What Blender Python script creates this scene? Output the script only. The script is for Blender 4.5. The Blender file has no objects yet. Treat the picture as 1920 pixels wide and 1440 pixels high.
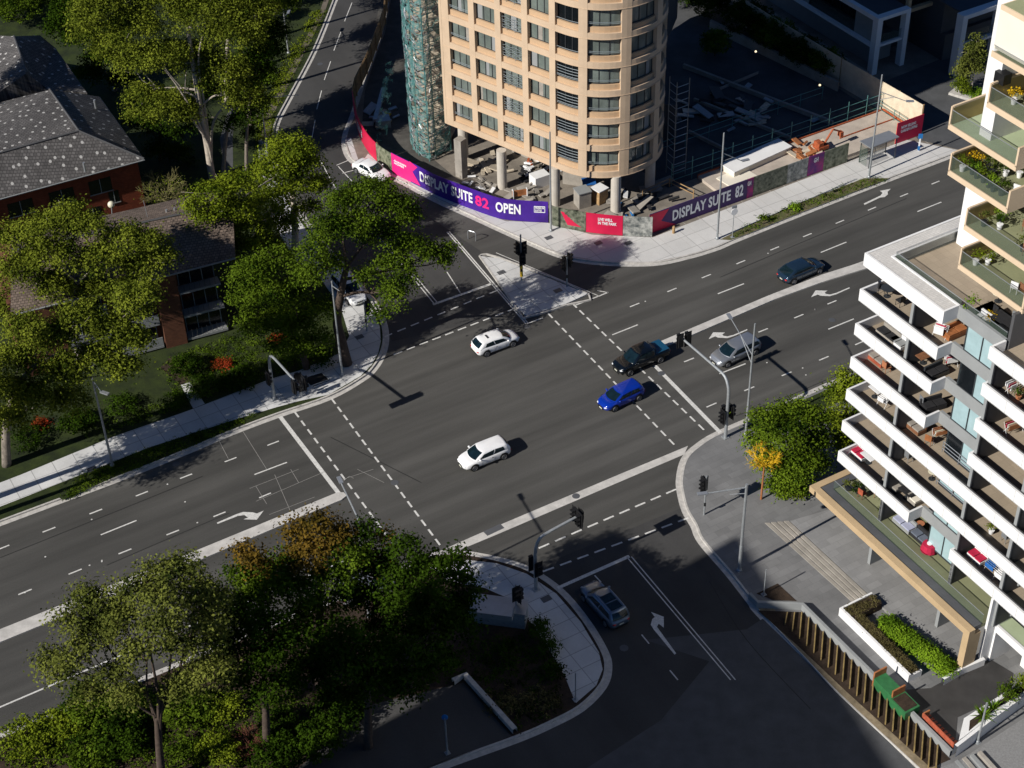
import bpy, bmesh, math, random
import numpy as np
from mathutils import Vector, Matrix
random.seed(7); rng = np.random.default_rng(7)
S = bpy.context.scene; COL = S.collection
R = math.radians; PI = math.pi

# ---------------------------------------------------------------- camera, sky, sun, exposure
H = 92.0; F = 3150.0
_d = np.array([1076-960., 4572-720., F]); _d /= np.linalg.norm(_d)
UP = -_d; FW = np.array([0, 0, 1.]) - UP*UP[2]; FW /= np.linalg.norm(FW)
RT = np.cross(FW, UP); RT = -RT if RT[0] < 0 else RT
cd = bpy.data.cameras.new('camera'); cam = bpy.data.objects.new('camera', cd); COL.objects.link(cam)
cd.sensor_width = 36; cd.lens = 36*F/1920; cd.clip_start = 1; cd.clip_end = 3000
cam.matrix_world = Matrix(((RT[0], -RT[1], -RT[2], 0), (FW[0], -FW[1], -FW[2], 0), (UP[0], -UP[1], -UP[2], H), (0, 0, 0, 1)))
S.camera = cam
S.cycles.diffuse_bounces = 2

SUN_EL, SUN_DIR = 33.0, 33.0        # light travels towards azimuth SUN_DIR in the ground plane
w = bpy.data.worlds.new('World'); S.world = w; w.use_nodes = True
nt = w.node_tree; nt.nodes.clear()
sky = nt.nodes.new('ShaderNodeTexSky'); sky.sky_type = 'NISHITA'; sky.sun_disc = False
sky.sun_elevation = R(SUN_EL); sky.sun_rotation = R(90-(SUN_DIR+180)); sky.air_density = 0.8; sky.dust_density = 0.0; sky.ozone_density = 10.0
bg = nt.nodes.new('ShaderNodeBackground'); bg.inputs[1].default_value = 0.05
wo = nt.nodes.new('ShaderNodeOutputWorld'); nt.links.new(sky.outputs[0], bg.inputs[0]); nt.links.new(bg.outputs[0], wo.inputs[0])
sl = bpy.data.lights.new('sun', 'SUN'); sl.energy = 5.0; sl.angle = R(0.5); sl.color = (1.0, 0.955, 0.885)
so = bpy.data.objects.new('sun', sl); COL.objects.link(so)
_l = Vector((math.cos(R(SUN_DIR))*math.cos(R(SUN_EL)), math.sin(R(SUN_DIR))*math.cos(R(SUN_EL)), -math.sin(R(SUN_EL))))
so.rotation_euler = (-_l).to_track_quat('Z', 'Y').to_euler(); so.location = (-60, 40, 120)
S.view_settings.view_transform = 'Standard'; S.view_settings.look = 'None'; S.view_settings.exposure = 0.2; S.view_settings.gamma = 1

# ---------------------------------------------------------------- measuring: picture point -> place on a level
def P(px, py, z=0.0):
    r = np.array([px-960., py-720., F]); t = (z-H)/np.dot(r, UP); p = r*t
    return Vector((p@RT, p@FW, z))
def V(base, px, py, d=0.0):
    """the point seen at (px,py) standing on the upright plane through base (+d metres deeper)"""
    r = np.array([px-960., py-720., F]); ry = r@FW; t = (base[1]+d)/ry; p = r*t
    return Vector((p@RT, base[1]+d, H+p@UP))
O = P(1572, 845, 7.8); UX = Vector((math.cos(R(-60.5)), math.sin(R(-60.5)), 0)); WX = Vector((-UX.y, UX.x, 0)); ZX = Vector((0, 0, 1))
def Q(u, w, z=0.0): return Vector((O.x, O.y, 0))+UX*u+WX*w+ZX*z

# ---------------------------------------------------------------- objects
ORG = {}
def _link(o, parent, org):
    COL.objects.link(o); ORG[o.name] = org
    if parent: o.parent = parent
def tag(o, label=None, cat=None, group=None, kind=None):
    if label: o['label'] = label
    if cat: o['category'] = cat
    if group: o['group'] = group
    if kind: o['kind'] = kind
    return o
def thing(name, label, cat, loc=(0, 0, 0), group=None, rz=0.0):
    o = bpy.data.objects.new(name, None); o.location = loc; o.rotation_euler = (0, 0, rz); o.empty_display_size = .3
    _link(o, None, Vector(loc)); return tag(o, label, cat, group)
class MB:
    def __init__(s): s.v = []; s.f = []; s.m = []
    def add(s, vs, fs, mi=0):
        b = len(s.v); s.v += [tuple(x) for x in vs]; s.f += [tuple(b+i for i in f) for f in fs]; s.m += [mi]*len(fs); return s
    def quad(s, a, b, c, d, mi=0): return s.add([a, b, c, d], [(0, 1, 2, 3)], mi)
    def obox(s, o, dx, dy, dz, mi=0):
        o = Vector(o); dx = Vector(dx); dy = Vector(dy); dz = Vector(dz)
        vs = [o, o+dx, o+dx+dy, o+dy]; vs += [x+dz for x in vs]
        if dx.cross(dy).dot(dz) < 0: fs = [(0, 1, 2, 3), (4, 7, 6, 5), (0, 4, 5, 1), (1, 5, 6, 2), (2, 6, 7, 3), (3, 7, 4, 0)]
        else: fs = [(0, 3, 2, 1), (4, 5, 6, 7), (0, 1, 5, 4), (1, 2, 6, 5), (2, 3, 7, 6), (3, 0, 4, 7)]
        return s.add(vs, fs, mi)
    def box(s, c, sx, sy, sz, rz=0.0, mi=0):      # c = centre of the base
        a = Vector((math.cos(rz), math.sin(rz), 0)); b = Vector((-a.y, a.x, 0))
        return s.obox(Vector(c)-a*sx/2-b*sy/2, a*sx, b*sy, (0, 0, sz), mi)
    def qbox(s, u0, u1, w0, w1, z0, z1, mi=0): return s.obox(Q(u0, w0, z0), UX*(u1-u0), WX*(w1-w0), ZX*(z1-z0), mi)
    def prism(s, poly, z0, z1, mi=0):
        poly = [Vector((p[0], p[1], 0)) for p in poly]; n = len(poly)
        A = sum(poly[i].x*poly[(i+1) % n].y-poly[(i+1) % n].x*poly[i].y for i in range(n))
        if A < 0: poly = poly[::-1]
        vs = [(p.x, p.y, z0) for p in poly]+[(p.x, p.y, z1) for p in poly]
        fs = [tuple(range(n))[::-1], tuple(range(n, 2*n))]+[(i, (i+1) % n, n+(i+1) % n, n+i) for i in range(n)]
        return s.add(vs, fs, mi)
    def sheet(s, poly, z, mi=0):
        poly = [Vector((p[0], p[1], 0)) for p in poly]; n = len(poly)
        A = sum(poly[i].x*poly[(i+1) % n].y-poly[(i+1) % n].x*poly[i].y for i in range(n))
        if A < 0: poly = poly[::-1]
        return s.add([(p.x, p.y, z) for p in poly], [tuple(range(n))], mi)
    def tube(s, a, b, r0, r1=None, n=8, mi=0, cap=True):
        r1 = r0 if r1 is None else r1; a = Vector(a); b = Vector(b); d = (b-a)
        if d.length < 1e-6: return s
        d.normalize(); x = d.orthogonal().normalized(); y = d.cross(x)
        ra = [a+(x*math.cos(2*PI*i/n)+y*math.sin(2*PI*i/n))*r0 for i in range(n)]
        rb = [b+(x*math.cos(2*PI*i/n)+y*math.sin(2*PI*i/n))*r1 for i in range(n)]
        fs = [(i, (i+1) % n, n+(i+1) % n, n+i) for i in range(n)]
        if cap: fs += [tuple(range(n))[::-1], tuple(range(n, 2*n))]
        return s.add(ra+rb, fs, mi)
    def pipe(s, pts, r, n=8, mi=0, r1=None):
        pts = [Vector(p) for p in pts]; m = len(pts); r1 = r if r1 is None else r1; rings = []
        d0 = (pts[1]-pts[0]).normalized(); x = d0.orthogonal().normalized()
        for i, p in enumerate(pts):
            d = (pts[min(i+1, m-1)]-pts[max(i-1, 0)]).normalized(); x = (x-d*x.dot(d)).normalized(); y = d.cross(x)
            rr = r+(r1-r)*i/(m-1); rings += [p+(x*math.cos(2*PI*k/n)+y*math.sin(2*PI*k/n))*rr for k in range(n)]
        fs = [(j*n+i, j*n+(i+1) % n, (j+1)*n+(i+1) % n, (j+1)*n+i) for j in range(m-1) for i in range(n)]
        fs += [tuple(range(n))[::-1], tuple(range((m-1)*n, m*n))]
        return s.add(rings, fs, mi)
    def lathe(s, c, prof, n=14, mi=0):
        c = Vector(c); m = len(prof); vs = [c+Vector((r*math.cos(2*PI*i/n), r*math.sin(2*PI*i/n), z)) for r, z in prof for i in range(n)]
        fs = [(j*n+i, j*n+(i+1) % n, (j+1)*n+(i+1) % n, (j+1)*n+i) for j in range(m-1) for i in range(n)]
        fs += [tuple(range(n))[::-1], tuple(range((m-1)*n, m*n))]
        return s.add(vs, fs, mi)
    def blob(s, c, rx, ry, rz, n=10, m=7, jit=0.0, mi=0):
        c = Vector(c); vs = [c+Vector((0, 0, -rz))]
        for j in range(1, m):
            t = -PI/2+PI*j/m
            for i in range(n):
                k = 1+random.uniform(-jit, jit); a = 2*PI*i/n
                vs.append(c+Vector((rx*math.cos(t)*math.cos(a)*k, ry*math.cos(t)*math.sin(a)*k, rz*math.sin(t)*k)))
        vs.append(c+Vector((0, 0, rz))); L = len(vs)-1
        fs = [(0, 1+(i+1) % n, 1+i) for i in range(n)]
        for j in range(m-2): fs += [(1+j*n+i, 1+j*n+(i+1) % n, 1+(j+1)*n+(i+1) % n, 1+(j+1)*n+i) for i in range(n)]
        fs += [(L, 1+(m-2)*n+i, 1+(m-2)*n+(i+1) % n) for i in range(n)]
        return s.add(vs, fs, mi)
    def build(s, name, mats, parent=None, org=None, smooth=False, local=False):
        """local=True: the coordinates are already the parent's own; otherwise they are the world's"""
        me = bpy.data.meshes.new(name)
        if org is None: org = ORG[parent.name] if parent else Vector((0, 0, 0))
        if local: org = Vector((0, 0, 0))
        o3 = np.array(org); vv = np.array(s.v, float)-o3
        me.from_pydata(vv.tolist(), [], s.f)
        for m in (mats if isinstance(mats, (list, tuple)) else [mats]): me.materials.append(m)
        if any(s.m): me.polygons.foreach_set('material_index', s.m)
        if smooth: me.polygons.foreach_set('use_smooth', [True]*len(s.f))
        me.update(); o = bpy.data.objects.new(name, me)
        if parent: _link(o, parent, ORG[parent.name] if not local else Vector((0, 0, 0)))
        else: o.location = org; _link(o, None, Vector(org))
        return o
def copy_tree(o, parent=None):
    c = o.copy(); COL.objects.link(c); c.parent = parent; ORG[c.name] = ORG.get(o.name, Vector((0, 0, 0)))
    for ch in list(o.children): copy_tree(ch, c)
    return c
def struct(name, mb, mats, z=0):
    return tag(mb.build(name, mats), kind='structure')

# ---------------------------------------------------------------- materials
def N(m, t, **k):
    n = m.node_tree.nodes.new(t)
    for a, b in k.items(): setattr(n, a, b)
    return n
def mat(name, col, rough=.7, var=.15, scale=1.5, bump=0.0, bscale=30, metal=0.0, spec=.35, coat=0.0, var2=None, stretch=None, rot=0.0, alpha=None, trans=0.0, emit=None, fine=0.0):
    m = bpy.data.materials.new(name); m.use_nodes = True; T = m.node_tree; L = T.links; b = T.nodes['Principled BSDF']
    b.inputs['Roughness'].default_value = rough; b.inputs['Metallic'].default_value = metal
    b.inputs['Specular IOR Level'].default_value = spec; b.inputs['Coat Weight'].default_value = coat; b.inputs['Coat Roughness'].default_value = .05
    tc = N(m, 'ShaderNodeTexCoord'); mp = N(m, 'ShaderNodeMapping'); g = N(m, 'ShaderNodeNewGeometry')
    mp0 = N(m, 'ShaderNodeMapping'); L.new(g.outputs['Position'], mp0.inputs[0]); mp0.inputs['Rotation'].default_value = (0, 0, rot); L.new(mp0.outputs[0], mp.inputs[0])
    if stretch: mp.inputs['Scale'].default_value = stretch
    if name.startswith('car '): L.new(tc.outputs['Object'], mp.inputs[0])
    n = N(m, 'ShaderNodeTexNoise'); n.inputs['Scale'].default_value = scale; n.inputs['Detail'].default_value = 6; n.inputs['Roughness'].default_value = .6
    L.new(mp.outputs[0], n.inputs['Vector'])
    r = N(m, 'ShaderNodeValToRGB'); r.color_ramp.elements[0].position = .3; r.color_ramp.elements[1].position = .7
    c2 = var2 or [min(1, c*(1+var)) for c in col]; c1 = [c*(1-var) for c in col] if not var2 else col
    r.color_ramp.elements[0].color = (*c1, 1); r.color_ramp.elements[1].color = (*c2, 1); L.new(n.outputs[0], r.inputs[0])
    src = r.outputs[0]
    if fine:
        f = N(m, 'ShaderNodeTexNoise'); f.inputs['Scale'].default_value = 9; f.inputs['Detail'].default_value = 8; f.inputs['Roughness'].default_value = .75; L.new(g.outputs['Position'], f.inputs['Vector'])
        rr = N(m, 'ShaderNodeMapRange'); rr.inputs[1].default_value = .3; rr.inputs[2].default_value = .7; rr.inputs[3].default_value = 1-fine; rr.inputs[4].default_value = 1+fine; L.new(f.outputs[0], rr.inputs[0])
        mx = N(m, 'ShaderNodeVectorMath', operation='SCALE'); L.new(src, mx.inputs[0]); L.new(rr.outputs[0], mx.inputs['Scale']); src = mx.outputs[0]
    L.new(src, b.inputs['Base Color'])
    if bump:
        n2 = N(m, 'ShaderNodeTexNoise'); n2.inputs['Scale'].default_value = bscale; n2.inputs['Detail'].default_value = 4; L.new(g.outputs['Position'], n2.inputs['Vector'])
        bp = N(m, 'ShaderNodeBump'); bp.inputs['Strength'].default_value = bump; bp.inputs['Distance'].default_value = .03; L.new(n2.outputs[0], bp.inputs['Height']); L.new(bp.outputs[0], b.inputs['Normal'])
    if alpha is not None: b.inputs['Alpha'].default_value = alpha
    if trans: b.inputs['Transmission Weight'].default_value = trans
    if emit: b.inputs['Emission Color'].default_value = (*emit, 1); b.inputs['Emission Strength'].default_value = 1.0
    return m
def streaks(m, amt, along, across, scale=1.0):
    """wheel-polished bands and worn patches: a second, strongly stretched noise multiplied into the colour"""
    T = m.node_tree; L = T.links; b = T.nodes['Principled BSDF']
    for (sx, sy, sc, a) in ((along, across, scale, amt), (.05, .05, 1.0, amt*.9)):
        src = b.inputs['Base Color'].links[0].from_socket; g = N(m, 'ShaderNodeNewGeometry'); r0 = N(m, 'ShaderNodeMapping'); r0.inputs['Rotation'].default_value = (0, 0, RW); L.new(g.outputs['Position'], r0.inputs[0])
        mp = N(m, 'ShaderNodeMapping'); mp.inputs['Scale'].default_value = (sx, sy, 0); L.new(r0.outputs[0], mp.inputs[0])
        n = N(m, 'ShaderNodeTexNoise'); n.inputs['Scale'].default_value = sc; n.inputs['Detail'].default_value = 3; n.inputs['Distortion'].default_value = .3; L.new(mp.outputs[0], n.inputs['Vector'])
        rr = N(m, 'ShaderNodeMapRange'); rr.inputs[1].default_value = .35; rr.inputs[2].default_value = .65; rr.inputs[3].default_value = 1-a; rr.inputs[4].default_value = 1+a; L.new(n.outputs[0], rr.inputs[0])
        mx = N(m, 'ShaderNodeVectorMath', operation='SCALE'); L.new(src, mx.inputs[0]); L.new(rr.outputs[0], mx.inputs['Scale']); L.new(mx.outputs[0], b.inputs['Base Color'])
    return m
def slabs(name, col, su, sw, rot, joint=.7, gap=.012, var=.1, rough=.8, off=.5, bump=.2, spread=.15):
    """paving, bricks or tiles: a brick pattern on the ground plane, turned by rot"""
    m = mat(name, col, rough=rough, var=var, scale=.4, fine=.08); T = m.node_tree; L = T.links; b = T.nodes['Principled BSDF']
    src = b.inputs['Base Color'].links[0].from_socket
    g = N(m, 'ShaderNodeNewGeometry'); mp = N(m, 'ShaderNodeMapping'); mp.inputs['Rotation'].default_value = (0, 0, rot); L.new(g.outputs['Position'], mp.inputs[0])
    k = N(m, 'ShaderNodeTexBrick'); k.offset = off; k.inputs['Scale'].default_value = 1; k.inputs['Brick Width'].default_value = su; k.inputs['Row Height'].default_value = sw
    k.inputs['Mortar Size'].default_value = gap; k.inputs['Color1'].default_value = (1-spread,)*3+(1,); k.inputs['Color2'].default_value = (1+spread*.4,)*3+(1,); k.inputs['Mortar'].default_value = (joint,)*3+(1,)
    L.new(mp.outputs[0], k.inputs['Vector'])
    mx = N(m, 'ShaderNodeMix', data_type='RGBA', blend_type='MULTIPLY'); mx.inputs[0].default_value = 1; L.new(src, mx.inputs[6]); L.new(k.outputs[0], mx.inputs[7]); L.new(mx.outputs[2], b.inputs['Base Color'])
    return m
RW = -math.atan2(WX.y, WX.x)       # turns world axes so that x runs along the main road
M = {}
M['asphalt'] = mat('asphalt', (.066, .064, .059), .85, var=.26, scale=1.0, stretch=(.045, .36, 1), rot=RW, bump=.35, bscale=60, fine=.14)
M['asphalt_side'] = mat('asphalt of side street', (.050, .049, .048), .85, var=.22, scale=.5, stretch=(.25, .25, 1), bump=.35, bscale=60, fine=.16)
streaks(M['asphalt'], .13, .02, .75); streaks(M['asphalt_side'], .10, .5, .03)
M['drive'] = mat('driveway asphalt', (.075, .077, .08), .85, var=.18, scale=.7, bump=.3, bscale=50, fine=.1)
M['concrete'] = slabs('footpath concrete', (.56, .56, .55), 1.8, 1.5, RW, joint=.55, gap=.035, off=0, var=.12, spread=.1)
M['kerb'] = mat('kerb concrete', (.46, .44, .41), .85, var=.2, scale=2.5, bump=.2, fine=.12)
M['kerb_tan'] = mat('sandy kerb', (.22, .175, .11), .9, var=.35, scale=1.5, bump=.3, fine=.15)
M['median'] = mat('median concrete', (.50, .48, .45), .85, var=.18, scale=1.2, fine=.1)
M['paint'] = mat('road paint', (.60, .59, .56), .6, var=.14, scale=3, fine=.32)
M['pavers'] = slabs('plaza pavers', (.175, .175, .175), 1.2, .6, RW, joint=.78, gap=.014, var=.15, spread=.14)
M['grass'] = mat('grass', (.008, .014, .003), .95, var=.5, scale=.7, var2=(.032, .048, .006), bump=1, bscale=20, fine=.3)  # near-black tone: tree shade over the lawn is put into the colour
M['verge'] = mat('verge grass and bare soil', (.16, .12, .075), .95, scale=1.1, var2=(.06, .085, .016), bump=1, bscale=20, fine=.3)
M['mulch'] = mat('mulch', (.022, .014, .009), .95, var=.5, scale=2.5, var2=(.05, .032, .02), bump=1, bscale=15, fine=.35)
M['sitefloor'] = mat('site concrete', (.20, .175, .145), .9, var=.3, scale=.5, bump=.4, bscale=12, fine=.2)
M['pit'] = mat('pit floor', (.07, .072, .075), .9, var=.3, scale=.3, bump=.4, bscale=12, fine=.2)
M['soil'] = mat('soil', (.05, .042, .03), .95, var=.4, scale=.3, bump=.5, fine=.3)
M['white'] = mat('white render', (.74, .735, .725), .6, var=.05, scale=.9, stretch=(1, 1, .25), fine=.03)
M['grey'] = mat('grey render', (.26, .27, .27), .7, var=.06, scale=.8, fine=.03)
M['dgrey'] = mat('charcoal render', (.075, .075, .078), .7, var=.1, scale=.8)
M['roofdark'] = mat('dark roof sheet', (.085, .088, .095), .55, var=.12, scale=.8)
M['tan'] = mat('tan cladding', (.46, .335, .195), .55, var=.08, scale=.8, fine=.05)
M['cream'] = mat('cream band', (.62, .48, .33), .6, var=.05, scale=.8)
M['gold'] = mat('gold screen', (.36, .26, .10), .4, var=.12, scale=.5)
M['offwhite'] = mat('ivory render', (.72, .67, .57), .6, var=.03, scale=.8)
M['balfloor'] = slabs('balcony tiles', (.33, .27, .20), .6, .6, RW, joint=.8, gap=.012, off=0, var=.08, spread=.08)
M['turf'] = mat('green balcony surface', (.23, .24, .135), .8, var=.1, scale=.7, fine=.06)
M['mint'] = mat('pale green terrace surface', (.36, .42, .27), .7, var=.08, scale=.7, fine=.04)
M['brickledge'] = slabs('ledge tiles', (.58, .56, .53), .5, .16, RW, joint=.75, gap=.016, var=.06, spread=.1)
M['glassg'] = mat('green balustrade glass', (.10, .14, .11), .05, var=.05, alpha=.2, spec=.6)
M['window'] = mat('window glass', (.13, .155, .14), .06, var=.35, scale=.5, spec=.8)
M['windowdark'] = mat('dark window opening', (.006, .008, .010), .15, var=.3, scale=.8, spec=.5)
M['curtain'] = mat('door glass with pale blind', (.33, .46, .48), .12, var=.12, scale=.9, spec=.6)
M['frame'] = mat('dark window frame', (.05, .055, .06), .4, var=.1, metal=.3)
M['alu'] = mat('aluminium', (.42, .44, .46), .35, var=.08, metal=.6)
M['galv'] = mat('galvanised steel', (.36, .38, .39), .5, var=.15, scale=4, metal=.5)
M['black'] = mat('black housing', (.012, .012, .013), .45, var=.2)
M['yellow'] = mat('yellow paint', (.65, .42, .02), .5, var=.1)
M['stone'] = mat('tower precast panel', (.54, .405, .28), .75, var=.08, scale=.7, fine=.03, bump=.05)
M['panel'] = mat('tower spandrel panel', (.50, .34, .205), .75, var=.06, scale=.7, fine=.04)
M['column'] = mat('tower column', (.50, .46, .40), .7, var=.08, scale=1.5, fine=.05)
M['slab'] = mat('raw concrete', (.30, .275, .24), .85, var=.2, scale=.9, bump=.2, fine=.12)
M['teal'] = mat('teal scaffold tube', (.10, .26, .25), .5, var=.3, scale=3, metal=.3)
M['plank'] = mat('pale planks', (.50, .43, .33), .8, var=.25, scale=4)
M['timber'] = mat('timber', (.36, .23, .11), .8, var=.3, scale=3)
M['ply'] = mat('plywood boards', (.62, .53, .40), .8, var=.15, scale=1.2, fine=.1)  # one plywood colour for every fence run
M['bark'] = mat('grey bark', (.20, .17, .14), .9, var=.35, scale=3, bump=.6, bscale=12)
M['barkpale'] = mat('pale gum bark', (.40, .35, .29), .85, var=.3, scale=2.5, bump=.4, bscale=10)
M['barkdark'] = mat('dark bark', (.07, .05, .038), .9, var=.35, scale=3, bump=.6, bscale=12)
M['brick'] = None
M['purple'] = mat('purple banner', (.05, .012, .24), .5, var=.4, scale=.35)
M['purpledark'] = mat('dark purple banner', (.045, .018, .11), .5, var=.3, scale=.35)
M['pink'] = mat('pink banner', (.72, .015, .17), .5, var=.1, scale=.5)
M['red'] = mat('crimson banner', (.55, .012, .06), .5, var=.1, scale=.5)
M['magenta'] = mat('magenta', (.75, .02, .20), .5, var=.08)
M['letter'] = mat('white lettering', (.80, .80, .82), .5, var=.03)
M['orange'] = mat('orange paint', (.34, .13, .05), .5, var=.25, scale=2)
M['rust'] = mat('rusty red steel', (.33, .08, .03), .7, var=.4, scale=3)
M['whitepl'] = mat('white plastic', (.75, .75, .75), .5, var=.06)
M['blackcl'] = mat('dark cloth', (.02, .02, .022), .8, var=.3, scale=5)
M['redcl'] = mat('red cloth', (.42, .012, .05), .8, var=.15, scale=5)
M['bluecl'] = mat('blue cloth', (.015, .11, .36), .8, var=.15, scale=5)
M['wood'] = mat('brown wood', (.20, .09, .045), .6, var=.3, scale=6)
M['terracotta'] = mat('terracotta', (.38, .15, .07), .8, var=.15, scale=4)
M['greenpaint'] = mat('green paint', (.03, .14, .05), .5, var=.2, scale=3)
M['benchred'] = mat('weathered red timber', (.34, .08, .04), .7, var=.35, scale=4)
M['rail'] = mat('dull grey blue rails', (.20, .24, .26), .5, var=.1)
M['ivory'] = mat('lamp cover', (.7, .66, .5), .4, var=.05)
M['bluesign'] = mat('blue sign', (.02, .16, .42), .4, var=.05)
def brick_wall(name, col):
    m = mat(name, col, .85, var=.18, scale=.8, fine=.08); T = m.node_tree; L = T.links; b = T.nodes['Principled BSDF']; src = b.inputs['Base Color'].links[0].from_socket
    g = N(m, 'ShaderNodeNewGeometry'); sp = N(m, 'ShaderNodeSeparateXYZ'); L.new(g.outputs['Position'], sp.inputs[0]); ad = N(m, 'ShaderNodeMath'); L.new(sp.outputs[0], ad.inputs[0]); L.new(sp.outputs[1], ad.inputs[1])
    cb = N(m, 'ShaderNodeCombineXYZ'); L.new(ad.outputs[0], cb.inputs[0]); L.new(sp.outputs[2], cb.inputs[1])
    k = N(m, 'ShaderNodeTexBrick'); k.inputs['Scale'].default_value = 1; k.inputs['Brick Width'].default_value = .35; k.inputs['Row Height'].default_value = .12; k.inputs['Mortar Size'].default_value = .01
    k.inputs['Color1'].default_value = (.75, .75, .75, 1); k.inputs['Color2'].default_value = (1.15, 1.15, 1.15, 1); k.inputs['Mortar'].default_value = (.9, .9, .9, 1); L.new(cb.outputs[0], k.inputs['Vector'])
    mx = N(m, 'ShaderNodeMix', data_type='RGBA', blend_type='MULTIPLY'); mx.inputs[0].default_value = 1; L.new(src, mx.inputs[6]); L.new(k.outputs[0], mx.inputs[7]); L.new(mx.outputs[2], b.inputs['Base Color'])
    return m
M['brick'] = brick_wall('red brick', (.20, .045, .02))
M['brickbrown'] = brick_wall('brown brick', (.13, .052, .028))
def tile_roof(name, col, rot, spots):
    m = slabs(name, col, .32, .28, rot, joint=.35, gap=.03, var=.2, spread=.35); T = m.node_tree; L = T.links; b = T.nodes['Principled BSDF']
    if spots:
        src = b.inputs['Base Color'].links[0].from_socket; g = N(m, 'ShaderNodeNewGeometry'); mp = N(m, 'ShaderNodeMapping'); mp.inputs['Scale'].default_value = (1, 1, 0); L.new(g.outputs['Position'], mp.inputs[0])
        v = N(m, 'ShaderNodeTexVoronoi'); v.voronoi_dimensions = '2D'; v.inputs['Scale'].default_value = .85; v.inputs['Randomness'].default_value = .8; L.new(mp.outputs[0], v.inputs['Vector'])
        c = N(m, 'ShaderNodeMath', operation='LESS_THAN'); c.inputs[1].default_value = .118; L.new(v.outputs['Distance'], c.inputs[0])
        mx = N(m, 'ShaderNodeMix', data_type='RGBA'); L.new(c.outputs[0], mx.inputs[0]); L.new(src, mx.inputs[6]); mx.inputs[7].default_value = (.42, .41, .39, 1); L.new(mx.outputs[2], b.inputs['Base Color'])
    return m
M['roofgrey'] = tile_roof('grey tiles with pale patches', (.115, .108, .105), R(-15), True)
M['roofbrown'] = tile_roof('brown roof tiles', (.165, .125, .10), R(-15), False)
def netting():
    m = mat('teal debris netting', (.04, .16, .16), .8, var=.5, scale=1.5, var2=(.18, .34, .33)); T = m.node_tree; L = T.links; b = T.nodes['Principled BSDF']
    g = N(m, 'ShaderNodeNewGeometry'); n = N(m, 'ShaderNodeTexNoise'); n.inputs['Scale'].default_value = 1.6; n.inputs['Detail'].default_value = 5; L.new(g.outputs['Position'], n.inputs['Vector'])
    c = N(m, 'ShaderNodeMapRange'); c.inputs[1].default_value = .46; c.inputs[2].default_value = .58; c.inputs[3].default_value = .0; c.inputs[4].default_value = .7; L.new(n.outputs[0], c.inputs[0]); L.new(c.outputs[0], b.inputs['Alpha'])
    return m
M['net'] = netting()
def leafmat(name, dark, light, tr=.2, nscale=.55):
    m = bpy.data.materials.new(name); m.use_nodes = True; T = m.node_tree; L = T.links; T.nodes.clear()
    g = N(m, 'ShaderNodeNewGeometry'); n = N(m, 'ShaderNodeTexNoise'); n.inputs['Scale'].default_value = nscale; n.inputs['Detail'].default_value = 3; L.new(g.outputs['Position'], n.inputs['Vector'])
    at = N(m, 'ShaderNodeAttribute'); at.attribute_name = 'rnd'
    ad = N(m, 'ShaderNodeMath', operation='MULTIPLY_ADD'); L.new(at.outputs['Fac'], ad.inputs[0]); ad.inputs[1].default_value = .30; L.new(n.outputs[0], ad.inputs[2])
    r = N(m, 'ShaderNodeValToRGB'); r.color_ramp.elements[0].position = .40; r.color_ramp.elements[1].position = .82
    r.color_ramp.elements[0].color = (*dark, 1); r.color_ramp.elements[1].color = (*light, 1); L.new(ad.outputs[0], r.inputs[0])
    d = N(m, 'ShaderNodeBsdfDiffuse'); t = N(m, 'ShaderNodeBsdfTranslucent'); gl = N(m, 'ShaderNodeBsdfGlossy'); gl.inputs['Roughness'].default_value = .45; gl.inputs[0].default_value = (.6, .6, .6, 1)
    x = N(m, 'ShaderNodeMixShader'); x.inputs[0].default_value = tr; y = N(m, 'ShaderNodeMixShader'); y.inputs[0].default_value = .0; o = N(m, 'ShaderNodeOutputMaterial')
    L.new(r.outputs[0], d.inputs[0]); L.new(r.outputs[0], t.inputs[0]); L.new(d.outputs[0], x.inputs[1]); L.new(t.outputs[0], x.inputs[2]); L.new(x.outputs[0], y.inputs[1]); L.new(gl.outputs[0], y.inputs[2]); L.new(y.outputs[0], o.inputs[0])
    return m
M['leaf_gum'] = leafmat('gum leaves', (.022, .04, .005), (.20, .235, .026))
M['leaf_bright'] = leafmat('bright leaves', (.025, .05, .005), (.20, .25, .018))
M['leaf_green'] = leafmat('green leaves', (.009, .026, .003), (.115, .175, .014))
M['leaf_dark'] = leafmat('dark and shade-toned leaves', (.004, .012, .002), (.045, .085, .007))  # also carries missing shade of garden shrubs and lower trees in its colour
M['leaf_olive'] = leafmat('olive leaves', (.022, .035, .008), (.18, .20, .04))
M['leaf_brown'] = leafmat('rusty leaves', (.03, .03, .006), (.17, .105, .018))
M['leaf_corner'] = leafmat('corner tree leaves', (.014, .035, .004), (.15, .22, .016))
M['leaf_hedge'] = leafmat('hedge leaves', (.06, .12, .008), (.20, .32, .02))
M['leaf_gold'] = leafmat('golden twigs', (.35, .22, .01), (.65, .42, .02))
M['leaf_dry'] = leafmat('dry groundcover', (.06, .05, .02), (.14, .12, .05))
M['leaf_red'] = leafmat('red flowers', (.03, .03, .005), (.38, .05, .02))
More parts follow.
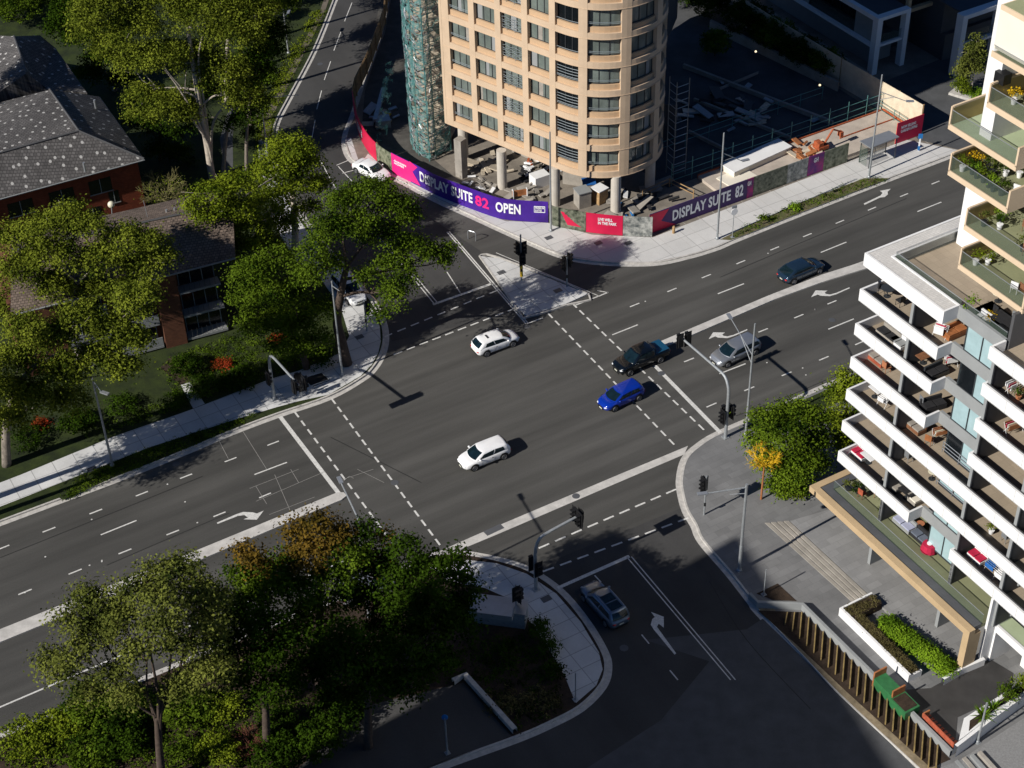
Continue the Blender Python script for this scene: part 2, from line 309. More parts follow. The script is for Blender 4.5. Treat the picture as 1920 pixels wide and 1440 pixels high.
# ---------------------------------------------------------------- ground, roads, kerbs, footpaths
def PP(l, z=0.0): return [P(x, y, z) for x, y in l]
def cr(pts, n=6):
    pts = [Vector(p) for p in pts]; out = []
    for i in range(len(pts)-1):
        p0 = pts[max(i-1, 0)]; p1 = pts[i]; p2 = pts[i+1]; p3 = pts[min(i+2, len(pts)-1)]
        for k in range(n):
            t = k/n; out.append(.5*((2*p1)+(p2-p0)*t+(2*p0-5*p1+4*p2-p3)*t*t+(3*p1-p0-3*p2+p3)*t**3))
    return out+[pts[-1]]
def side(pts, off):
    out = []
    for i, p in enumerate(pts):
        d = (pts[min(i+1, len(pts)-1)]-pts[max(i-1, 0)]); d.z = 0; d.normalize(); out.append(p+Vector((-d.y, d.x, 0))*off)
    return out
def ribbon(mb, pts, a, b, z0, z1, mi=0):
    A = side(pts, a); B = side(pts, b)
    for i in range(len(pts)-1):
        q = [Vector((p.x, p.y, z0)) for p in (A[i], A[i+1], B[i+1], B[i])]; t = [Vector((p.x, p.y, z1)) for p in q]
        c = (q[1]-q[0]).cross(q[3]-q[0]).z
        fs = [(4, 5, 6, 7), (0, 4, 5, 1)[::-1], (2, 6, 7, 3)[::-1]]
        if c < 0: fs = [f[::-1] for f in fs]
        mb.add(q+t, fs, mi)
    return mb
Z1 = .13
mb = MB(); mb.sheet([(-900, -500), (900, -500), (900, 1500), (-900, 1500)], -.06); struct('ground', mb, M['soil'])
mb = MB(); mb.sheet([(-110, 40), (120, 40), (120, 215), (-110, 215)], 0.0); struct('main_road', mb, M['asphalt'])
def block(name, kerb, close, fill, sgn):
    """a raised block: kerb line (smoothed), the rest of its outline, its ground"""
    k = cr(PP(kerb, 0), 5); c = [Vector(p) for p in close]
    mb = MB(); ins = side(k, sgn*.16)
    mb.prism([*ins, *c], -.02, Z1); struct(name, mb, fill)
    mb = MB(); ribbon(mb, k, 0, sgn*.162, -.01, Z1+.012); struct('kerb', mb, M['kerb'])
    mb = MB(); ribbon(mb, k, -sgn*.42, 0, -.01, .006); struct('gutter', mb, M['kerb'])
    return k
KA = [(-260, 1082), (-100, 1018), (0, 980), (110, 939), (217, 899), (350, 846), (430, 812), (520, 778), (616, 745), (680, 709), (702, 688), (715, 664), (721, 638), (718, 610), (706, 580), (690, 556), (655, 516), (612, 468), (578, 425), (548, 380), (522, 335), (511, 295), (512, 262), (519, 228), (545, 178), (590, 92), (627, 0), (650, -60)]
ka = block('garden_ground', KA, [P(650, -60)+Vector((-5, 30, 0)), Vector((-120, 215, 0)), Vector((-120, 90, 0))], M['grass'], 1)
KB = [(738, -60), (728, 0), (716, 60), (700, 110), (685, 150), (672, 190), (660, 225), (650, 250), (648, 275), (662, 302), (704, 322), (752, 340), (818, 375), (886, 406), (938, 430), (1000, 458), (1060, 482), (1130, 493), (1224, 494), (1290, 481), (1343, 465), (1378, 450), (1500, 401), (1658, 339), (1785, 291), (1950, 226)]
kb = block('site_ground', KB, [Vector((110, 200, 0)), Vector((110, 215, 0)), Vector((-8, 215, 0))], M['sitefloor'], 1)
KC = [(-260, 1492), (-100, 1425), (0, 1384), (124, 1335), (250, 1284), (400, 1222), (560, 1156), (700, 1098), (780, 1056), (820, 1042), (862, 1039), (931, 1051), (990, 1070), (1048, 1109), (1095, 1164), (1130, 1222), (1137, 1255), (1126, 1288), (1087, 1327), (1029, 1358), (966, 1385), (815, 1440), (600, 1525)]
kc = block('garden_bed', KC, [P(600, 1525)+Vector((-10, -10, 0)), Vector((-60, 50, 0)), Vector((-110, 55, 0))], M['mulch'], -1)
KD = [(2150, 485), (1950, 565), (1760, 641), (1569, 717), (1467, 763), (1353, 812), (1311, 837), (1286, 862), (1277, 898), (1279, 925), (1288, 958), (1304, 986), (1318, 1016), (1368, 1074), (1411, 1129), (1423, 1146), (1500, 1226), (1574, 1304), (1722, 1442), (1850, 1560)]
kd = block('plaza_paving', KD, [P(1850, 1560)+Vector((30, 0, 0)), P(2150, 485)+Vector((40, 0, 0))], M['pavers'], 1)
mb = MB(); ribbon(mb, cr(PP([(1421, 1143), (1500, 1224), (1574, 1302), (1722, 1440), (1850, 1558)]), 4), .0, .95, .05, Z1+.02); struct('sandy_kerb', mb, M['kerb_tan'])
# the side streets: their own, darker surface
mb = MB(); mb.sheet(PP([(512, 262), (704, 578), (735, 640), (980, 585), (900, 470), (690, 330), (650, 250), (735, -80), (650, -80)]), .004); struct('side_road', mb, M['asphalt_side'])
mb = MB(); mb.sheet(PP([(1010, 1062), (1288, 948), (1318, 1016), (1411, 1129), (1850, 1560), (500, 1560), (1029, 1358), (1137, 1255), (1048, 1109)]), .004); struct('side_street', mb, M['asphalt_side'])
mb = MB(); mb.sheet(PP([(1400, 1180), (1430, 1160), (1850, 1570), (900, 1570), (1240, 1350), (1330, 1240), (1210, 1200)]), .008); struct('asphalt_patch', mb, M['drive'])
# medians
def median(name, poly, mt=M['median'], z=.12):
    mb = MB(); mb.prism(PP(poly), -.01, z); struct(name, mb, mt)
median('median_strip', [(-260, 1289), (0, 1182), (320, 1054), (633, 925), (645, 925), (650, 931), (640, 939), (320, 1075), (0, 1206), (-260, 1316)])
median('median_strip', [(1240, 641), (1438, 557), (1540, 517), (1600, 498), (1700, 462), (2000, 370), (2000, 378), (1700, 474), (1640, 500), (1540, 531), (1452, 563), (1250, 650)])
mb = MB(); mb.sheet(PP([(800, 1044), (900, 1000), (1160, 890), (1290, 836), (1283, 852), (1189, 892), (930, 1003), (836, 1042)]), .008); struct('concrete_crossover', mb, M['median'])
mb = MB(); mb.sheet(PP([(906, 997), (938, 982), (946, 990), (914, 1005)]), .012); struct('drain_grate', mb, M['roofdark'])
median('traffic_island', [(900, 482), (935, 486), (1102, 553), (1060, 572), (987, 594), (975, 584)], M['concrete'], .13)
mb = MB(); ribbon(mb, cr(PP([(900, 480), (935, 484), (1104, 553), (1062, 573), (987, 596), (973, 585), (899, 481)]), 3), -.08, .08, -.01, .145); struct('island_kerb', mb, M['kerb'])
# footpaths lying on the blocks
def sheet(name, poly, mt, lift=.006, z=Z1):
    mb = MB(); mb.sheet(PP(poly, z+lift), z+lift); return struct(name, mb, mt)
sheet('footpath', [(-260, 1052), (0, 950), (152, 890), (276, 840), (439, 787), (520, 763), (560, 752), (616, 740), (676, 705), (697, 684), (709, 662), (714, 640), (712, 612), (699, 583), (650, 520), (606, 468), (570, 425), (540, 380), (514, 335), (500, 300), (500, 262),
                   (485, 262), (484, 300), (497, 345), (525, 400), (560, 460), (600, 520), (640, 580), (655, 630), (638, 662), (560, 695), (506, 711), (358, 768), (212, 819), (39, 890), (-260, 1005)], M['concrete'])
sheet('footpath', [(505, 262), (488, 262), (498, 215), (540, 135), (600, 20), (625, -50), (634, -50), (608, 25), (548, 145), (512, 215)], mat('worn narrow path', (.13, .11, .085), .9, var=.2), .01)
sheet('garden_path', [(338, 720), (356, 716), (384, 757), (362, 766)], M['concrete'], .012)
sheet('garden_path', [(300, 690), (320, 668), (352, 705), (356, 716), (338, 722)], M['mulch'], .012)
sheet('driveway', [(560, 460), (600, 520), (585, 530), (530, 450), (505, 400), (535, 395)], M['concrete'], .014)
sheet('driveway', [(414, 345), (418, 300), (412, 260), (425, 215), (450, 180), (458, 184), (440, 215), (436, 260), (437, 300), (436, 345)], M['drive'], .014)
sheet('manhole_cover', [(574, 709), (605, 700), (618, 714), (587, 725)], M['roofdark'], .016)
sheet('footpath', [(676, 308), (752, 336), (820, 371), (888, 402), (940, 427), (1002, 455), (1062, 479), (1130, 490), (1224, 491), (1288, 478), (1340, 462), (1376, 446), (1500, 397), (1658, 336), (1785, 288), (1800, 282), (1700, 262), (1600, 300), (1224, 445), (1110, 440), (1028, 418), (947, 414), (862, 384), (777, 345), (736, 322), (690, 288)], slabs('wide slab footpath', (.56, .55, .53), 3.0, 1.9, RW, joint=.6, gap=.03, off=0, var=.07, spread=.06))  # larger slabs than the other footpaths
sheet('footpath', [(648, 262), (658, 258), (672, 300), (662, 300)], M['concrete'], .01)
sheet('yard_floor', [(678, 245), (700, 285), (740, 312), (800, 345), (850, 330), (770, 262), (765, 120), (752, -40), (740, -40), (722, 60), (700, 120), (684, 170)], mat('shade-toned yard dirt', (.075, .07, .062), .95, var=.35, scale=.7, bump=.5, fine=.25), .012)  # yard dirt, darkened to include the scaffold's shadow
mb = MB()
for i in range(24):
    a = P(1100, 470, 0)+WX*i*1.9; x = Q(-40.9, 11.2+i*1.75, Z1+.009); mb.obox(x, WX*.03, UX*4.3, ZX*.004)
struct('paving_joints', mb, M['kerb'])
sheet('nature_strip', [(1350, 449), (1400, 424), (1500, 380), (1620, 334), (1668, 334), (1600, 360), (1500, 399), (1400, 439), (1370, 450)], M['verge'], .03)
sheet('paved_driveway', [(1722, 262), (1800, 281), (1960, 222), (1960, 60), (1790, 100), (1640, 160)], M['drive'], .02)
sheet('nature_strip', [(118, 938), (217, 893), (350, 840), (430, 806), (500, 778), (488, 772), (439, 789), (276, 843), (152, 893), (100, 925)], M['grass'], .03)
sheet('nature_strip', [(1398, 800), (1470, 766), (1569, 722), (1700, 668), (1700, 690), (1560, 760), (1470, 800), (1420, 812)], M['grass'], .03)
sheet('footpath', [(876, 1050), (931, 1056), (988, 1076), (1043, 1113), (1089, 1166), (1123, 1223), (1130, 1255), (1118, 1285), (1080, 1318), (1072, 1300), (1060, 1270), (1044, 1242), (1021, 1203), (990, 1160), (951, 1121), (908, 1102), (840, 1090), (800, 1060)], M['concrete'])
sheet('driveway', [(869, 1280), (958, 1380), (815, 1436), (640, 1500), (560, 1440), (700, 1320)], M['asphalt_side'], .012)
mb = MB(); ribbon(mb, PP([(850, 1284), (872, 1272), (966, 1376)]), -.18, .18, .1, .55); tag(mb.build('garden_wall', M['kerb']), 'low concrete edging wall round the corner of the dark driveway', 'wall')
# building-side footpath, bottom right corner
sheet('footpath', [(1800, 1425), (1960, 1320), (1960, 1560), (1850, 1560), (1760, 1440)], mat('grey aggregate path', (.21, .21, .21), .9, var=.12, scale=8, fine=.2), .02)
# ---------------------------------------------------------------- painted markings
mk = MB(); ZM = .013
def stripe(a, b, wd, z=ZM, mb=None):
    mb = mb or mk; a = P(*a); b = P(*b); d = (b-a).normalized(); n = Vector((-d.y, d.x, 0))*wd/2
    mb.quad(a-n+ZX*z, b-n+ZX*z, b+n+ZX*z, a+n+ZX*z)
def dashes(a, b, pitch, ln, wd):
    a = P(*a); b = P(*b); d = b-a; L = d.length; d.normalize(); n = Vector((-d.y, d.x, 0))*wd/2; k = max(1, round(L/pitch)); pit = L/k
    for i in range(k):
        p = a+d*(i*pit); q = p+d*ln; mk.quad(p-n+ZX*ZM, q-n+ZX*ZM, q+n+ZX*ZM, p+n+ZX*ZM)
def centred(pts, ln, wd):
    ps = [P(*p) for p in pts]
    for i, p in enumerate(ps):
        d = (ps[min(i+1, len(ps)-1)]-ps[max(i-1, 0)]).normalized(); n = Vector((-d.y, d.x, 0))*wd/2
        a = p-d*ln/2; b = p+d*ln/2; mk.quad(a-n+ZX*ZM, b-n+ZX*ZM, b+n+ZX*ZM, a+n+ZX*ZM)
centred([(-48, 1149), (47, 1110), (141, 1072), (234.4, 1034), (324, 998.6), (411.5, 964.5), (497, 929)], 1.05, .13)
centred([(-85, 1063), (5.3, 1027), (91.9, 993.4), (179.7, 959.3), (266, 925.9), (349, 893), (432.4, 862), (512.1, 831.2)], 1.05, .13)
centred([(1190, 572), (1259.8, 543.8), (1324.3, 517.9), (1389, 491.7), (1452.5, 466), (1513.8, 441), (1574.7, 416), (1635, 391.4), (1695, 366), (1754, 342.5), (1812, 319)], 1.05, .13)
centred([(1292, 675), (1362, 647), (1430.8, 619.6), (1497.7, 593), (1560, 567), (1622, 542)], 1.05, .13)
centred([(1334, 759.6), (1405, 729), (1475, 701), (1544.8, 672), (1612, 643)], 1.05, .13)
for a, b in [((189, 1003), (256, 976)), ((477, 890), (538, 867)), ((-100, 1120), (-38, 1096)), ((1148, 628), (1196, 609)), ((1346, 551), (1395, 532)), ((1539, 473.5), (1587, 454)), ((1720, 397), (1765, 379)), ((1349, 701), (1398, 682)), ((1553, 617.5), (1601, 598))]: stripe(a, b, .13)
dashes((622, 748), (830, 1029), 1.27, .78, .16); dashes((553, 773), (748, 1035), 1.27, .78, .16)
dashes((1028, 588), (1270, 840), 1.27, .78, .16); dashes((1073, 569), (1326, 812), 1.27, .78, .16)
stripe((525, 781), (642, 934), .36); stripe((1228, 686), (1356, 817), .36)
dashes((1010, 1028), (1278, 913), 1.5, .95, .16); dashes((985, 1084), (1302, 967), 1.5, .95, .16)
stripe((1045, 1103), (1180, 1043), .3)
dashes((720, 632), (965, 531), 1.35, .85, .15); dashes((738, 665), (975, 575), 1.35, .85, .15)
stripe((812, 571), (922, 532), .28); stripe((600, 300), (632, 358), .1); stripe((720, 455), (816, 572), .1); stripe((726, 455), (822, 570), .1); stripe((632, 358), (720, 455), .1); stripe((838, 510), (863, 549), .1)
stripe((838, 435), (986, 607), .13); stripe((842, 434), (990, 606), .13); stripe((988, 607), (1018, 596), .12)
stripe((1078, 573), (1141, 548), .12); stripe((1141, 549), (1120, 545), .1); stripe((1125, 556), (1040, 520), .08); stripe((1040, 520), (930, 474), .08)
for d in (0, 9): stripe((1175+d, 1044), (1370+d, 1275), .09)
stripe((1115, 1079), (1127, 1092), .1); stripe((1203, 1190), (1217, 1207), .1); stripe((1256, 1257), (1271, 1275), .1)
for (a, b) in [((585, 258), (591, 225)), ((594, 205), (603, 170)), ((608, 150), (620, 115)), ((626, 95), (639, 60)), ((646, 40), (660, 5))]: stripe(a, b, .09)
stripe((0, 1326), (400, 1155), .14); stripe((-200, 1412), (0, 1326), .14); stripe((400, 1155), (660, 1045), .14)
for a, b in [((631, 310), (655, 300)), ((634, 312), (660, 340)), ((642, 325), (668, 318))]: stripe(a, b, .1)
tag(mk.build('road_markings', M['paint']), kind='structure')
def arrow(pts, sc, ox, oy):
    mb = MB(); mb.sheet(PP([(x/sc+ox, y/sc+oy) for x, y in pts]), ZM+.002); tag(mb.build('turn_arrow', M['paint']), kind='structure')
arrow([(1084, 214), (1180, 172), (1215, 160), (1262, 162), (1284, 168), (1318, 154), (1284, 199), (1217, 197), (1240, 188), (1222, 176), (1190, 180), (1088, 220)], 2.666, 0, 900)
AR = [(180, 1040), (232, 960), (372, 963), (340, 984), (352, 1000), (400, 1008), (470, 990), (630, 923), (635, 934), (480, 1003), (400, 1028), (290, 1022), (256, 1008)]
arrow(AR, 6.262, 1300, 470); arrow([(x+1203, y-492) for x, y in AR], 6.262, 1300, 470)
arrow([(1475, 745), (1590, 690), (1605, 672), (1587, 657), (1662, 643), (1640, 664), (1642, 682), (1620, 700), (1590, 703), (1480, 755)], 3.692, 1220, 180)
arrow([(1493, 688), (1555, 712), (1555, 764), (1530, 745), (1522, 760), (1615, 888), (1607, 894), (1508, 775), (1492, 750), (1500, 722), (1512, 713)], 2.572, 640, 880)
# surveyors' thin lines sprayed before the stop line
sv = MB()
for a, b in [((468, 916), (560, 880)), ((480, 940), (610, 884)), ((505, 965), (590, 932)), ((560, 960), (600, 945)), ((480, 912), (500, 945)), ((515, 890), (545, 960)), ((545, 880), (560, 905)), ((410, 825), (428, 860)), ((455, 808), (500, 880)), ((640, 905), (655, 893)), ((655, 893), (663, 897)), ((670, 880), (720, 905)), ((640, 900), (700, 880))]: stripe(a, b, .035, ZM, sv)
tag(sv.build('survey_marks', mat('faded chalk', (.30, .29, .27), .8)), kind='structure')
st2 = MB()
for x, y in [(47, 1111), (0, 0), (172, 974), (141+50, 1053), (85, 1044), (314, 908), (347, 941), (370, 980), (191, 1051), (168, 1060), (1428/6.262*1+1300-0, 470+690/6.262), (1511, 596+107), (1475+30, 690), (1438, 680), (1528, 580), (1440, 475), (1180+30, 565)]:
    if x == 0: continue
    p = P(x, y, ZM); st2.tube(p, p+ZX*.012, .07, n=8)
tag(st2.build('road_studs', M['paint']), kind='structure')
mh = MB()
for x, y in [(988, 612), (1240, 700), (740, 905), (1080, 930), (330, 870), (1170, 1215), (600, 120), (1560, 600)]:
    p = P(x, y, .0135); mh.tube(p, p+ZX*.003, .32, n=16)
tag(mh.build('road_covers', M['roofdark']), kind='structure')
cs = MB()
for pts in [[(0, 1046), (120, 998), (250, 946), (380, 893)], [(620, 470+350), (700, 860), (790, 905)], [(1380, 780), (1480, 742), (1600, 690)], [(1350, 520), (1500, 456), (1700, 372)], [(1330, 1090), (1400, 1200), (1520, 1330)], [(200, 1060), (330, 1004), (430, 962)]]:
    q = cr(PP(pts), 5); ribbon(cs, q, -.03, .03, .009, .0105)
tag(cs.build('tar_seams', mat('tar seams', (.018, .018, .018), .6)), kind='structure')
# ---------------------------------------------------------------- the tan tower on columns
TB = 4.8; FP = 2.95; NF = 17
TC = Vector((9.6, 144.2, 0)); TR = 6.1; tdir = Vector((.764, -.645, 0)).normalized(); tn = Vector((-.645, -.764, 0)).normalized()   # tn points out of the straight face
T0 = TC+tn*TR-tdir*15.0; A0 = math.atan2(tn.y, tn.x); ARC = R(155)
LS = 15.0; LA = TR*ARC
def tp(s, off=0.0):
    """point on the facade line at distance s, off metres inwards"""
    if s <= LS: p = T0+tdir*s; n = tn
    elif s <= LS+LA: a = A0+(s-LS)/TR; n = Vector((math.cos(a), math.sin(a), 0)); p = TC+n*TR
    else: a = A0+ARC; n = Vector((math.cos(a), math.sin(a), 0)); t = Vector((-n.y, n.x, 0)); p = TC+n*TR+t*(s-LS-LA)
    return p-n*off
STOT = LS+LA+10
def curved(mb, s0, s1, o0, o1, z0, z1, mi=0, step=.7):
    k = max(1, int(math.ceil((s1-s0)/step)))
    for i in range(k):
        a = s0+(s1-s0)*i/k; b = s0+(s1-s0)*(i+1)/k
        q = [tp(a, o0), tp(b, o0), tp(b, o1), tp(a, o1)]; vs = [Vector((p.x, p.y, z0)) for p in q]+[Vector((p.x, p.y, z1)) for p in q]
        fs = [(0, 3, 2, 1), (4, 5, 6, 7), (0, 1, 5, 4), (2, 3, 7, 6)]
        if i == 0: fs.append((3, 0, 4, 7))
        if i == k-1: fs.append((1, 2, 6, 5))
        mb.add(vs, fs, mi)
tower = thing('apartment_tower', 'tan apartment tower with a rounded corner, unfinished, standing on round columns over a building site', 'building', tuple(TC))
bays = []; s = .55
for i in range(5): bays.append((s+.36, s+2.93)); s += 3.28
for i in range(4): bays.append((s+.50, s+3.68)); s += 4.15
SEND = s+.6
mb = MB()
# piers, floor bands and the recessed spandrels
edges = [0.0]
for a, b in bays: edges += [a, b]
edges.append(SEND)
for i in range(0, len(edges), 2): curved(mb, edges[i], edges[i+1], 0, .5, TB-.35, TB+NF*FP, step=.6)
for f in range(NF+1):
    z = TB+f*FP
    for a, b in bays: curved(mb, a, b, .012, .5, z-.35 if f else z-.35, z+.28, step=.6)
    curved(mb, 0, SEND, -.035, .0, z-.33, z-.27)
tower_w = mb.build('facade_grid', M['stone'], tower)
mb = MB()
for f in range(NF):
    z = TB+f*FP
    for a, b in bays:
        if f < 10: q = MB(); curved(q, a, b, .24, .45, z+.28, z+.80, step=.6); q.build('spandrel_panel', M['panel'], tower)
        else: curved(mb, a, b, .24, .45, z+.28, z+.80, step=.6)
tag(mb.build('upper_spandrels', M['panel'], tower), kind='stuff')
# body behind (closed core so that no light leaks), floor slabs
mb = MB(); back = [tp(SEND*i/40, .9) for i in range(41)]; e = tp(SEND, .9)
deep = Vector((.645, .764, 0))*16
core = back+[e+deep*.3, T0+deep-tdir*0+Vector((2, 0, 0)), T0+deep]
mb.prism([back[i] for i in range(0, 41)]+[TC+Vector((10, 26, 0)), T0+Vector((.645, .764, 0))*34+Vector((2, 0, 0)), T0+Vector((.645, .764, 0))*34], TB+.0, TB+NF*FP+1.0); mb.build('core', M['dgrey'], tower)
mb = MB(); mb.prism([tp(SEND*i/40, .46) for i in range(41)]+[TC+Vector((4, 12.5, 0)), T0+Vector((.645, .764, 0))*18.3], TB-.3, TB-.02); mb.build('underside_slab', M['slab'], tower)
# side wall towards the scaffold
mb = MB(); mb.obox(T0-tdir*.02+ZX*(TB-.35), tdir*-.02+Vector((.645, .764, 0))*0-tdir*.28, Vector((.645, .764, 0))*18, ZX*(NF*FP+.4)); mb.build('side_wall', M['stone'], tower)
def window(a, b, z0, z1, kind, col):
    g = MB(); curved(g, a, b, .48, .5, z0, z1, step=3 if a < LS-1 else .75)
    w_ = g.build('window', M['windowdark'] if kind == 'dark' else M['window'], tower)
    fr = MB(); n = 3 if (b-a) > 2.5 else 2
    for i in range(n+1):
        x = a+(b-a-.07)*i/n; curved(fr, x, x+.07, .43, .49, z0, z1)
    curved(fr, a+.07, b-.07, .43, .49, z0, z0+.07, step=3 if a < LS-1 else .75); curved(fr, a+.07, b-.07, .43, .49, z1-.08, z1, step=3 if a < LS-1 else .75)
    fr.build('window_frame', M['frame'], w_)
    if kind != 'dark' and random.random() < .55:
        c = MB(); i = random.randrange(n); x0 = a+(b-a)*i/n+.1; curved(c, x0, x0+(b-a)/n*random.uniform(.3, .8), .465, .478, z0+.05, z1-.1, step=3 if a < LS-1 else .75); c.build('blind', M['grey'] if random.random() < .75 else M['slab'], w_)
    if kind in ('rails', 'louvre', 'dark') or (kind == 'rail1'):
        rl = MB(); hs = {'rails': [.25, .5, .75, 1.0, 1.3], 'louvre': [.25, .55, .85, 1.15, 1.45], 'dark': [.28], 'rail1': [.38, .52]}[kind]
        for h in hs:
            off = .2
            q = [tp(a+(b-a)*i/8, off)+ZX*(z0+h+(.05*math.sin(i*1.7+h*9) if kind == 'rails' else 0)) for i in range(9)]; rl.pipe(q, .022, 5)
        if kind == 'rails':
            for i in (2, 5): q = tp(a+(b-a)*i/8, .2); rl.tube(q+ZX*(z0), q+ZX*(z0+1.35), .025, n=5)
        rl.build('railing', M['rail'], w_)
kinds = ['rail1', 'glass', 'rails', 'glass', 'dark', 'rail1', 'glass', 'glass', 'glass']
for f in range(10):
    z = TB+f*FP
    for i, (a, b) in enumerate(bays):
        k = kinds[i]
        if k == 'dark' and f < 4: k = 'louvre'
        if k == 'louvre':
            window(a, b, z+.80, z+2.6, 'dark', 0)
            rl = MB()
            for h in (.2, .5, .8, 1.1): rl.pipe([tp(a+(b-a)*j/4, .22)+ZX*(z+1.0+h) for j in range(5)], .028, 5)
            rl.build('railing', M['rail'], tower)
        else: window(a, b, z+.80, z+2.6, k, 0)
g = MB()
for f in range(10, NF):
    for a, b in bays: curved(g, a, b, .43, .47, TB+f*FP+.80, TB+f*FP+2.62)
g.build('upper_windows', M['window'], tower)
def colm(px, py, r=.48, h=TB-.3, mt='column'):
    b = P(px, py, .1); c = MB(); c.tube(b, b+ZX*(h-.1), r, n=20); o = c.build('column', M[mt], tower, smooth=False); return o
for px, py in [(942, 352), (1041, 384), (1154, 400), (1218, 354), (1010, 300), (1105, 300), (870, 300), (900, 240)]: colm(px, py, .5)
mb = MB(); b = P(866, 330, .1); mb.box(b, .9, .9, TB-.4, R(-40)); mb.build('column', M['slab'], tower)
# walls in the open ground floor
mb = MB(); a = P(1055, 345, .1); c = P(1100, 352, .1); d = (c-a); n = Vector((-d.y, d.x, 0)).normalized()
mb.obox(a, d, n*.3, ZX*3.4); a2 = P(960, 285, .1); mb.obox(a2, P(1020, 310, .1)-a2, n*.25, ZX*4.0); mb.build('ground_floor_wall', M['slab'], tower)
mb = MB(); a = P(880, 268, .1)+ZX*2; mb.obox(a, P(935, 290, .1)-P(880, 268, .1), Vector((.1, .3, 0)), ZX*1.0); mb.build('timber_beam', M['timber'], tower)
mb = MB(); a = P(866, 262, .1); mb.obox(a+Vector((.645, .764, 0))*4.6, P(1215, 300, .1)-a, Vector((.3, .3, 0)), ZX*(TB-.5)); mb.build('back_wall', M['dgrey'], tower)
# ---------------------------------------------------------------- scaffold stair tower
sc0 = P(806, 296, .1)
scaf = thing('scaffold_tower', 'teal scaffold tower wrapped in torn debris netting at the left edge of the tan tower', 'scaffold', tuple(sc0))
ring = [P(x, y, .1) for x, y in [(772, 262), (775, 280), (786, 292), (806, 303), (818, 298), (846, 282)]]
ring += [ring[-1]+Vector((1.0, 4.0, 0)), ring[0]+Vector((1.2, 4.5, 0))]
st = MB(); SH = 50; nr = len(ring); cen = sum(ring, Vector((0, 0, 0)))/nr
for p in ring:
    st.tube(p, p+ZX*SH, .055, n=6); q = p+(cen-p)*.25; st.tube(q, q+ZX*SH, .045, n=6)
st.build('standards', M['teal'], scaf)
st = MB(); z = .4
while z < 36:
    for i in range(nr):
        a, b = ring[i], ring[(i+1) % nr]; j = lambda: Vector((random.uniform(-.05, .05), random.uniform(-.05, .05), random.uniform(-.14, .14)))
        if i < 5:
            for dz in (0, .5, 1.0):
                m_ = (a+b)/2+j()+(((a+b)/2-cen).normalized())*.1; st.pipe([a+ZX*(z+dz), m_+ZX*(z+dz), b+ZX*(z+dz)], .035, 5)
            if random.random() < .7: st.tube(a+ZX*z, b+ZX*(z+1.9), .03, n=5)
    z += 2.0
st.build('ledgers', M['teal'], scaf)
st = MB(); z = .4
while z < 36:
    for i in range(5):
        a, b = ring[i], ring[i+1]
        for k in range(5):
            zz = z+random.uniform(0, 1.9); p0 = a+(b-a)*random.uniform(0, .3); p1 = a+(b-a)*random.uniform(.7, 1); o_ = ((a+b)/2-cen).normalized()*.12
            st.pipe([p0+o_+ZX*zz, (p0+p1)/2+o_*1.6+ZX*(zz-random.uniform(.05, .35)), p1+o_+ZX*(zz+random.uniform(-.2, .2))], .03, 5)
    z += 1.7
st.build('sagging_straps', M['alu'], scaf)
st = MB(); z = .8
while z < 36:
    pts = [p+(cen-p)*.12 for p in ring]; st.prism(pts, z, z+.05)
    z += 2.0
st.build('platforms', M['plank'], scaf)
st = MB(); levels = [.3+i*1.1 for i in range(33)]; K = 5
for i in range(5):
    a, b = ring[i], ring[i+1]; o_ = ((a+b)/2-cen).normalized()
    g = [[a+(b-a)*j/K+o_*(.07+random.uniform(0, .22) if 0 < j < K else .06)+ZX*(z+random.uniform(-.1, .1)) for j in range(K+1)] for z in levels]
    for r_ in range(len(levels)-1):
        for j in range(K): st.quad(g[r_][j], g[r_][j+1], g[r_+1][j+1], g[r_+1][j])
st.build('debris_netting', M['net'], scaf, smooth=True)
# loose netting hanging down to the yard on its left
st = MB(); a = P(770, 262, .1); g = []
for i in range(14):
    z = 9*(1-i/13); g.append([Vector((a.x-1.0-.12*i+random.uniform(-.1, .1)-j*.35, a.y+.6-j*.2-i*.05, z+.2)) for j in range(4)])
for i in range(13):
    for j in range(3): st.quad(g[i][j], g[i][j+1], g[i+1][j+1], g[i+1][j])
st.build('loose_netting', M['net'], scaf, smooth=True)
# ---------------------------------------------------------------- hoarding round the site
HZ = Z1; HH = 2.28
hp = cr([P(x, y, HZ) for x, y in [(664, 205), (673, 250), (690, 283), (710, 305), (736, 323), (777, 344), (820, 366), (862, 383), (919, 404), (947, 411), (990, 415), (1028, 417), (1037, 423), (1099, 435), (1167, 442), (1223, 444)]], 8)
hl = [0]
for i in range(1, len(hp)): hl.append(hl[-1]+(hp[i]-hp[i-1]).length)
def hat(s, off=0.0):
    s = min(max(s, 0), hl[-1]-1e-4); i = max(j for j in range(len(hl)) if hl[j] <= s); i = min(i, len(hp)-2)
    t = (s-hl[i])/(hl[i+1]-hl[i]); p = hp[i]+(hp[i+1]-hp[i])*t; d = (hp[i+1]-hp[i]).normalized(); return p+Vector((d.y, -d.x, 0))*off
def hs_of(px):
    best = min(range(401), key=lambda k: abs(proj_x(hat(hl[-1]*k/400))-px)); return hl[-1]*best/400
def proj_x(p):
    v = np.array([p.x, p.y, p.z-H]); c = RT*v[0]+FW*v[1]+UP*v[2]; return c[0]/c[2]*F+960
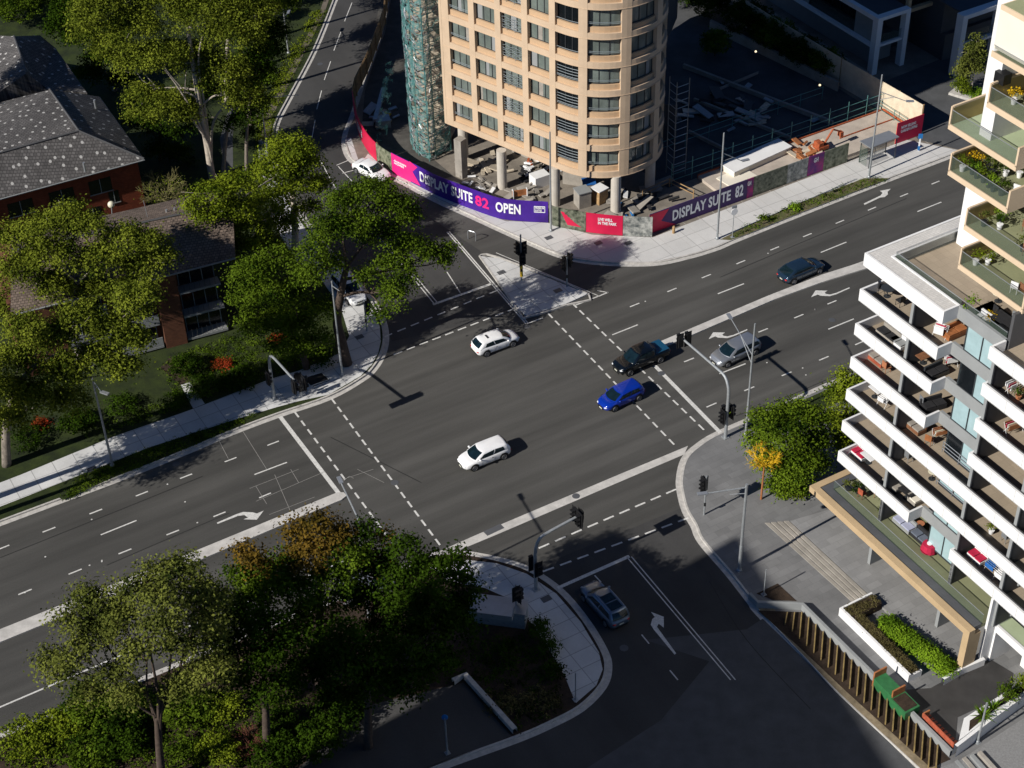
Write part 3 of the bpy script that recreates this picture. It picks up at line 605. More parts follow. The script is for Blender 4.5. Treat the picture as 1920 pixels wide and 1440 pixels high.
def hcurve(mb, s0, s1, o0, o1, z0, z1, step=.6):
    k = max(1, int((s1-s0)/step))
    for i in range(k):
        a = s0+(s1-s0)*i/k; b = s0+(s1-s0)*(i+1)/k; q = [hat(a, o0), hat(b, o0), hat(b, o1), hat(a, o1)]
        vs = [Vector((p.x, p.y, z0)) for p in q]+[Vector((p.x, p.y, z1)) for p in q]; mb.add(vs, [(0, 3, 2, 1), (4, 5, 6, 7), (0, 4, 5, 1), (1, 5, 6, 2), (2, 6, 7, 3), (3, 7, 4, 0)])
def text_mesh(txt, size, sx=.8, bold=.03):
    c = bpy.data.curves.new('t', 'FONT'); c.body = txt; c.size = size; c.offset = bold; c.extrude = .0; c.resolution_u = 3; c.space_character = 1.05
    o = bpy.data.objects.new('t', c); COL.objects.link(o); bpy.context.view_layer.update()
    me = bpy.data.meshes.new_from_object(o.evaluated_get(bpy.context.evaluated_depsgraph_get())); bpy.data.objects.remove(o)
    vs = [v.co.copy() for v in me.vertices]; fs = [tuple(p.vertices) for p in me.polygons]; x0 = min(v.x for v in vs); x1 = max(v.x for v in vs); y0 = min(v.y for v in vs); y1 = max(v.y for v in vs)
    return [((v.x-x0)/(x1-x0), (v.y-y0)/(y1-y0)) for v in vs], fs
def lettering(txt, fn, parent, mt, name='lettering'):
    """fn(x, y) maps the unit square of the words onto the sign; built as 15 mm thick letters"""
    vs, fs = text_mesh(txt, 1.0); n = len(vs); mb = MB()
    mb.add([fn(x, y, 0.0) for x, y in vs]+[fn(x, y, 1.0) for x, y in vs], [tuple(i+n for i in f) for f in fs]+[tuple(reversed(f)) for f in fs]); return mb.build(name, mt, parent)
def hban(name, label, s0, s1, mt, z0=.05, z1=HH):
    t = thing(name, label, 'hoarding', tuple(hat((s0+s1)/2)), 'printed hoarding panels round the tower site')
    mb = MB(); hcurve(mb, s0+.02, s1-.02, 0, .06, HZ+z0, HZ+z1); mb.build('printed_face', mt, t)
    mb = MB(); k = max(1, int((s1-s0)/2.4))
    for i in range(k+1):
        p = hat(s0+.1+(s1-s0-.2)*i/k, -.12); mb.box(p, .09, .09, HH-.05)
    hcurve(mb, s0+.02, s1-.02, -.09, -.02, HZ+HH-.3, HZ+HH-.2, 1.2); mb.build('back_posts', M['timber'], t)
    return t
S0, S1, S2, S3, S4, S5, S6 = 0, hs_of(708), hs_of(736), hs_of(1029), hs_of(1099), hs_of(1167), hl[-1]
t = hban('hoarding_panel', 'crimson curved hoarding banner with pale writing behind the parked white car', S0, S1, M['red'])
lettering('THE GRAND\nRESIDENCES', lambda x, y, k: hat(S0+4.8+x*2.6, .07+.015*k)+ZX*(.7+y*.9), t, M['letter'])
imgm = [mat('printed park picture', (.012, .022, .010), .5, scale=2.6, var2=(.22, .23, .17)), mat('printed street picture', (.02, .035, .04), .5, scale=2.0, var2=(.50, .50, .46)), mat('printed garden picture', (.03, .045, .02), .5, scale=2.2, var2=(.30, .31, .22))]
t = hban('hoarding_panel', 'short pale olive hoarding picture between the crimson and pink banners', S1, S2, imgm[2])
t = hban('hoarding_panel', 'long purple hoarding banner reading DISPLAY SUITE 82 OPEN with a pink left end', S2, S3, M['purple'], 0, 2.4)
mb = MB(); pe = hs_of(772); hcurve(mb, S2+.03, pe, .061, .075, HZ+.02, HZ+2.38); mb.build('pink_end', M['magenta'], t)
mb = MB()      # slanted edge between pink and purple
k0, k1 = pe, hs_of(790)
mb.add([hat(k0, .0755)+ZX*(HZ+.02), hat(k1, .0755)+ZX*(HZ+.02), hat(k0+(k1-k0)*.25, .0755)+ZX*1.4, hat(k0+(k1-k0)*.8, .0755)+ZX*(HZ+2.1), hat(k0, .0755)+ZX*(HZ+2.38)], [(0, 1, 2, 3, 4)]); mb.build('pink_edge', M['magenta'], t)
def ontxt(a, b, z0, z1, off=.078): return lambda x, y, k: hat(a+(b-a)*x, off+.015*k)+ZX*(HZ+z0+(z1-z0)*y)
lettering('DISPLAY SUITE', ontxt(hs_of(789), hs_of(887), .62, 1.80), t, M['letter'])
lettering('82', ontxt(hs_of(893), hs_of(918), .58, 1.78), t, M['magenta'])
lettering('OPEN', ontxt(hs_of(930), hs_of(977), .64, 1.80), t, M['letter'])
def panelbox(fn, a, b, z0, z1, parent, mt, hole=True):
    mb = MB(); th = .07
    for (x0, x1, y0, y1) in ([(0, 1, 0, .12), (0, 1, .88, 1), (0, .05, .12, .88), (.95, 1, .12, .88)] if hole else [(0, 1, 0, 1)]):
        mb.add([fn(x0, y0, 1), fn(x1, y0, 1), fn(x1, y1, 1), fn(x0, y1, 1)], [(0, 1, 2, 3)])
    mb.build('emblem_border', mt, parent)
f_ = ontxt(hs_of(1001), hs_of(1023), 1.0, 1.75); panelbox(f_, 0, 0, 0, 0, t, M['letter']); lettering('PREMIUM\nSUITES', ontxt(hs_of(1003.5), hs_of(1021), 1.12, 1.62), t, M['letter'])
lettering('GARDEN\nHOMES', ontxt(hs_of(742), hs_of(764), 1.15, 1.65, .08), t, M['letter'])
t = hban('hoarding_panel', 'dark hoarding picture panel of garden furniture right of the purple OPEN banner', S3+.1, S4, imgm[0])
mb = MB()
for k in range(5): s_ = S3+1.6+k*.28; mb.add([hat(s_, .066)+ZX*(1.9-k*.25), hat(s_+.35, .066)+ZX*(1.9-k*.25), hat(s_+1.0, .066)+ZX*(.5), hat(s_+.7, .066)+ZX*.5], [(0, 1, 2, 3)])
mb.build('printed_chair', M['red'], t)
t = hban('hoarding_panel', 'bright red hoarding panel with a small white nameplate between two picture panels', S4, S5, M['red'])
lettering('LIVE WELL\nIN THE PARK', ontxt(S4+1.2, S4+3.0, 1.0, 1.75, .066), t, M['letter'])
t = hban('hoarding_panel', 'grey green hoarding picture panel of a park next to the pink corner', S5, S6, imgm[1])
# straight part along the main road
def rb(w0, w1, name, label, mt, z1=HH):
    t = thing(name, label, 'hoarding', tuple(Q(-40.6, (w0+w1)/2, HZ)), 'printed hoarding panels along the main road')
    mb = MB(); mb.qbox(-40.66, -40.6, w0+.02, w1-.02, HZ+.05, HZ+z1); mb.build('printed_face', mt, t)
    mb = MB(); k = max(1, int((w1-w0)/2.4))
    for i in range(k+1): x = w0+.1+(w1-w0-.25)*i/k; mb.qbox(-40.8, -40.68, x, x+.08, HZ, HZ+z1-.08)
    mb.build('back_posts', M['timber'], t); return t
def wpx(px):
    best = min(range(600), key=lambda k: abs(proj_x(Q(-40.6, 10+k*.07, 1.2))-px)); return 10+best*.07
def rtxt(a, b, z0, z1): return lambda x, y, k: Q(-40.585+.015*k, wpx(a)+(wpx(b)-wpx(a))*x, HZ+z0+(z1-z0)*y)
wA, wB, wC, wD, wE, wF, wG = 10.7, wpx(1401), wpx(1413), wpx(1515), wpx(1545), wpx(1590), wpx(1680)
t = rb(wA, wB, 'hoarding_panel', 'purple hoarding banner reading DISPLAY SUITE 82 on the main road side', M['purpledark'])
mb = MB(); mb.add([Q(-40.59, wA+.02, HZ+.06), Q(-40.59, wA+3.2, HZ+.06), Q(-40.59, wA+1.4, HZ+1.1), Q(-40.59, wA+2.3, HZ+2.2), Q(-40.59, wA+.02, HZ+2.26)], [(0, 1, 2, 3, 4)]); mb.build('pink_end', M['red'], t)
lettering('DISPLAY SUITE', rtxt(1261, 1370, .6, 1.82), t, M['letter']); lettering('82', rtxt(1378, 1393, .6, 1.95), t, M['letter'])
t = rb(wB, wC, 'hoarding_panel', 'narrow magenta and purple hoarding panel after the words DISPLAY SUITE', mat('magenta to purple print', (.06, .01, .13), .5, scale=1.0, var2=(.5, .01, .12))); lettering('GH', rtxt(1401, 1407, 1.5, 2.0), t, M['letter'])
t = rb(wC, wpx(1476), 'hoarding_panel', 'dark green park picture on the hoarding right after the magenta panel', imgm[0])
t = rb(wpx(1476), wD, 'hoarding_panel', 'hoarding picture of a glassy building over lawn, left of the purple square', imgm[1])
t = rb(wD, wE, 'hoarding_panel', 'square purple and magenta hoarding panel with a small white logo between two park pictures', mat('purple to magenta print', (.07, .012, .16), .5, scale=.8, var2=(.4, .02, .16))); lettering('GH', rtxt(1525, 1533, 1.4, 1.95), t, M['letter'])
t = rb(wE, wF, 'hoarding_panel', 'hoarding picture of tower blocks over a lawn, next to the bus shelter', imgm[2])
t = rb(wG, 45.0, 'hoarding_panel', 'crimson hoarding panel at the far right end above the bus shelter roof', M['red'], 2.5); lettering('NOW SELLING\nGARDEN LIVING', lambda x, y, k: Q(-40.585+.015*k, 42.0+x*2.2, HZ+1.2+y*.8), t, M['letter'])
# timber fences
def fence(name, label, pts, h, mt, post='timber', dz=Z1):
    t = thing(name, label, 'fence', tuple(pts[0])); mb = MB(); pb = MB()
    for a, b in zip(pts, pts[1:]):
        d = (b-a); n = Vector((-d.y, d.x, 0)).normalized(); mb.obox(a+ZX*.05, d, n*.04, ZX*h); k = max(1, int(d.length/2.4))
        for i in range(k+1): p = a+d*i/k; pb.box(p-n*.1, .1, .1, h+.08, math.atan2(d.y, d.x))
        pb.obox(a-n*.08+ZX*(h*.45), d, n*.05, ZX*.1); pb.obox(a-n*.08+ZX*(h-.1), d, n*.05, ZX*.1)
    mb.build('boards', mt, t); pb.build('posts', M[post], t); return t
fence('plywood_fence', 'tall pale plywood fence in sun running back from the crimson hoarding end', [Q(-41.0, 45.05, Z1), Q(-44.5, 44.9, Z1), Q(-48.5, 44.7, Z1), Q(-53.2, 44.4, Z1)], 3.3, M['ply'])
fence('plywood_fence', 'shaded continuation of the plywood fence below the dark glass building', [Q(-53.4, 44.4, Z1), Q(-60, 44.2, Z1), Q(-70, 44, Z1)], 3.3, M['ply'])
fence('board_fence', 'dark timber board fence along the side road left of the scaffold', cr([P(664, 204, Z1), P(668, 180, Z1), P(688, 140, Z1), P(705, 95, Z1), P(722, 45, Z1), P(732, -30, Z1)], 2), 2.2, M['timber'])
# ---------------------------------------------------------------- things on the building site
def at(px, py, z=Z1): return P(px, py, z)
def boxthing(name, label, cat, px, py, sx, sy, sz, rz, mt, group=None, lid=None):
    b = at(px, py); t = thing(name, label, cat, tuple(b), group); m = MB(); m.box(b, sx, sy, sz, rz); m.build('body', mt, t)
    if lid: m = MB(); m.box(b+ZX*sz, sx+.12, sy+.12, .1, rz); m.build('lid', lid, t)
    return t
AW = math.atan2(WX.y, WX.x)
# long white roof box behind the hoarding
a = P(1382, 342, Z1); t = thing('plant_box', 'long flat white box unit behind the purple hoarding on the sunny deck', 'site unit', tuple(a))
m = MB(); c0 = P(1376, 339, Z1); c1 = P(1482, 291, Z1); d = (c1-c0); n = Vector((-d.y, d.x, 0)).normalized(); m.obox(c0, d, n*1.9, ZX*.95); m.build('body', M['offwhite'], t)
m = MB(); m.obox(c0-d.normalized()*.08-n*.08+ZX*.95, d+d.normalized()*.16, n*2.06, ZX*.12); m.build('lid', M['white'], t)
m = MB(); m.obox(c0-d.normalized()*1.5-n*1.6, d.normalized()*3.5, n*2.6, ZX*.45); tag(m.build('concrete_plinth', M['offwhite']), 'low pale concrete plinth in front of the long white box unit', 'plinth')
t = thing('site_deck', 'sunlit concrete deck slab behind the main road hoarding', 'deck', tuple(Q(-44, 30, Z1))); m = MB(); m.qbox(-46.2, -41.2, 20.5, 44.6, Z1, Z1+.35); m.build('slab', mat('pale deck concrete', (.44, .38, .32), .85, var=.15, scale=.8, fine=.1), t)  # paler concrete than the rest of the site floor
m = MB(); m.qbox(-46.32, -46.2, 20.5, 44.6, Z1, Z1+.5); m.qbox(-46.2, -41.2, 44.5, 44.62, Z1+.35, Z1+.55); m.qbox(-44.2, -44.1, 37, 44.5, Z1+.35, Z1+.47); m.build('form_boards', M['rust'], t)
# debris piles
def pile(name, label, cat, px, py, items, z=Z1):
    b = P(px, py, z); t = thing(name, label, cat, tuple(b))
    for nm, mt, n, sz, sp in items:
        m = MB()
        for i in range(n):
            c = b+Vector((random.gauss(0, sp), random.gauss(0, sp), random.uniform(0, .25))); r_ = random.uniform(0, PI); L_ = sz*random.uniform(.6, 1.5)
            ax = Vector((math.cos(r_), math.sin(r_), random.uniform(-.15, .25))).normalized()*L_; ay = Vector((-math.sin(r_), math.cos(r_), random.uniform(-.1, .3)))*L_*random.uniform(.2, .6); m.obox(c, ax, ay, ax.cross(ay).normalized()*(-.1 if ax.cross(ay).z < 0 else .1)*random.uniform(.6, 2))
        m.build(nm, mt, t)
    return t
pile('rubble_pile', 'white torn sheeting and rubble pile under the tower between its two middle columns', 'rubble', 1005, 325, [('sheeting', M['whitepl'], 14, .9, .9), ('dark_scrap', M['blackcl'], 12, .8, 1.0), ('planks', M['rust'], 5, .6, .8)])
pile('rubble_pile', 'long heap of pale slabs and white bags just behind the purple OPEN banner', 'rubble', 905, 360, [('slabs', M['slab'], 14, .9, 1.1), ('bags', M['whitepl'], 14, .6, 1.1)])
pile('rubble_pile', 'broken concrete lumps heaped behind the banner beside the left column', 'rubble', 985, 378, [('slabs', M['slab'], 18, 1.0, 1.1)])
pile('rubble_pile', 'timber offcuts lying in the shade at the foot of the scaffold side', 'rubble', 905, 318, [('planks', M['plank'], 14, 1.2, 1.2), ('slabs', M['slab'], 8, .8, 1.2)])
pile('rubble_pile', 'heap of grey form panels right of the corner column', 'rubble', 1195, 378, [('panels', M['slab'], 10, 1.6, 1.3), ('dark_scrap', M['blackcl'], 8, .9, 1.3), ('sheets', M['whitepl'], 3, .9, 1.4)])
pile('rubble_pile', 'grey boards and dark scrap behind the park picture hoarding panel', 'rubble', 1180, 412, [('boards', M['slab'], 8, 1.1, .9), ('dark_scrap', M['bluesign'], 4, .8, .9)])
pile('rubble_pile', 'scrap timber and steel in the narrow yard left of the scaffold', 'rubble', 716, 225, [('planks', M['plank'], 8, 1.0, .9), ('steel', M['galv'], 8, 1.2, .9), ('straps', M['yellow'], 2, .6, .8)])
pile('timber_stack', 'orange formwork timber scattered in front of the white box unit', 'timber', 1515, 290, [('boards', M['orange'], 9, 1.3, .7), ('planks', M['plank'], 8, 1.2, .8)], .5)
pile('rubble_pile', 'grey formwork stacked in the dark pit behind the tower', 'rubble', 1330, 215, [('panels', M['galv'], 9, 1.6, 2.2), ('dark_scrap', M['blackcl'], 9, 1.2, 2.2)])
pile('rubble_pile', 'dark bundle of pipes in the shaded pit with two pale sheets', 'rubble', 1400, 200, [('bundles', M['dgrey'], 9, 1.5, 1.4), ('pale_sheets', M['galv'], 3, 1.4, 2.6)])
# wrapped pallets
t = boxthing('wrapped_pallet', 'tall grey wrapped pallet under the rounded corner of the tower', 'pallet', 1092, 384, 1.3, 1.3, 1.7, .4, M['slab'], lid=M['grey'])
t = boxthing('wrapped_pallet', 'tan pallet with a torn white cover beside the grey wrapped one', 'pallet', 1124, 377, 1.2, 1.2, 1.5, .7, M['timber'], lid=M['whitepl'])
t = boxthing('wrapped_pallet', 'squat pallet draped with blue sheet behind the grey wrapped pallet', 'pallet', 1104, 360, 1.2, 1.2, 1.2, .1, M['slab'], lid=M['bluecl'])
t = boxthing('rubbish_skip', 'big white sack of rubble under the tower behind the plywood wall', 'rubble bag', 1012, 345, 1.7, 1.3, 1.2, .5, M['whitepl'])
b = at(975, 372); t = thing('barrier', 'orange and white site barrier next to the left round column', 'barrier', tuple(b)); m = MB(); m.box(b+ZX*.3, 1.6, .08, .7, .2); m.build('board', M['orange'], t); m = MB(); m.box(b+Vector((-.7, -.1, 0)), .08, .5, 1.05, .2); m.box(b+Vector((.7, .15, 0)), .08, .5, 1.05, .2); m.build('feet', M['whitepl'], t)
# small crane-like hoist arm in the yard
b = at(672, 240); b = at(700, 240); t = thing('conveyor', 'grey steel conveyor arm lying in the yard beside the crimson banner', 'machine', tuple(b)); m = MB(); e = at(716, 180); m.obox(b+ZX*.7, (e-b), Vector((.5, 0, 0)), ZX*.35); m.build('arm', M['galv'], t)
m = MB(); m.box(b+Vector((1.0, .5, 0)), 1.6, 1.4, .9, .2); m.build('hopper', M['galv'], t); m = MB()
for q in (b+Vector((.2, .3, 0)), e+Vector((.2, -.3, 0))): m.tube(q, q+ZX*.75, .08)
m.build('legs', M['black'], t)
# red excavator-like breaker on the deck
b = at(1538, 283, .5); t = thing('mini_digger', 'small rusty red digger working on the sunny deck', 'digger', tuple(b)); ag = AW
m = MB(); m.box(b+Vector((0, .35, 0)), 1.6, .3, .35, ag); m.box(b-Vector((0, .45, 0)), 1.6, .3, .35, ag); m.build('tracks', M['black'], t)
m = MB(); m.box(b+ZX*.4, 1.3, 1.1, .35, ag); m.box(b+ZX*.75+WX*-.3, .6, .9, .45, ag); m.build('body', M['rust'], t)
m = MB(); p0 = b+ZX*.8+WX*.5; p1 = p0+WX*.9+ZX*1.3; p2 = p1+WX*1.1-ZX*.6; m.tube(p0, p1, .12, .1); m.tube(p1, p2, .1, .08); m.build('boom', M['rust'], t)
m = MB(); m.box(p2-ZX*.5, .4, .5, .5, ag); m.build('bucket', M['rust'], t)
# edge protection along the pit
def railing(name, label, pts, hs, mt, rails=(.5, 1.05, 1.7), r=.04, cat='guard rail'):
    t = thing(name, label, cat, tuple(pts[0])); m = MB()
    for p in pts: m.tube(p, p+ZX*hs, r, n=6)
    m.build('posts', mt, t); m = MB()
    for h in rails:
        for a, b in zip(pts, pts[1:]): m.tube(a+ZX*h, b+ZX*h, r*.75, n=5)
    m.build('rails', mt, t); return t
railing('edge_rail', 'long teal scaffold guard rail along the edge of the dark pit', [Q(-46.6, 17.5+i*2.5, Z1) for i in range(12)], 2.6, M['teal'], (.6, 1.3, 2.1))
railing('edge_rail', 'short teal guard rail along the right side of the sunny deck', [Q(-46.6, 45-.9, Z1), Q(-44, 44.1, Z1), Q(-42, 44.1, Z1)], 1.6, M['teal'], (.6, 1.1, 1.5))
railing('edge_rail', 'teal rails further back across the dark pit', [Q(-52, 20+i*3, Z1) for i in range(8)], 1.6, M['teal'], (.8, 1.5))
railing('edge_rail', 'timber handrail behind the corner of the hoarding beside the tower', [at(1205, 372), at(1255, 350), at(1300, 372)], 1.0, M['timber'], (.5, .95), .06)
t = thing('ladder_scaffold', 'narrow grey ladder scaffold standing against the dark side of the tower', 'scaffold', tuple(at(1268, 330)))
b0 = at(1262, 335); m = MB()
for i in range(3):
    for q in (b0+Vector((i*.0, 0, 0)), b0+Vector((1.3, .8, 0)), b0+Vector((-.6, 1.2, 0))): m.tube(q, q+ZX*11, .045, n=6)
m.build('standards', M['galv'], t); m = MB()
for k in range(1, 14):
    z = k*.8; m.tube(b0+ZX*z, b0+Vector((1.3, .8, z)), .035, n=5); m.tube(b0+ZX*z, b0+Vector((-.6, 1.2, z)), .03, n=5)
m.build('rungs', M['galv'], t)
# pit: darker floor sheet, kerb beam, lamps
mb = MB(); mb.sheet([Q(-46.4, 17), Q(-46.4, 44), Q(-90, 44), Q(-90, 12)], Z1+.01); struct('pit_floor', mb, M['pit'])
m = MB(); a = P(1270, 60, Z1); b = P(1600, 175, Z1)
for (a_, b_, lb) in (((1300, 190), (1480, 262), 'second low concrete beam across the pit, nearer the hoarding'), ((1290, 250), (1360, 285), 'short concrete beam beside the ladder scaffold'), ((1420, 140), (1330, 178), 'concrete cross beam joining the long pit beams')):
    m = MB(); m.obox(P(*a_, Z1), P(*b_, Z1)-P(*a_, Z1), Vector((.15, .22, 0)), ZX*.35); tag(m.build('concrete_beam', M['slab'], org=P(*a_, Z1)), lb, 'beam')
pile('formwork_stack', 'stack of pale formwork sheets in the pit below the long beam', 'formwork', 1440, 225, [('sheets', M['plank'], 6, 1.3, 1.5), ('props', M['galv'], 8, 1.2, 1.8)])
m = MB(); m.obox(P(1280, 128, Z1), P(1560, 236, Z1)-P(1280, 128, Z1), Vector((.2, .25, 0)), ZX*.5); tag(m.build('retaining_beam', M['slab']), 'long low concrete beam crossing the dark pit', 'beam')
m = MB(); m.obox(P(1330, 55, Z1), P(1570, 172, Z1)-P(1330, 55, Z1), Vector((.2, .35, 0)), ZX*1.1); tag(m.build('retaining_wall', M['slab']), 'long shaded retaining wall below the dark shrubs', 'wall')
for (px, py), lb in (((1417, 98), 'small lit bulkhead lamp on the retaining wall, nearer the tower'), ((1537, 161), 'small lit bulkhead lamp on the retaining wall, nearer the plywood fence')):
    b = P(px, py, 1.2); t = thing('wall_lamp', lb, 'lamp', tuple(b), 'lit lamps on the retaining wall'); m = MB(); m.box(b-ZX*.1, .22, .12, .1); m.build('bracket', M['galv'], t)
    m = MB(); m.blob(b+ZX*.1, .13, .13, .11); lm = mat('lit lamp', (.9, .8, .55), .4, emit=(1, .8, .5)); lm.node_tree.nodes['Principled BSDF'].inputs['Emission Strength'].default_value = 1.4; m.build('glowing_cover', lm, t)
# ---------------------------------------------------------------- bus shelter, blue marker
b = at(1655, 285); t = thing('bus_shelter', 'bus shelter with a pale flat roof and glass back in front of the crimson hoarding', 'bus shelter', tuple(b))
r = [P(1612, 264.5, 2.65), P(1667, 245, 2.65), P(1686, 256.5, 2.65), P(1632, 277.5, 2.65)]; m = MB(); m.prism(r, 2.57, 2.68); m.build('roof', M['alu'], t)
m = MB()
for q in r: p = Vector((q.x, q.y, 0))+(sum((Vector((s_.x, s_.y, 0)) for s_ in r), Vector((0, 0, 0)))/4-Vector((q.x, q.y, 0)))*.1; m.tube(p+ZX*Z1, p+ZX*2.58, .05, n=8)
m.build('posts', M['frame'], t); m = MB(); i0, i1 = Vector((r[0].x, r[0].y, 0)), Vector((r[1].x, r[1].y, 0)); i3 = Vector((r[3].x, r[3].y, 0)); m.obox(i0+(i1-i0)*.06+ZX*.3, (i1-i0)*.88, Vector((.02, -.03, 0)), ZX*2.0); m.obox(i0+(i3-i0)*.1+ZX*.3, (i3-i0)*.7, Vector((.03, .02, 0)), ZX*2.0); m.build('glass_panels', M['glassg'], t)
m = MB(); m.obox(i0+(i1-i0)*.2+(i3-i0)*.2+ZX*.5, (i1-i0)*.55, (i3-i0)*.2, ZX*.06); m.build('bench', M['alu'], t)
railing('handrail', 'low pale hoop rail on the footpath beside the bus shelter', [at(1612, 303), at(1640, 292), at(1660, 285)], .9, M['alu'], (.45, .88), .035, 'handrail')
b = at(1722, 283); t = thing('bus_stop_marker', 'slim bright blue marker post by the road right of the bus shelter', 'post', tuple(b)); m = MB(); m.box(b, .14, .1, 1.9); m.build('post', M['whitepl'], t); m = MB(); m.box(b+ZX*1.5, .42, .14, .5); m.box(b+ZX*.1, .2, .14, .5); m.build('blue_blade', M['bluesign'], t)
b = at(1263, 437); t = thing('bollard', 'short sandy stub of a bollard in front of the DISPLAY SUITE banner', 'bollard', tuple(b)); m = MB(); m.lathe(b, [(.14, 0), (.14, .5), (.1, .62), (.16, .66), (.1, .8)], 10); m.build('stub', M['timber'], t)
for px, py, lb in [(1029, 446, 'small dark pit cover on the corner footpath close to the light pole'), (1122, 454+2, 'small dark pit cover on the corner footpath below the red panel'), (1178, 456, 'small dark pit cover on the corner footpath below the park picture panel'), (940, 511, 'small dark pit cover on the traffic island by the yellow post'), (1046, 545, 'small dark pit cover on the traffic island by the right hand signal'), (1024, 1123, 'square dark pit cover on the shaded corner footpath'), (674, 632, 'round dark pit cover on the shaded footpath by the big tree'), (172, 880, 'dark rectangular pit cover on the lower left footpath')]:
    p = at(px, py); m = MB(); m.box(p+ZX*.012, .75, .55, .02, AW); t = tag(m.build('pit_cover', M['roofdark'], org=p), lb, 'pit cover')
p = at(600, 711); t = thing('cable_pit', 'open dark cable pit with a lifted lid frame on the left corner footpath', 'cable pit', tuple(p)); m = MB(); q = PP([(568, 708), (603, 698), (618, 712), (582, 724)], .16)
for a, b in zip(q, q[1:]+q[:1]): m.tube(a, b, .06, n=5)
m.build('frame', M['galv'], t); m = MB(); m.sheet(q, .155); m.build('cover', M['black'], t)
# ---------------------------------------------------------------- the white balcony building
bld = thing('balcony_apartments', 'white terraced apartment building with long stepped balconies and tan balconies above', 'building', tuple(Q(10, 6)))
Zk = lambda k: 7.8+3*k
UB = 46.0
def bpart(name, mt, fn, parent=None):
    m = MB(); fn(m); return m.build(name, mt, parent or bld)
def balc(k, u0, u1, left_end, right_end, depth=4.2, floor='balfloor'):
    z = Zk(k); zt = z; zb = z-1.0
    m = MB(); m.qbox(u0, u1, 0, .16, zb, zt)
    if left_end: m.qbox(u0, u0+.16, .16, 11 if u0 < 1 else 1.28, zb, zt)
    if right_end: m.qbox(u1-.16, u1, .16, 1.28, zb, zt)
    uj = u0+2.2
    while uj < u1-1: m.qbox(uj, uj+.018, -.004, .0, zb+.01, zt-.01, 1); uj += 2.2
    m.qbox(u0+.02, u1-.02, -.006, .0, zb+.02, zb+.05, 1)
    par = m.build('balcony', [M['white'], M['grey']], bld)
    m = MB(); m.qbox(u0+.16, u1-.16, .162, depth+.3, zb+.06, zb+.22); 
    if left_end and u0 < 1: m.qbox(u0+.162, 3.0, depth+.3, 11, zb+.06, zb+.22)
    m.build('balcony_floor', M[floor], par)
    m = MB(); m.qbox(u0+.17, u1-.17, .17, .27, zt-.02, zt+.015)
    m.build('coping', M['dgrey'], par)
    return par
BAL = {}
for k in (3, 4, 5): BAL[('A', k)] = balc(k, 0, 7.95, True, True); BAL[('B', k)] = balc(k, 12.2, UB, False if False else True, True)
BAL[('B', 6)] = balc(6, 12.2, UB, True, True)
for k in (1, 2): BAL[('L', k)] = balc(k, 0, UB, True, True)
BAL[('A', 0)] = balc(0, 0, 7.95, True, True); BAL[('B', 0)] = balc(0, 12.25, UB, True, True)
# core behind the balconies, glazed fronts
UF = [0.0, 4.75, 7.9, 12.35, 16.8, 21.2, 25.6, 30, 34.4, 38.8, 43.2]
def core(m): m.qbox(3.0, UB, 4.5, 20, 0, Zk(6)-1.0)
bpart('core', M['grey'], core)
for k in range(0, 7):
    zf = Zk(k-1)-.78; zc = Zk(k)-1.0+.06     # floor surface of this storey and underside above
    m = MB(); m.qbox(3.05, UB, 4.36, 4.45, zf, zc); g_ = m.build('glazing', M['window'] if k % 2 else M['windowdark'], bld)
    m = MB(); u_ = 3.1
    while u_ < UB: m.qbox(u_, u_+.08, 4.28, 4.36, zf, zc); u_ += 1.1
    m.build('glazing_frame', M['alu'], g_)
    for u_ in UF[1:]:
        if abs(u_-7.9) < .1: continue
        m = MB(); wtop = .35; m.qbox(u_, u_+.22, .42, 4.36, zf, zc); m.build('party_wall', M['dgrey'], bld)
        m = MB(); m.qbox(u_-.012, u_+.235, .3, .42, zf, zc); m.build('fin', M['grey'], bld)
# gap wall with its parapet bands and glass doors
def gapwall(k, u0, u1):
    z = Zk(k); m = MB(); m.qbox(u0, u1, 1.28, 1.5, z-1.0, z); m.qbox(u0, u1, 1.5, 4.3, z-.94, z-.78); w_ = m.build('parapet_band', M['grey'], bld); return w_
def doors(k, u0=8.9, u1=11.9, w0=1.32, dark=False):
    zf = Zk(k-1)-.05; zc = Zk(k)-1.0
    g_ = MB(); g_.qbox(u0, u1, w0+.06, w0+.12, zf, zc-.02); d_ = g_.build('glass_door', M['curtain'], bld)
    f_ = MB()
    for a in (u0, (u0+u1)/2-.04, u1-.08): f_.qbox(a, a+.08, w0, w0+.055, zf, zc-.02)
    f_.qbox(u0+.08, u1-.08, w0, w0+.055, zf, zf+.1); f_.build('door_frame', M['frame'], d_)
    if dark: h = MB(); h.qbox(u0+.1, (u0+u1)/2-.06, w0+.04, w0+.058, zf+.1, zc-.1); h.build('open_leaf', M['windowdark'], d_)
    s_ = MB(); s_.qbox(u1, u1+.35, 1.3, 1.5, zf, zc); s_.qbox(u0-.25, u0, 3.6, 4.3, zf, zc); s_.qbox(u0-.12, u0, 1.5, 4.3, zf, zc); s_.build('return_wall', M['grey'], bld)
for k in (3, 4, 5, 6, 0): gapwall(k, 7.95, 12.2)
for k, dk in ((6, 0), (5, 1), (4, 0), (3, 1), (2, 0), (1, 0), (0, 0)): doors(k, dark=dk)
for k in (3, 2, 1, 0):
    for u0 in (17.4, 21.9): doors(k, u0, u0+3.0, 1.9)
railm = MB()
for k in (2, 3):
    zf = Zk(k-1)
    for h in (.25, .55, .85): railm.tube(Q(8.8, 1.25, zf-.0+h), Q(12.0, 1.25, zf+h), .03, n=6)
    for u_ in (8.8, 10.4, 12): railm.tube(Q(u_, 1.25, zf-.1), Q(u_, 1.25, zf+.9), .03, n=6)
railm.build('gap_railings', M['alu'], bld)
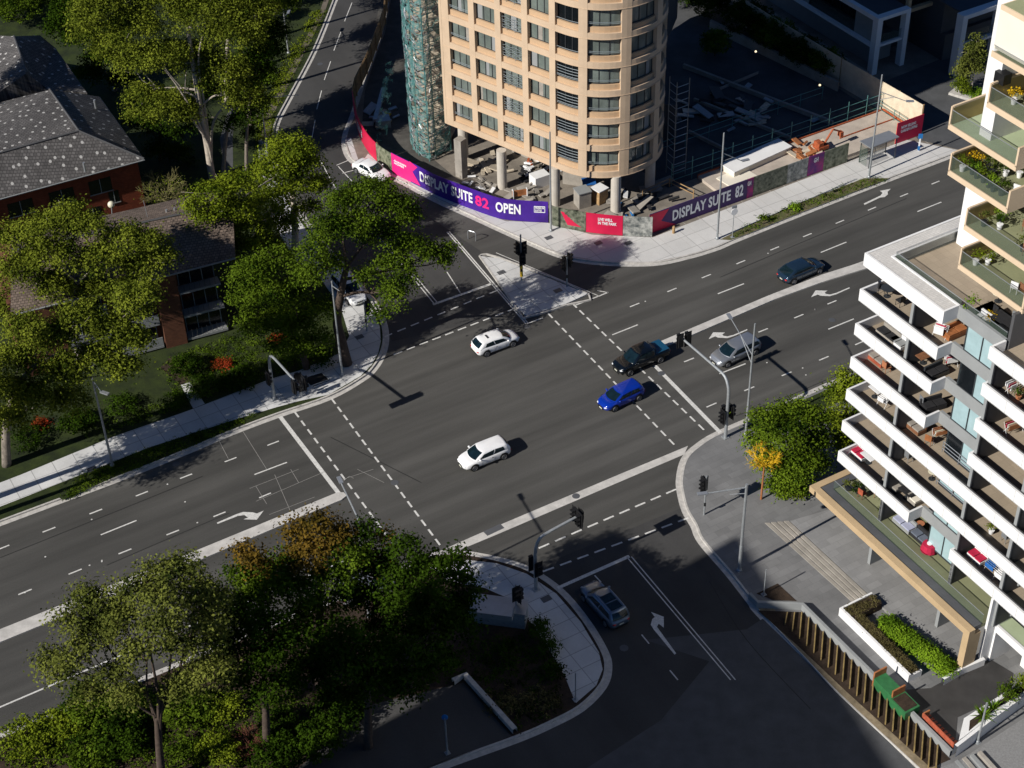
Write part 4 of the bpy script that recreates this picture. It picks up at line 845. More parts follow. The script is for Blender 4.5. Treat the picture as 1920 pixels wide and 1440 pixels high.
# roof terrace at level 6
z6 = Zk(6)
m = MB(); m.qbox(0, 7.95, 0, .16, z6-1.0, z6+.03); m.qbox(0, .16, .16, 14, z6-1.0, z6+.03); m.qbox(7.79, 7.95, .16, 1.28, z6-1.0, z6+.03); ter = m.build('terrace_parapet', M['white'], bld)
m = MB(); m.qbox(.16, 7.79, .162, 1.25, z6-.3, z6-.02); m.qbox(.162, 1.25, 1.25, 14, z6-.3, z6-.02); m.build('ledge', M['brickledge'], ter)
m = MB(); m.qbox(1.25, 7.95, 1.25, 1.4, z6-.6, z6+.04); m.qbox(1.25, 1.4, 1.4, 14, z6-.6, z6+.04); m.build('inner_upstand', M['white'], ter)
m = MB(); m.qbox(1.41, 12.2, 1.5, 14, z6-.95, z6-.78); m.build('terrace_floor', M['balfloor'], ter)
m = MB(); m.qbox(1.45, 7.9, 1.5, 1.53, z6-.78, z6+.35); m.qbox(1.45, 1.48, 1.53, 7.0, z6-.78, z6+.35); m.qbox(8.3, 12.1, 1.5, 1.53, z6-.3, z6+.45); m.build('glass_balustrade', M['glassg'], ter)
m = MB(); m.tube(Q(1.46, 1.5, z6+.36), Q(12.1, 1.5, z6+.42), .025, n=5); m.tube(Q(1.46, 1.5, z6+.36), Q(1.46, 7.0, z6+.36), .025, n=5); m.build('handrail', M['alu'], ter)
m = MB(); m.qbox(12.2, 12.42, 1.5, 6.8, z6-.78, z6+2.0); m.build('party_wall', M['dgrey'], bld)
# upper tower
def up(m): m.qbox(1.6, 5.0, 6.9, 20, z6-.78, 60); m.qbox(5.0, UB, 6.9, 20, z6-.78, 60)
bpart('upper_walls', M['white'], up)
def tanbal(z, u0, u1, w0, w1, glass=True, floor='turf', gold=True, h=1.1, mt='cream', lmargin=True):
    m = MB(); m.qbox(u0, u1, w0, w1, z-.28, z); m.qbox(u0, u1, w0, w0+.1, z, z+.1)
    if gold: m.qbox(u0, u0+.12, w0, w0+.12, z, z+h+.25); m.qbox(u0, u0+.14, w0+.12, w1, z+h+.15, z+h+.28)
    b_ = m.build('tan_balcony', M[mt], bld)
    m = MB(); m.qbox(u0+.12, u1-.12, w0+.12, w1, z+.004, z+.02); m.build('balcony_floor', M[floor], b_)
    if gold:
        m = MB(); m.qbox(u0+.02, u0+.1, w0+.12, w1, z+.02, z+h+.15); m.build('gold_screen', M['gold'], b_)
        m = MB(); m.qbox(u1-.14, u1, w0, w1, z+.0, z+h+.25); m.build('end_panel', M['cream'], b_)
    if glass:
        m = MB(); m.qbox(u0+.15, u1-.15, w0+.04, w0+.07, z+.1, z+h); m.build('glass_balustrade', M['glassg'], b_)
        m = MB(); m.tube(Q(u0+.1, w0+.05, z+h+.02), Q(u1-.1, w0+.05, z+h+.02), .025, n=5); m.build('handrail', M['alu'], b_)
    return b_
TB_ = [tanbal(28.0, 6.6, 12.5, 2.0, 6.9), tanbal(31.0, 6.5, 15.0, 2.0, 6.9), tanbal(34.0, 4.4, 9.75, 2.0, 6.9), tanbal(37.0, 3.7, 9.7, 2.1, 6.9, floor='mint'), tanbal(40.0, 6.6, 15, 2.0, 6.9), tanbal(43.0, 5.9, 15, 2.4, 6.9, gold=False, h=.5)]
m = MB(); m.qbox(5.9, 15, 2.5, 6.9, 43.28, 46.0); m.build('ivory_box', M['offwhite'], bld)
m = MB(); m.qbox(6.2, 15, 2.2, 6.9, 46.0, 46.3); m.build('top_balcony', M['cream'], bld); 
m = MB(); m.qbox(6.3, 15, 2.3, 6.9, 46.3, 46.32); m.build('top_floor', M['turf'], bld)
m = MB(); m.qbox(5.6, 6.6, 2.9, 6.9, 37.02, 40-.3); m.qbox(5.6, 6.5, 2.9, 6.9, 40.0-.28, 43-.3); m.build('white_return', M['white'], bld)
for (z, u0, u1) in ((28.0, 8.2, 12.4), (31.0, 7.6, 14), (34.0, 7.2, 12), (37.0, 7.5, 12), (40, 8, 14), (25.05, 5.4, 12.1)):
    m = MB(); m.qbox(u0, u1, 6.8, 6.86, z+.03, z+2.4); g_ = m.build('glass_door', M['windowdark'], bld); m = MB(); u_ = u0
    while u_ < u1+.1: m.qbox(u_, u_+.08, 6.72, 6.8, z+.03, z+2.4); u_ += 1.05
    m.build('door_frame', M['alu'], g_); m = MB(); m.qbox(u1-1.1, u1-.1, 6.73, 6.79, z+.1, z+2.3); m.build('blind', M['curtain'], g_)
m = MB(); m.qbox(6.3, 7.1, 2.55, 3.2, 41.2, 41.9); m.build('air_conditioner', M['black'], bld)
# podium: tan canopy, dark roof edge, green terrace
m = MB(); m.qbox(-.75, 16.85, -1.75, -1.2, 3.95, 4.5); m.qbox(-.75, -.2, -1.2, 9, 3.95, 4.5); m.qbox(16.3, 16.85, -1.75, -.6, Z1, 3.95); can = m.build('canopy', M['tan'], bld)
m = MB(); m.qbox(-.2, 16.6, -1.2, -.42, 4.0, 4.42); m.qbox(-.2, .4, -.42, 9, 4.0, 4.42); m.build('canopy_roof', M['roofdark'], can)
m = MB(); m.qbox(.4, 16.6, -.42, 4.4, 4.0, 4.3); m.build('terrace_floor', M['turf'], can)
m = MB(); m.qbox(.42, 16.6, -.40, -.37, 4.3, 5.25); m.build('glass_balustrade', M['glassg'], can); m = MB(); m.tube(Q(.42, -.38, 5.27), Q(16.6, -.38, 5.27), .025, n=5); m.build('handrail', M['alu'], can)
for u_ in (5.0, 12.5): m = MB(); m.qbox(u_, u_+.28, -.35, 1.6, Z1, 4.0); m.build('column', M['grey'], can)
m = MB(); m.qbox(1.5, 16.6, 4.5, 5, Z1, 4.0); m.build('shopfront', M['windowdark'], can)
for u_ in (4.75, 12.35): m = MB(); m.qbox(u_, u_+.2, -.3, 4.3, 4.3, Zk(0)-.95) if False else m.qbox(u_, u_+.2, .3, 4.3, 4.3, Zk(0)-.95); m.build('party_wall', M['dgrey'], can)
# white pier and the entrance at the lower right
m = MB(); m.qbox(16.65, 16.85, -.05, .8, Z1, Zk(0)-1.0); m.qbox(16.85, 17.0, .8, 4.5, Z1, Zk(0)-1.0); m.build('white_pier', M['white'], bld)
m = MB(); m.qbox(17.0, 23.0, .9, 4.4, 3.6, 3.9); m.build('entrance_roof', M['mint'], bld); m = MB(); m.qbox(17.0, 23, .7, .9, 3.3, 3.95); m.build('entrance_fascia', M['white'], bld)
m = MB(); m.qbox(18.4, 20.6, 2.4, 2.6, Z1, 3.3); m.build('entrance_wall', M['white'], bld)
m = MB(); m.qbox(20.6, 22.4, 2.6, 2.66, Z1, 3.0); m.build('entrance_door', M['windowdark'], bld); m = MB(); m.qbox(17.0, 40, 4.0, 4.4, Z1, Zk(0)-1.0); m.build('lower_wall', M['grey'], bld)
m = MB(); m.qbox(22.8, 23.0, -.1, .7, Z1, 3.9); m.build('entrance_post', M['alu'], bld)
for u0 in (17.6, 20.0, 22.4): doors(0, u0, u0+2.0, 1.9) if False else None
m = MB(); m.qbox(17.2, 24, 1.6, 1.66, 4.6, Zk(0)-1.1); g_ = m.build('window', M['windowdark'], bld); m = MB()
for u_ in (17.2, 18.9, 20.6, 22.3, 23.9): m.qbox(u_, u_+.09, 1.5, 1.6, 4.6, Zk(0)-1.1)
m.build('window_frame', M['frame'], g_)
# ---------------------------------------------------------------- plaza pieces
st_ = thing('plaza_steps', 'four long pale stone steps across the plaza in front of the building', 'steps', tuple(Q(3, -3, Z1)))
pa = [P(1434, 981, Z1), P(1481, 981, Z1), P(1634, 1124, Z1), P(1604, 1135, Z1)]
for i in range(4):
    t0 = i/4; t1 = (i+1)/4-.055; m = MB(); m.prism([pa[0]+(pa[1]-pa[0])*t0, pa[0]+(pa[1]-pa[0])*t1, pa[3]+(pa[2]-pa[3])*t1, pa[3]+(pa[2]-pa[3])*t0], Z1, Z1+.05+.07*i); m.build('step', M['slab'], st_)
mb = MB(); mb.prism([pa[1], P(1560, 958, Z1), Q(-.2, 4, 0), Q(16.6, 4, 0), Q(16.6, -2.2, 0), pa[2]], Z1, Z1+.26)
struct('upper_plaza', mb, slabs('upper plaza pavers', (.24, .238, .235), 1.2, .6, RW, joint=.8, gap=.014, var=.12, spread=.12))
wl = thing('boundary_wall', 'low pale wall edging the plaza above the strip of timber fins', 'wall', tuple(P(1504, 1140, Z1))); m = MB(); ribbon(m, PP([(1405, 1122), (1420, 1138), (1504, 1142), (1633, 1270), (1782, 1418)], Z1), -.12, .12, Z1, Z1+.6); m.build('wall', M['grey'], wl)
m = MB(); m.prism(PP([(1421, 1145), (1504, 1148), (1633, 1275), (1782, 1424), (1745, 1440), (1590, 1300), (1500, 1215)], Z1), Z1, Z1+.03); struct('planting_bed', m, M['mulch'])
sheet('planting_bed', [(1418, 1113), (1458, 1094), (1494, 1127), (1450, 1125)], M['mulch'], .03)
m_ = mat('sun-worn timber fins', (.24, .17, .065), .8, var=.35, scale=2)
gfin = 'timber fins standing in the bed below the plaza wall'
L0 = P(1436, 1152, Z1); L1 = P(1755, 1436, Z1); K0 = P(1440, 1152, Z1); 
for i in range(24):
    s_ = i/23; top = P(1450+(1766-1450)*s_, 1152+(1420-1152)*s_, Z1) if False else None
    bx = 1446+i*13.4; by_top = 1143+max(0, (bx-1504))*.993+9; by_bot = 1146+(bx-1423)*1.0-24
    if by_bot < by_top+8: continue
    a = P(bx+2, by_top, Z1); b = P(bx-2, by_bot, Z1); d = (b-a); t = tag(MB().obox(a+ZX*.05, d, Vector((-d.y, d.x, 0)).normalized()*.08, ZX*.24).build('timber_fin', m_, org=a), 'weathered timber fin standing in the dark bed between plaza wall and kerb', 'fin', gfin)
pl = thing('planter', 'L shaped low white planter wall with clipped dry groundcover on the plaza', 'planter', tuple(P(1581, 1154, Z1)))
q = [Q(7.9, -5.45), Q(7.9, -2.45), Q(9.1, -2.45), Q(9.1, -4.2), Q(15.5, -4.2), Q(15.5, -5.45)]
m = MB(); m.qbox(7.9, 8.05, -5.45, -2.45, Z1, .95); m.qbox(8.05, 15.5, -5.45, -5.25, Z1, .95); m.qbox(15.35, 15.5, -5.25, -4.2, Z1, .75); m.build('wall', M['white'], pl)
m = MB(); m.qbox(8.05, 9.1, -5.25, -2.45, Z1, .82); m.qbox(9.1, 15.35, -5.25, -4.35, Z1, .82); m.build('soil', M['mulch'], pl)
# bottom right corner: lower court, white planter, path wall, bench, green seat box
sheet('lower_court', [(1662, 1295), (1745, 1290), (1850, 1232), (1900, 1262), (1895, 1300), (1795, 1345), (1790, 1410), (1700, 1340)], mat('dark court paving', (.045, .043, .042), .55, var=.25, scale=.6), .034)  # darker and smoother than the plaza pavers
cw = thing('white_wall', 'low white wall from the hedge end to the tan canopy leg', 'wall', tuple(P(1766, 1284, Z1))); m = MB(); ribbon(m, PP([(1766, 1284), (1800, 1264), (1843, 1246)], Z1), -.12, .12, Z1, .8); m.build('wall', M['white'], cw)
wp = thing('white_planter', 'white walled planter with spiky plants at the bottom right corner', 'planter', tuple(P(1800, 1370, Z1)))
m = MB(); pts = PP([(1788, 1418), (1860, 1362), (1960, 1290)], Z1); ribbon(m, pts, -.12, .12, Z1, 1.25); m.prism(PP([(1793, 1408), (1803, 1366), (1960, 1266), (1960, 1292), (1862, 1356)], Z1), Z1, 1.22); m.build('wall', M['white'], wp)
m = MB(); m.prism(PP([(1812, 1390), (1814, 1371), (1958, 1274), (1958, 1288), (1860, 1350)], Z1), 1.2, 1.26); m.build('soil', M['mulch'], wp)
b = P(1665, 1305, Z1); t = thing('box_planter', 'green box planter with orange timber uprights standing in the fin strip', 'planter', tuple(b))
m = MB(); q0 = P(1636, 1288, Z1); m.obox(q0, UX*1.9, WX*1.05, ZX*.9); m.build('seat_box', M['greenpaint'], t); m = MB(); m.obox(q0+UX*1.9-WX*.15, UX*1.6, WX*1.3, ZX*.8); m.build('plant_box', M['greenpaint'], t)
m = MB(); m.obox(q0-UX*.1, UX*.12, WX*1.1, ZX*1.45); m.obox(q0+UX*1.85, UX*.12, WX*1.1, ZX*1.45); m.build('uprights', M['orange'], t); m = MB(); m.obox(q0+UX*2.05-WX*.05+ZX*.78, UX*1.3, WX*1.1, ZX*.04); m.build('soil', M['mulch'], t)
b = P(1755, 1392, Z1); t = thing('bench', 'weathered red slatted bench seat backing onto the fin strip', 'bench', tuple(b)); q0 = P(1729, 1352, Z1)
m = MB()
for i in range(9): m.obox(q0+UX*(.05+i*.33)+ZX*.42, UX*.2, WX*.55, ZX*.05)
m.build('seat', M['benchred'], t); m = MB(); m.obox(q0-WX*.08+ZX*.42, UX*3.1, WX*.06, ZX*.5); m.build('backrest', M['benchred'], t); m = MB()
for i in (0, 1, 2): m.obox(q0+UX*(.1+1.4*i)+ZX*.0, UX*.08, WX*.5, ZX*.42)
m.build('leg', M['frame'], t); m = MB(); m.obox(q0-UX*.1+ZX*.4, UX*.1, WX*.6, ZX*.35); m.obox(q0+UX*3.05+ZX*.4, UX*.1, WX*.6, ZX*.35); m.build('armrests', M['orange'], t)
ls = thing('path_steps', 'grey path steps in the bottom right corner below the white wall', 'steps', tuple(P(1800, 1430, Z1)))
for i in range(4): m = MB(); a = P(1790+i*14, 1428-i*4, Z1); m.obox(a, P(1850+i*16, 1500-i*4, Z1)-a, WX*.28, ZX*(.05+.09*i)); m.build('step', M['slab'] if i % 2 else M['grey'], ls)
# ---------------------------------------------------------------- dark glass building, upper right
b3 = thing('terrace_building', 'shaded dark glass building with white portal frames beyond the building site', 'building', tuple(Q(-60, 56)))
def b3p(name, mt, boxes, parent=None):
    m = MB()
    for b in boxes: m.qbox(*b)
    return m.build(name, mt, parent or b3)
m = MB(); m.qbox(-95, -57.0, 53.5, 80, Z1, 13); m.qbox(-57.0, -54.5, 63, 90, Z1, 13.0); m.build('walls', M['dgrey'], b3)
f1 = b3p('portal_frame', M['white'], [(-53.9, -53.1, 48.8, 49.5, Z1, 7.0), (-53.9, -53.1, 52.8, 53.4, Z1, 6.6), (-53.9, -53.1, 49.5, 53.4, 6.6, 7.0), (-95, -53.9, 48.8, 49.4, 6.5, 7.0), (-53.7, -53.3, 49.5, 52.8, 3.3, 3.6)])
b3p('portal_glass', M['glassg'], [(-53.6, -53.56, 49.5, 52.8, 3.6, 4.6)], f1)
b3p('terrace_roof', M['roofdark'], [(-95, -53.9, 49.4, 53.4, 6.7, 6.9)])
b3p('terrace_floor', M['roofdark'], [(-95, -53.9, 49.4, 53.4, 3.3, 3.5)])
b3p('ground_wall', M['grey'], [(-95, -55.5, 50.4, 53.4, Z1, 3.3)])
[b3p('white_wall_panel', M['grey'], [q_]) for q_ in [(-57.4, -54.6, 49.4, 49.5, 3.5, 6.6), (-68, -65.4, 49.4, 49.5, 3.5, 6.6), (-80, -78, 49.4, 49.5, 3.5, 6.6)]]
for u0 in (-65, -77.5, -89): g_ = b3p('window', M['windowdark'], [(u0, u0+7.2, 51.4, 51.5, 3.5, 6.6)]); b3p('glass_balustrade', M['glassg'], [(u0, u0+7.2, 49.5, 49.54, 3.5, 4.6)], g_); b3p('window_frame', M['frame'], [(u0+i*1.4, u0+i*1.4+.08, 51.3, 51.4, 3.5, 6.6) for i in range(6)], g_)
b3p('balcony_slab', M['white'], [(-95, -54, 48.9, 49.4, 3.2, 3.5)])
f2 = b3p('portal_frame', M['white'], [(-49.0, -48.0, 56.2, 56.9, Z1, 7.4), (-49.0, -48.0, 61.6, 62.3, Z1, 6.9), (-49.0, -48.0, 56.9, 75, 6.9, 7.4), (-48.8, -48.2, 56.9, 61.6, 3.4, 3.7)])
b3p('portal_glass', M['glassg'], [(-48.7, -48.66, 56.9, 61.6, 3.7, 4.7)], f2)
b3p('wing', M['dgrey'], [(-60, -51.5, 57.5, 90, Z1, 3.3), (-60, -52.0, 57.2, 90, 3.3, 7.3)]); b3p('wing_roof', M['roofdark'], [(-60, -49.0, 57.0, 90, 7.05, 7.2)])
b3p('tan_frame', M['tan'], [(-54.3, -53.8, 53.6, 57.8, 6.0, 6.4), (-54.3, -53.8, 53.6, 54.0, 6.4, 9.5), (-54.3, -53.8, 57.4, 57.8, 6.4, 9.5)])
b3p('tan_window', M['windowdark'], [(-54.6, -54.5, 54, 57.4, 6.4, 9.5)])
b3p('white_sill', M['white'], [(-54.2, -53.9, 54, 57.4, 7.6, 7.9)])
b3p('upper_floor', M['dgrey'], [(-95, -58, 55, 80, 13.0, 16)])
for i in range(6): b3p('upper_window', M['window'], [(-64-i*5.5, -60-i*5.5, 53.38, 53.48, 8.0, 11.4)]); 
mb = MB(); mb.prism([Q(-53.5, 46.2), Q(-53.5, 48.7), Q(-90, 48.7), Q(-90, 46.2)], Z1+.0, Z1+.35); tag(mb.build('terrace_step', M['slab']), 'shaded pale garden terrace strip along the foot of the dark glass building', 'terrace')
# ---------------------------------------------------------------- brick apartment houses, left
def roofpart(parent, name, mt, faces, th=.18):
    m = MB()
    for f in faces:
        f = [Vector(p) for p in f]; n = (f[1]-f[0]).cross(f[2]-f[0]).normalized()
        if n.z < 0: f = f[::-1]; n = -n
        k = len(f); m.add([*f, *[p-ZX*th for p in f]], [tuple(range(k)), tuple(range(2*k-1, k-1, -1))]+[((i+1) % k, i, k+i, k+(i+1) % k) for i in range(k)])
    return m.build(name, mt, parent)
ZE, ZR = 6.6, 9.2
E1 = P(270, 298, ZE); E0 = P(-90, 396, ZE); R1 = P(148, 246, ZR); R0 = P(-90, 312, ZR); R2 = P(93, 168, ZR); E2 = P(186, 181, ZE); Lb = P(-90, 215, ZE+.3)
h1 = thing('brick_apartments', 'red brick apartment block under a grey tiled roof dotted with pale patches', 'building', tuple(P(150, 420, 0)))
rf = roofpart(h1, 'roof', M['roofgrey'], [[E0, E1, R1, R0], [E1, E2, R2, R1], [R0, R1, R2, Lb]])
E3 = P(163, 174, ZE+.4); E4 = P(104, 90, ZE+.4); R3 = P(50, 137, ZR+.6); R4 = P(26, 68, ZR+.6); R5 = P(75, 66, ZE+.9)
roofpart(h1, 'rear_roof', M['roofgrey'], [[P(70, 166, ZE+1.2), E3, E4, R5, R4, R3], [R3, R4, P(-90, 62, ZE+.6), P(-90, 180, ZE+.6)], [P(-90, 181, ZE+.6), R3, P(88, 166, ZE+1.0), P(-90, 235, ZE-.2)]])
m = MB()
for a, b in ((E1, R1), (R1, R2), (R0, R1), (R3, R4)): m.tube(a+ZX*.04, b+ZX*.04, .11, n=6)
m.build('ridge_tiles', M['dgrey'], rf)
m = MB(); m.pipe([E0-ZX*.12, E1-ZX*.12, E2-ZX*.12], .09, 6); m.build('gutter', M['grey'], h1)
m = MB(); q = E1+(E0-E1).normalized()*.9+(E2-E1).normalized()*.8; m.tube(Vector((q.x, q.y, 0)), q-ZX*.2, .06, n=6); m.build('downpipe', M['grey'], h1)
def wallbox(a, b, back, z0, z1, name, mt, parent, inset=.55):
    a = Vector((a.x, a.y, 0)); b = Vector((b.x, b.y, 0)); d = (b-a).normalized(); n = Vector((-d.y, d.x, 0)); n = n if n.dot(Vector((back.x, back.y, 0))-a) > 0 else -n
    a2 = a+n*inset; b2 = b+n*inset-d*inset; L = (Vector((back.x, back.y, 0))-a).dot(n); m = MB(); m.prism([a2, b2, b2+n*(L-inset), a2+n*(L-inset)], z0, z1); o = m.build(name, mt, parent); return o, a2, b2, d, n
o_, wa, wb, wd, wn = wallbox(E0, E1, E2, 0, ZE-.05, 'wall', M['brick'], h1)
L1_ = (wb-wa).length
for s_, z_, wd_, ht in ((1.6, 1.6, 1.3, 1.2), (L1_-.1-2.0-3.0, 3.9, 2.2, 1.5), (L1_-9.0, 3.9, 2.4, 1.5), (L1_-13.0, 3.9, 2.4, 1.5), (L1_-3.4, 2.4, 1.0, 1.3), (L1_-6.0, 1.2, 1.6, 1.3), (L1_-17, 3.9, 2.4, 1.5)):
    m = MB(); a = wa+wd*s_-wn*.03+ZX*z_; m.obox(a, wd*wd_, wn*.06, ZX*ht); g_ = m.build('window', M['windowdark'], h1); m = MB(); m.obox(a-wn*.05-ZX*.08-wd*.06, wd*(wd_+.12), wn*.07, ZX*.08); m.obox(a-wn*.03+wd*(wd_/2-.03), wd*.06, wn*.03, ZX*ht); m.build('window_frame', M['grey'], g_)
m = MB()
for (x, y) in ((108, 185), (178, 193), (158, 311), (10, 98)):
    q = P(x, y, 8.0); m.tube(q-ZX*.6, q+ZX*.35, .12, n=8)
m.build('roof_vents', M['alu'], h1)
h2 = thing('brick_apartments', 'brown brick apartment block with a plain brown tiled roof half hidden by trees', 'building', tuple(P(350, 640, 0)))
ZE2, ZR2 = 8.3, 10.0
A_ = P(441, 482, ZE2); B_ = P(20, 590, ZE2); C_ = P(436, 381, ZR2); D_ = P(20, 472, ZR2)
A2 = P(432, 350, ZE2); B2 = P(20, 444, ZE2)
roofpart(h2, 'roof', M['roofbrown'], [[B_, A_, C_, D_], [C_, A2, B2, D_]])
m = MB(); m.tube(D_+ZX*.04, C_+ZX*.04, .12, n=6); m.build('ridge_tiles', M['dgrey'], h2)
m = MB(); m.tube(A_-ZX*.12, B_-ZX*.12, .09, n=6); m.build('gutter', M['grey'], h2)
o_, wa, wb, wd, wn = wallbox(B_, A_, A2, 0, ZE2-.1, 'wall', M['brickbrown'], h2, 1.8)
L2 = (wb-wa).length
m = MB(); pier = wb-wd*5.4; m.obox(pier-wn*1.2, wd*1.9, wn*1.3, ZX*(ZE2-.25)); m.build('brick_pier', M['brickbrown'], h2)
for z_ in (.5, 3.0, 5.55):
    for s0, s1 in ((L2-3.4, L2+.3), (L2-9.2, L2-5.6), (L2-13.5, L2-9.8)):
        m = MB(); a = wa+wd*s0-wn*1.1; m.obox(a+ZX*(z_-.12), wd*(s1-s0), wn*1.1, ZX*.12); m.obox(a-wn*.02+ZX*(z_-.2), wd*(s1-s0), wn*.1, ZX*.22); b_ = m.build('balcony_slab', M['grey'], h2)
        m = MB(); m.obox(a+ZX*(z_+.02) if z_ > 9 else a+ZX*(z_+.06), wd*(s1-s0), wn*.05, ZX*.85) if s0 < L2-5 else [m.tube(a+wd*((s1-s0)*i/8)+ZX*z_, a+wd*((s1-s0)*i/8)+ZX*(z_+.95), .02, n=4) for i in range(9)]
        m.build('balustrade', M['grey'] if s0 < L2-5 else M['frame'], b_)
        m = MB(); m.obox(wa+wd*(s0+.2)-wn*.04+ZX*(z_+.1), wd*(s1-s0-.4), wn*.05, ZX*2.0); g_ = m.build('glass_door', M['windowdark'], h2); m = MB()
        for i in range(4): m.obox(wa+wd*(s0+.2+(s1-s0-.5)*i/3)-wn*.08+ZX*(z_+.1), wd*.07, wn*.05, ZX*2.0)
        m.build('door_frame', M['rail'], g_)
m = MB()
for (x, y) in ((313, 399), (328, 396)): q = P(x, y, 9.3); m.tube(q-ZX*.3, q+ZX*.35, .1, n=8)
m.build('roof_vents', M['alu'], h2)
q = P(278, 412, 9.2); m = MB(); m.tube(q, P(269, 376, 11.2), .03, n=5); m.build('aerial', M['alu'], h2)
b = P(213, 398, 2.0); b = P(214, 470, 0); t = thing('globe_lamp', 'pale globe garden lamp between the two brick blocks', 'lamp', tuple(b)); top = V(b, 209, 386); m = MB(); m.tube(b, top-ZX*.1, .05, n=8); m.build('post', M['galv'], t); m = MB(); m.blob(top+ZX*.15, .34, .34, .34, 14, 9); m.build('globe', M['ivory'], t)
# the tall block off the left edge of the view that shades the lower side street
hb = 50.0; cr_ = P(1390, 1003, 0); k_ = hb/math.tan(R(SUN_EL)); cx = cr_.x-math.cos(R(SUN_DIR))*k_; cy = cr_.y-math.sin(R(SUN_DIR))*k_
t = thing('tower_block', 'tall plain residential tower block standing outside the left edge of the view', 'building', (cx, cy, 0)); c0 = Vector((cx, cy, 0)); e1 = Vector((math.cos(R(-72)), math.sin(R(-72)), 0)); e2 = Vector((math.cos(R(222)), math.sin(R(222)), 0))
m = MB(); m.prism([c0, c0+e1*50, c0+e1*50+e2*22, c0+e2*22], 0, hb); m.build('walls', M['grey'], t)
m = MB()
for f in range(16):
    for i in range(12): m.obox(c0+e1*(1+i*4.05)-e2*.05+ZX*(1+f*3.05), e1*2.8, e2*.03, ZX*1.7)
m.build('windows', M['window'], t)
# ---------------------------------------------------------------- street furniture
def pole(name, label, base, top, r0=.11, r1=.07, cat='light pole', z=Z1):
    b = P(*base, z); tp_ = V(b, *top); h = tp_.z-b.z; t = thing(name, label, cat, tuple(b)); m = MB(); m.tube(b+ZX*.0, b+ZX*(h*.3), r0, r0*.92, 12); m.tube(b+ZX*(h*.3), b+ZX*h, r0*.82, r1, 12); m.build('shaft', M['galv'], t)
    m = MB(); m.box(b, .36, .36, .04, AW); m.lathe(b+ZX*.04, [(r0*1.5, 0), (r0*1.5, .12), (r0, .2)], 12); m.build('base_plate', M['galv'], t); return t, b, h
def arm(t, b, z, tgt, ztgt, r=.045, lamp=True, brace=True, name='arm'):
    """arm to the picture point tgt at height ztgt"""
    a = b+ZX*z; e = P(*tgt, ztgt); m = MB(); m.tube(a, e, r, r*.8, 8)
    if brace: m.tube(a-ZX*.9, a+(e-a)*.55, r*.7, n=6)
    m.build(name, M['galv'], t)
    if lamp:
        d = (e-a); d.z = 0; d.normalize(); m = MB(); n = Vector((-d.y, d.x, 0)); m.obox(e-n*.15-d*.05-ZX*.02, d*.75, n*.3, ZX*.1); l_ = m.build('lamp_head', M['alu'], t); m = MB(); m.obox(e-n*.11+d*.1-ZX*.035, d*.5, n*.22, ZX*.013); m.build('lens', M['ivory'], l_)
t, b, h = pole('light_pole', 'tall grey light pole in front of the join between the purple and garden picture banners', (1033, 433), (1030, 247))
t, b, h = pole('light_pole', 'tall light pole with a braced arm standing before the word SUITE of the sunny banner', (1344.6, 448), (1357.6, 249)); arm(t, b, 9.6, (1392, 302), 8.3, brace=True)
t, b, h = pole('light_pole', 'tall light pole in front of the bus shelter', (1629, 333), (1651, 140)); arm(t, b, 9.8, (1700, 190), 8.9)
t, b, h = pole('light_pole', 'tall light pole with a twin strut arm over the silver wagon, on the right kerb', (1398, 815), (1413, 607)); arm(t, b, 8.4, (1371, 598), 9.0)
t, b, h = pole('light_pole', 'tall grey light pole on the left corner beside the big tree trunk', (641.6, 703), (623, 527)); arm(t, b, 9.6, (636, 545), 10.2, lamp=False, brace=False)
t, b, h = pole('light_pole', 'grey light pole with a short lamp arm on the lower left footpath', (211, 873), (173, 709)); arm(t, b, h-.2, (190, 735), 8.2)
t, b, h = pole('light_pole', 'pole with a long cross arm on the verge beside the curving side road', (505, 310), (490, 163)); arm(t, b, h-1.2, (560, 178), h-1.4, brace=False, lamp=False)
t, b, h = pole('light_pole', 'thin pole at the top edge beside the side road verge', (541, 100), (531, 0)); arm(t, b, h-2, (540, 25), h-2.4, lamp=True, brace=False)
t, b, h = pole('light_pole', 'grey pole with long horizontal arms on the dark corner paving before the steps', (1386, 1070), (1403, 908), .14, .1); arm(t, b, h-.3, (1325, 925), h-.3, .06, True, False); arm(t, b, h-.9, (1368, 927), h-.95, .03, False, False, 'stub_arm')
t, b, h = pole('light_pole', 'white grey pole in the bottom right corner in front of the white planter', (1833, 1392), (1849, 1318), .09, .07)
t, b, h = pole('light_pole', 'tall grey prop post at the garden end near the lower edge', (839, 1412), (837, 1345), .07, .06, 'post'); m = MB(); m.blob(b+ZX*h, .22, .05, .3); m.build('round_sign', M['bluesign'], t)
pole('sign_post', 'thin dark post at the tip of the shaded corner footpath', (1079, 1312), (1080, 1262), .05, .05, 'post'); pole('sign_post', 'thin grey post on the dark corner paving beside the plaza wall', (1432, 1115), (1436, 1068), .05, .05, 'post')
t, b, h = pole('sign_post', 'small round white road sign on a post before the sunny hoarding', (1373, 445), (1376, 395), .04, .04, 'road sign'); m = MB(); n = Vector((.35, -.94, 0)); c_ = b+ZX*(h-.1); m.tube(c_+n*.04, c_+n*.08, .36, n=20); m.build('round_sign', M['whitepl'], t); m = MB(); m.box(b+ZX*(h+.25), .5, .1, .3, .3); m.build('top_plate', M['alu'], t)
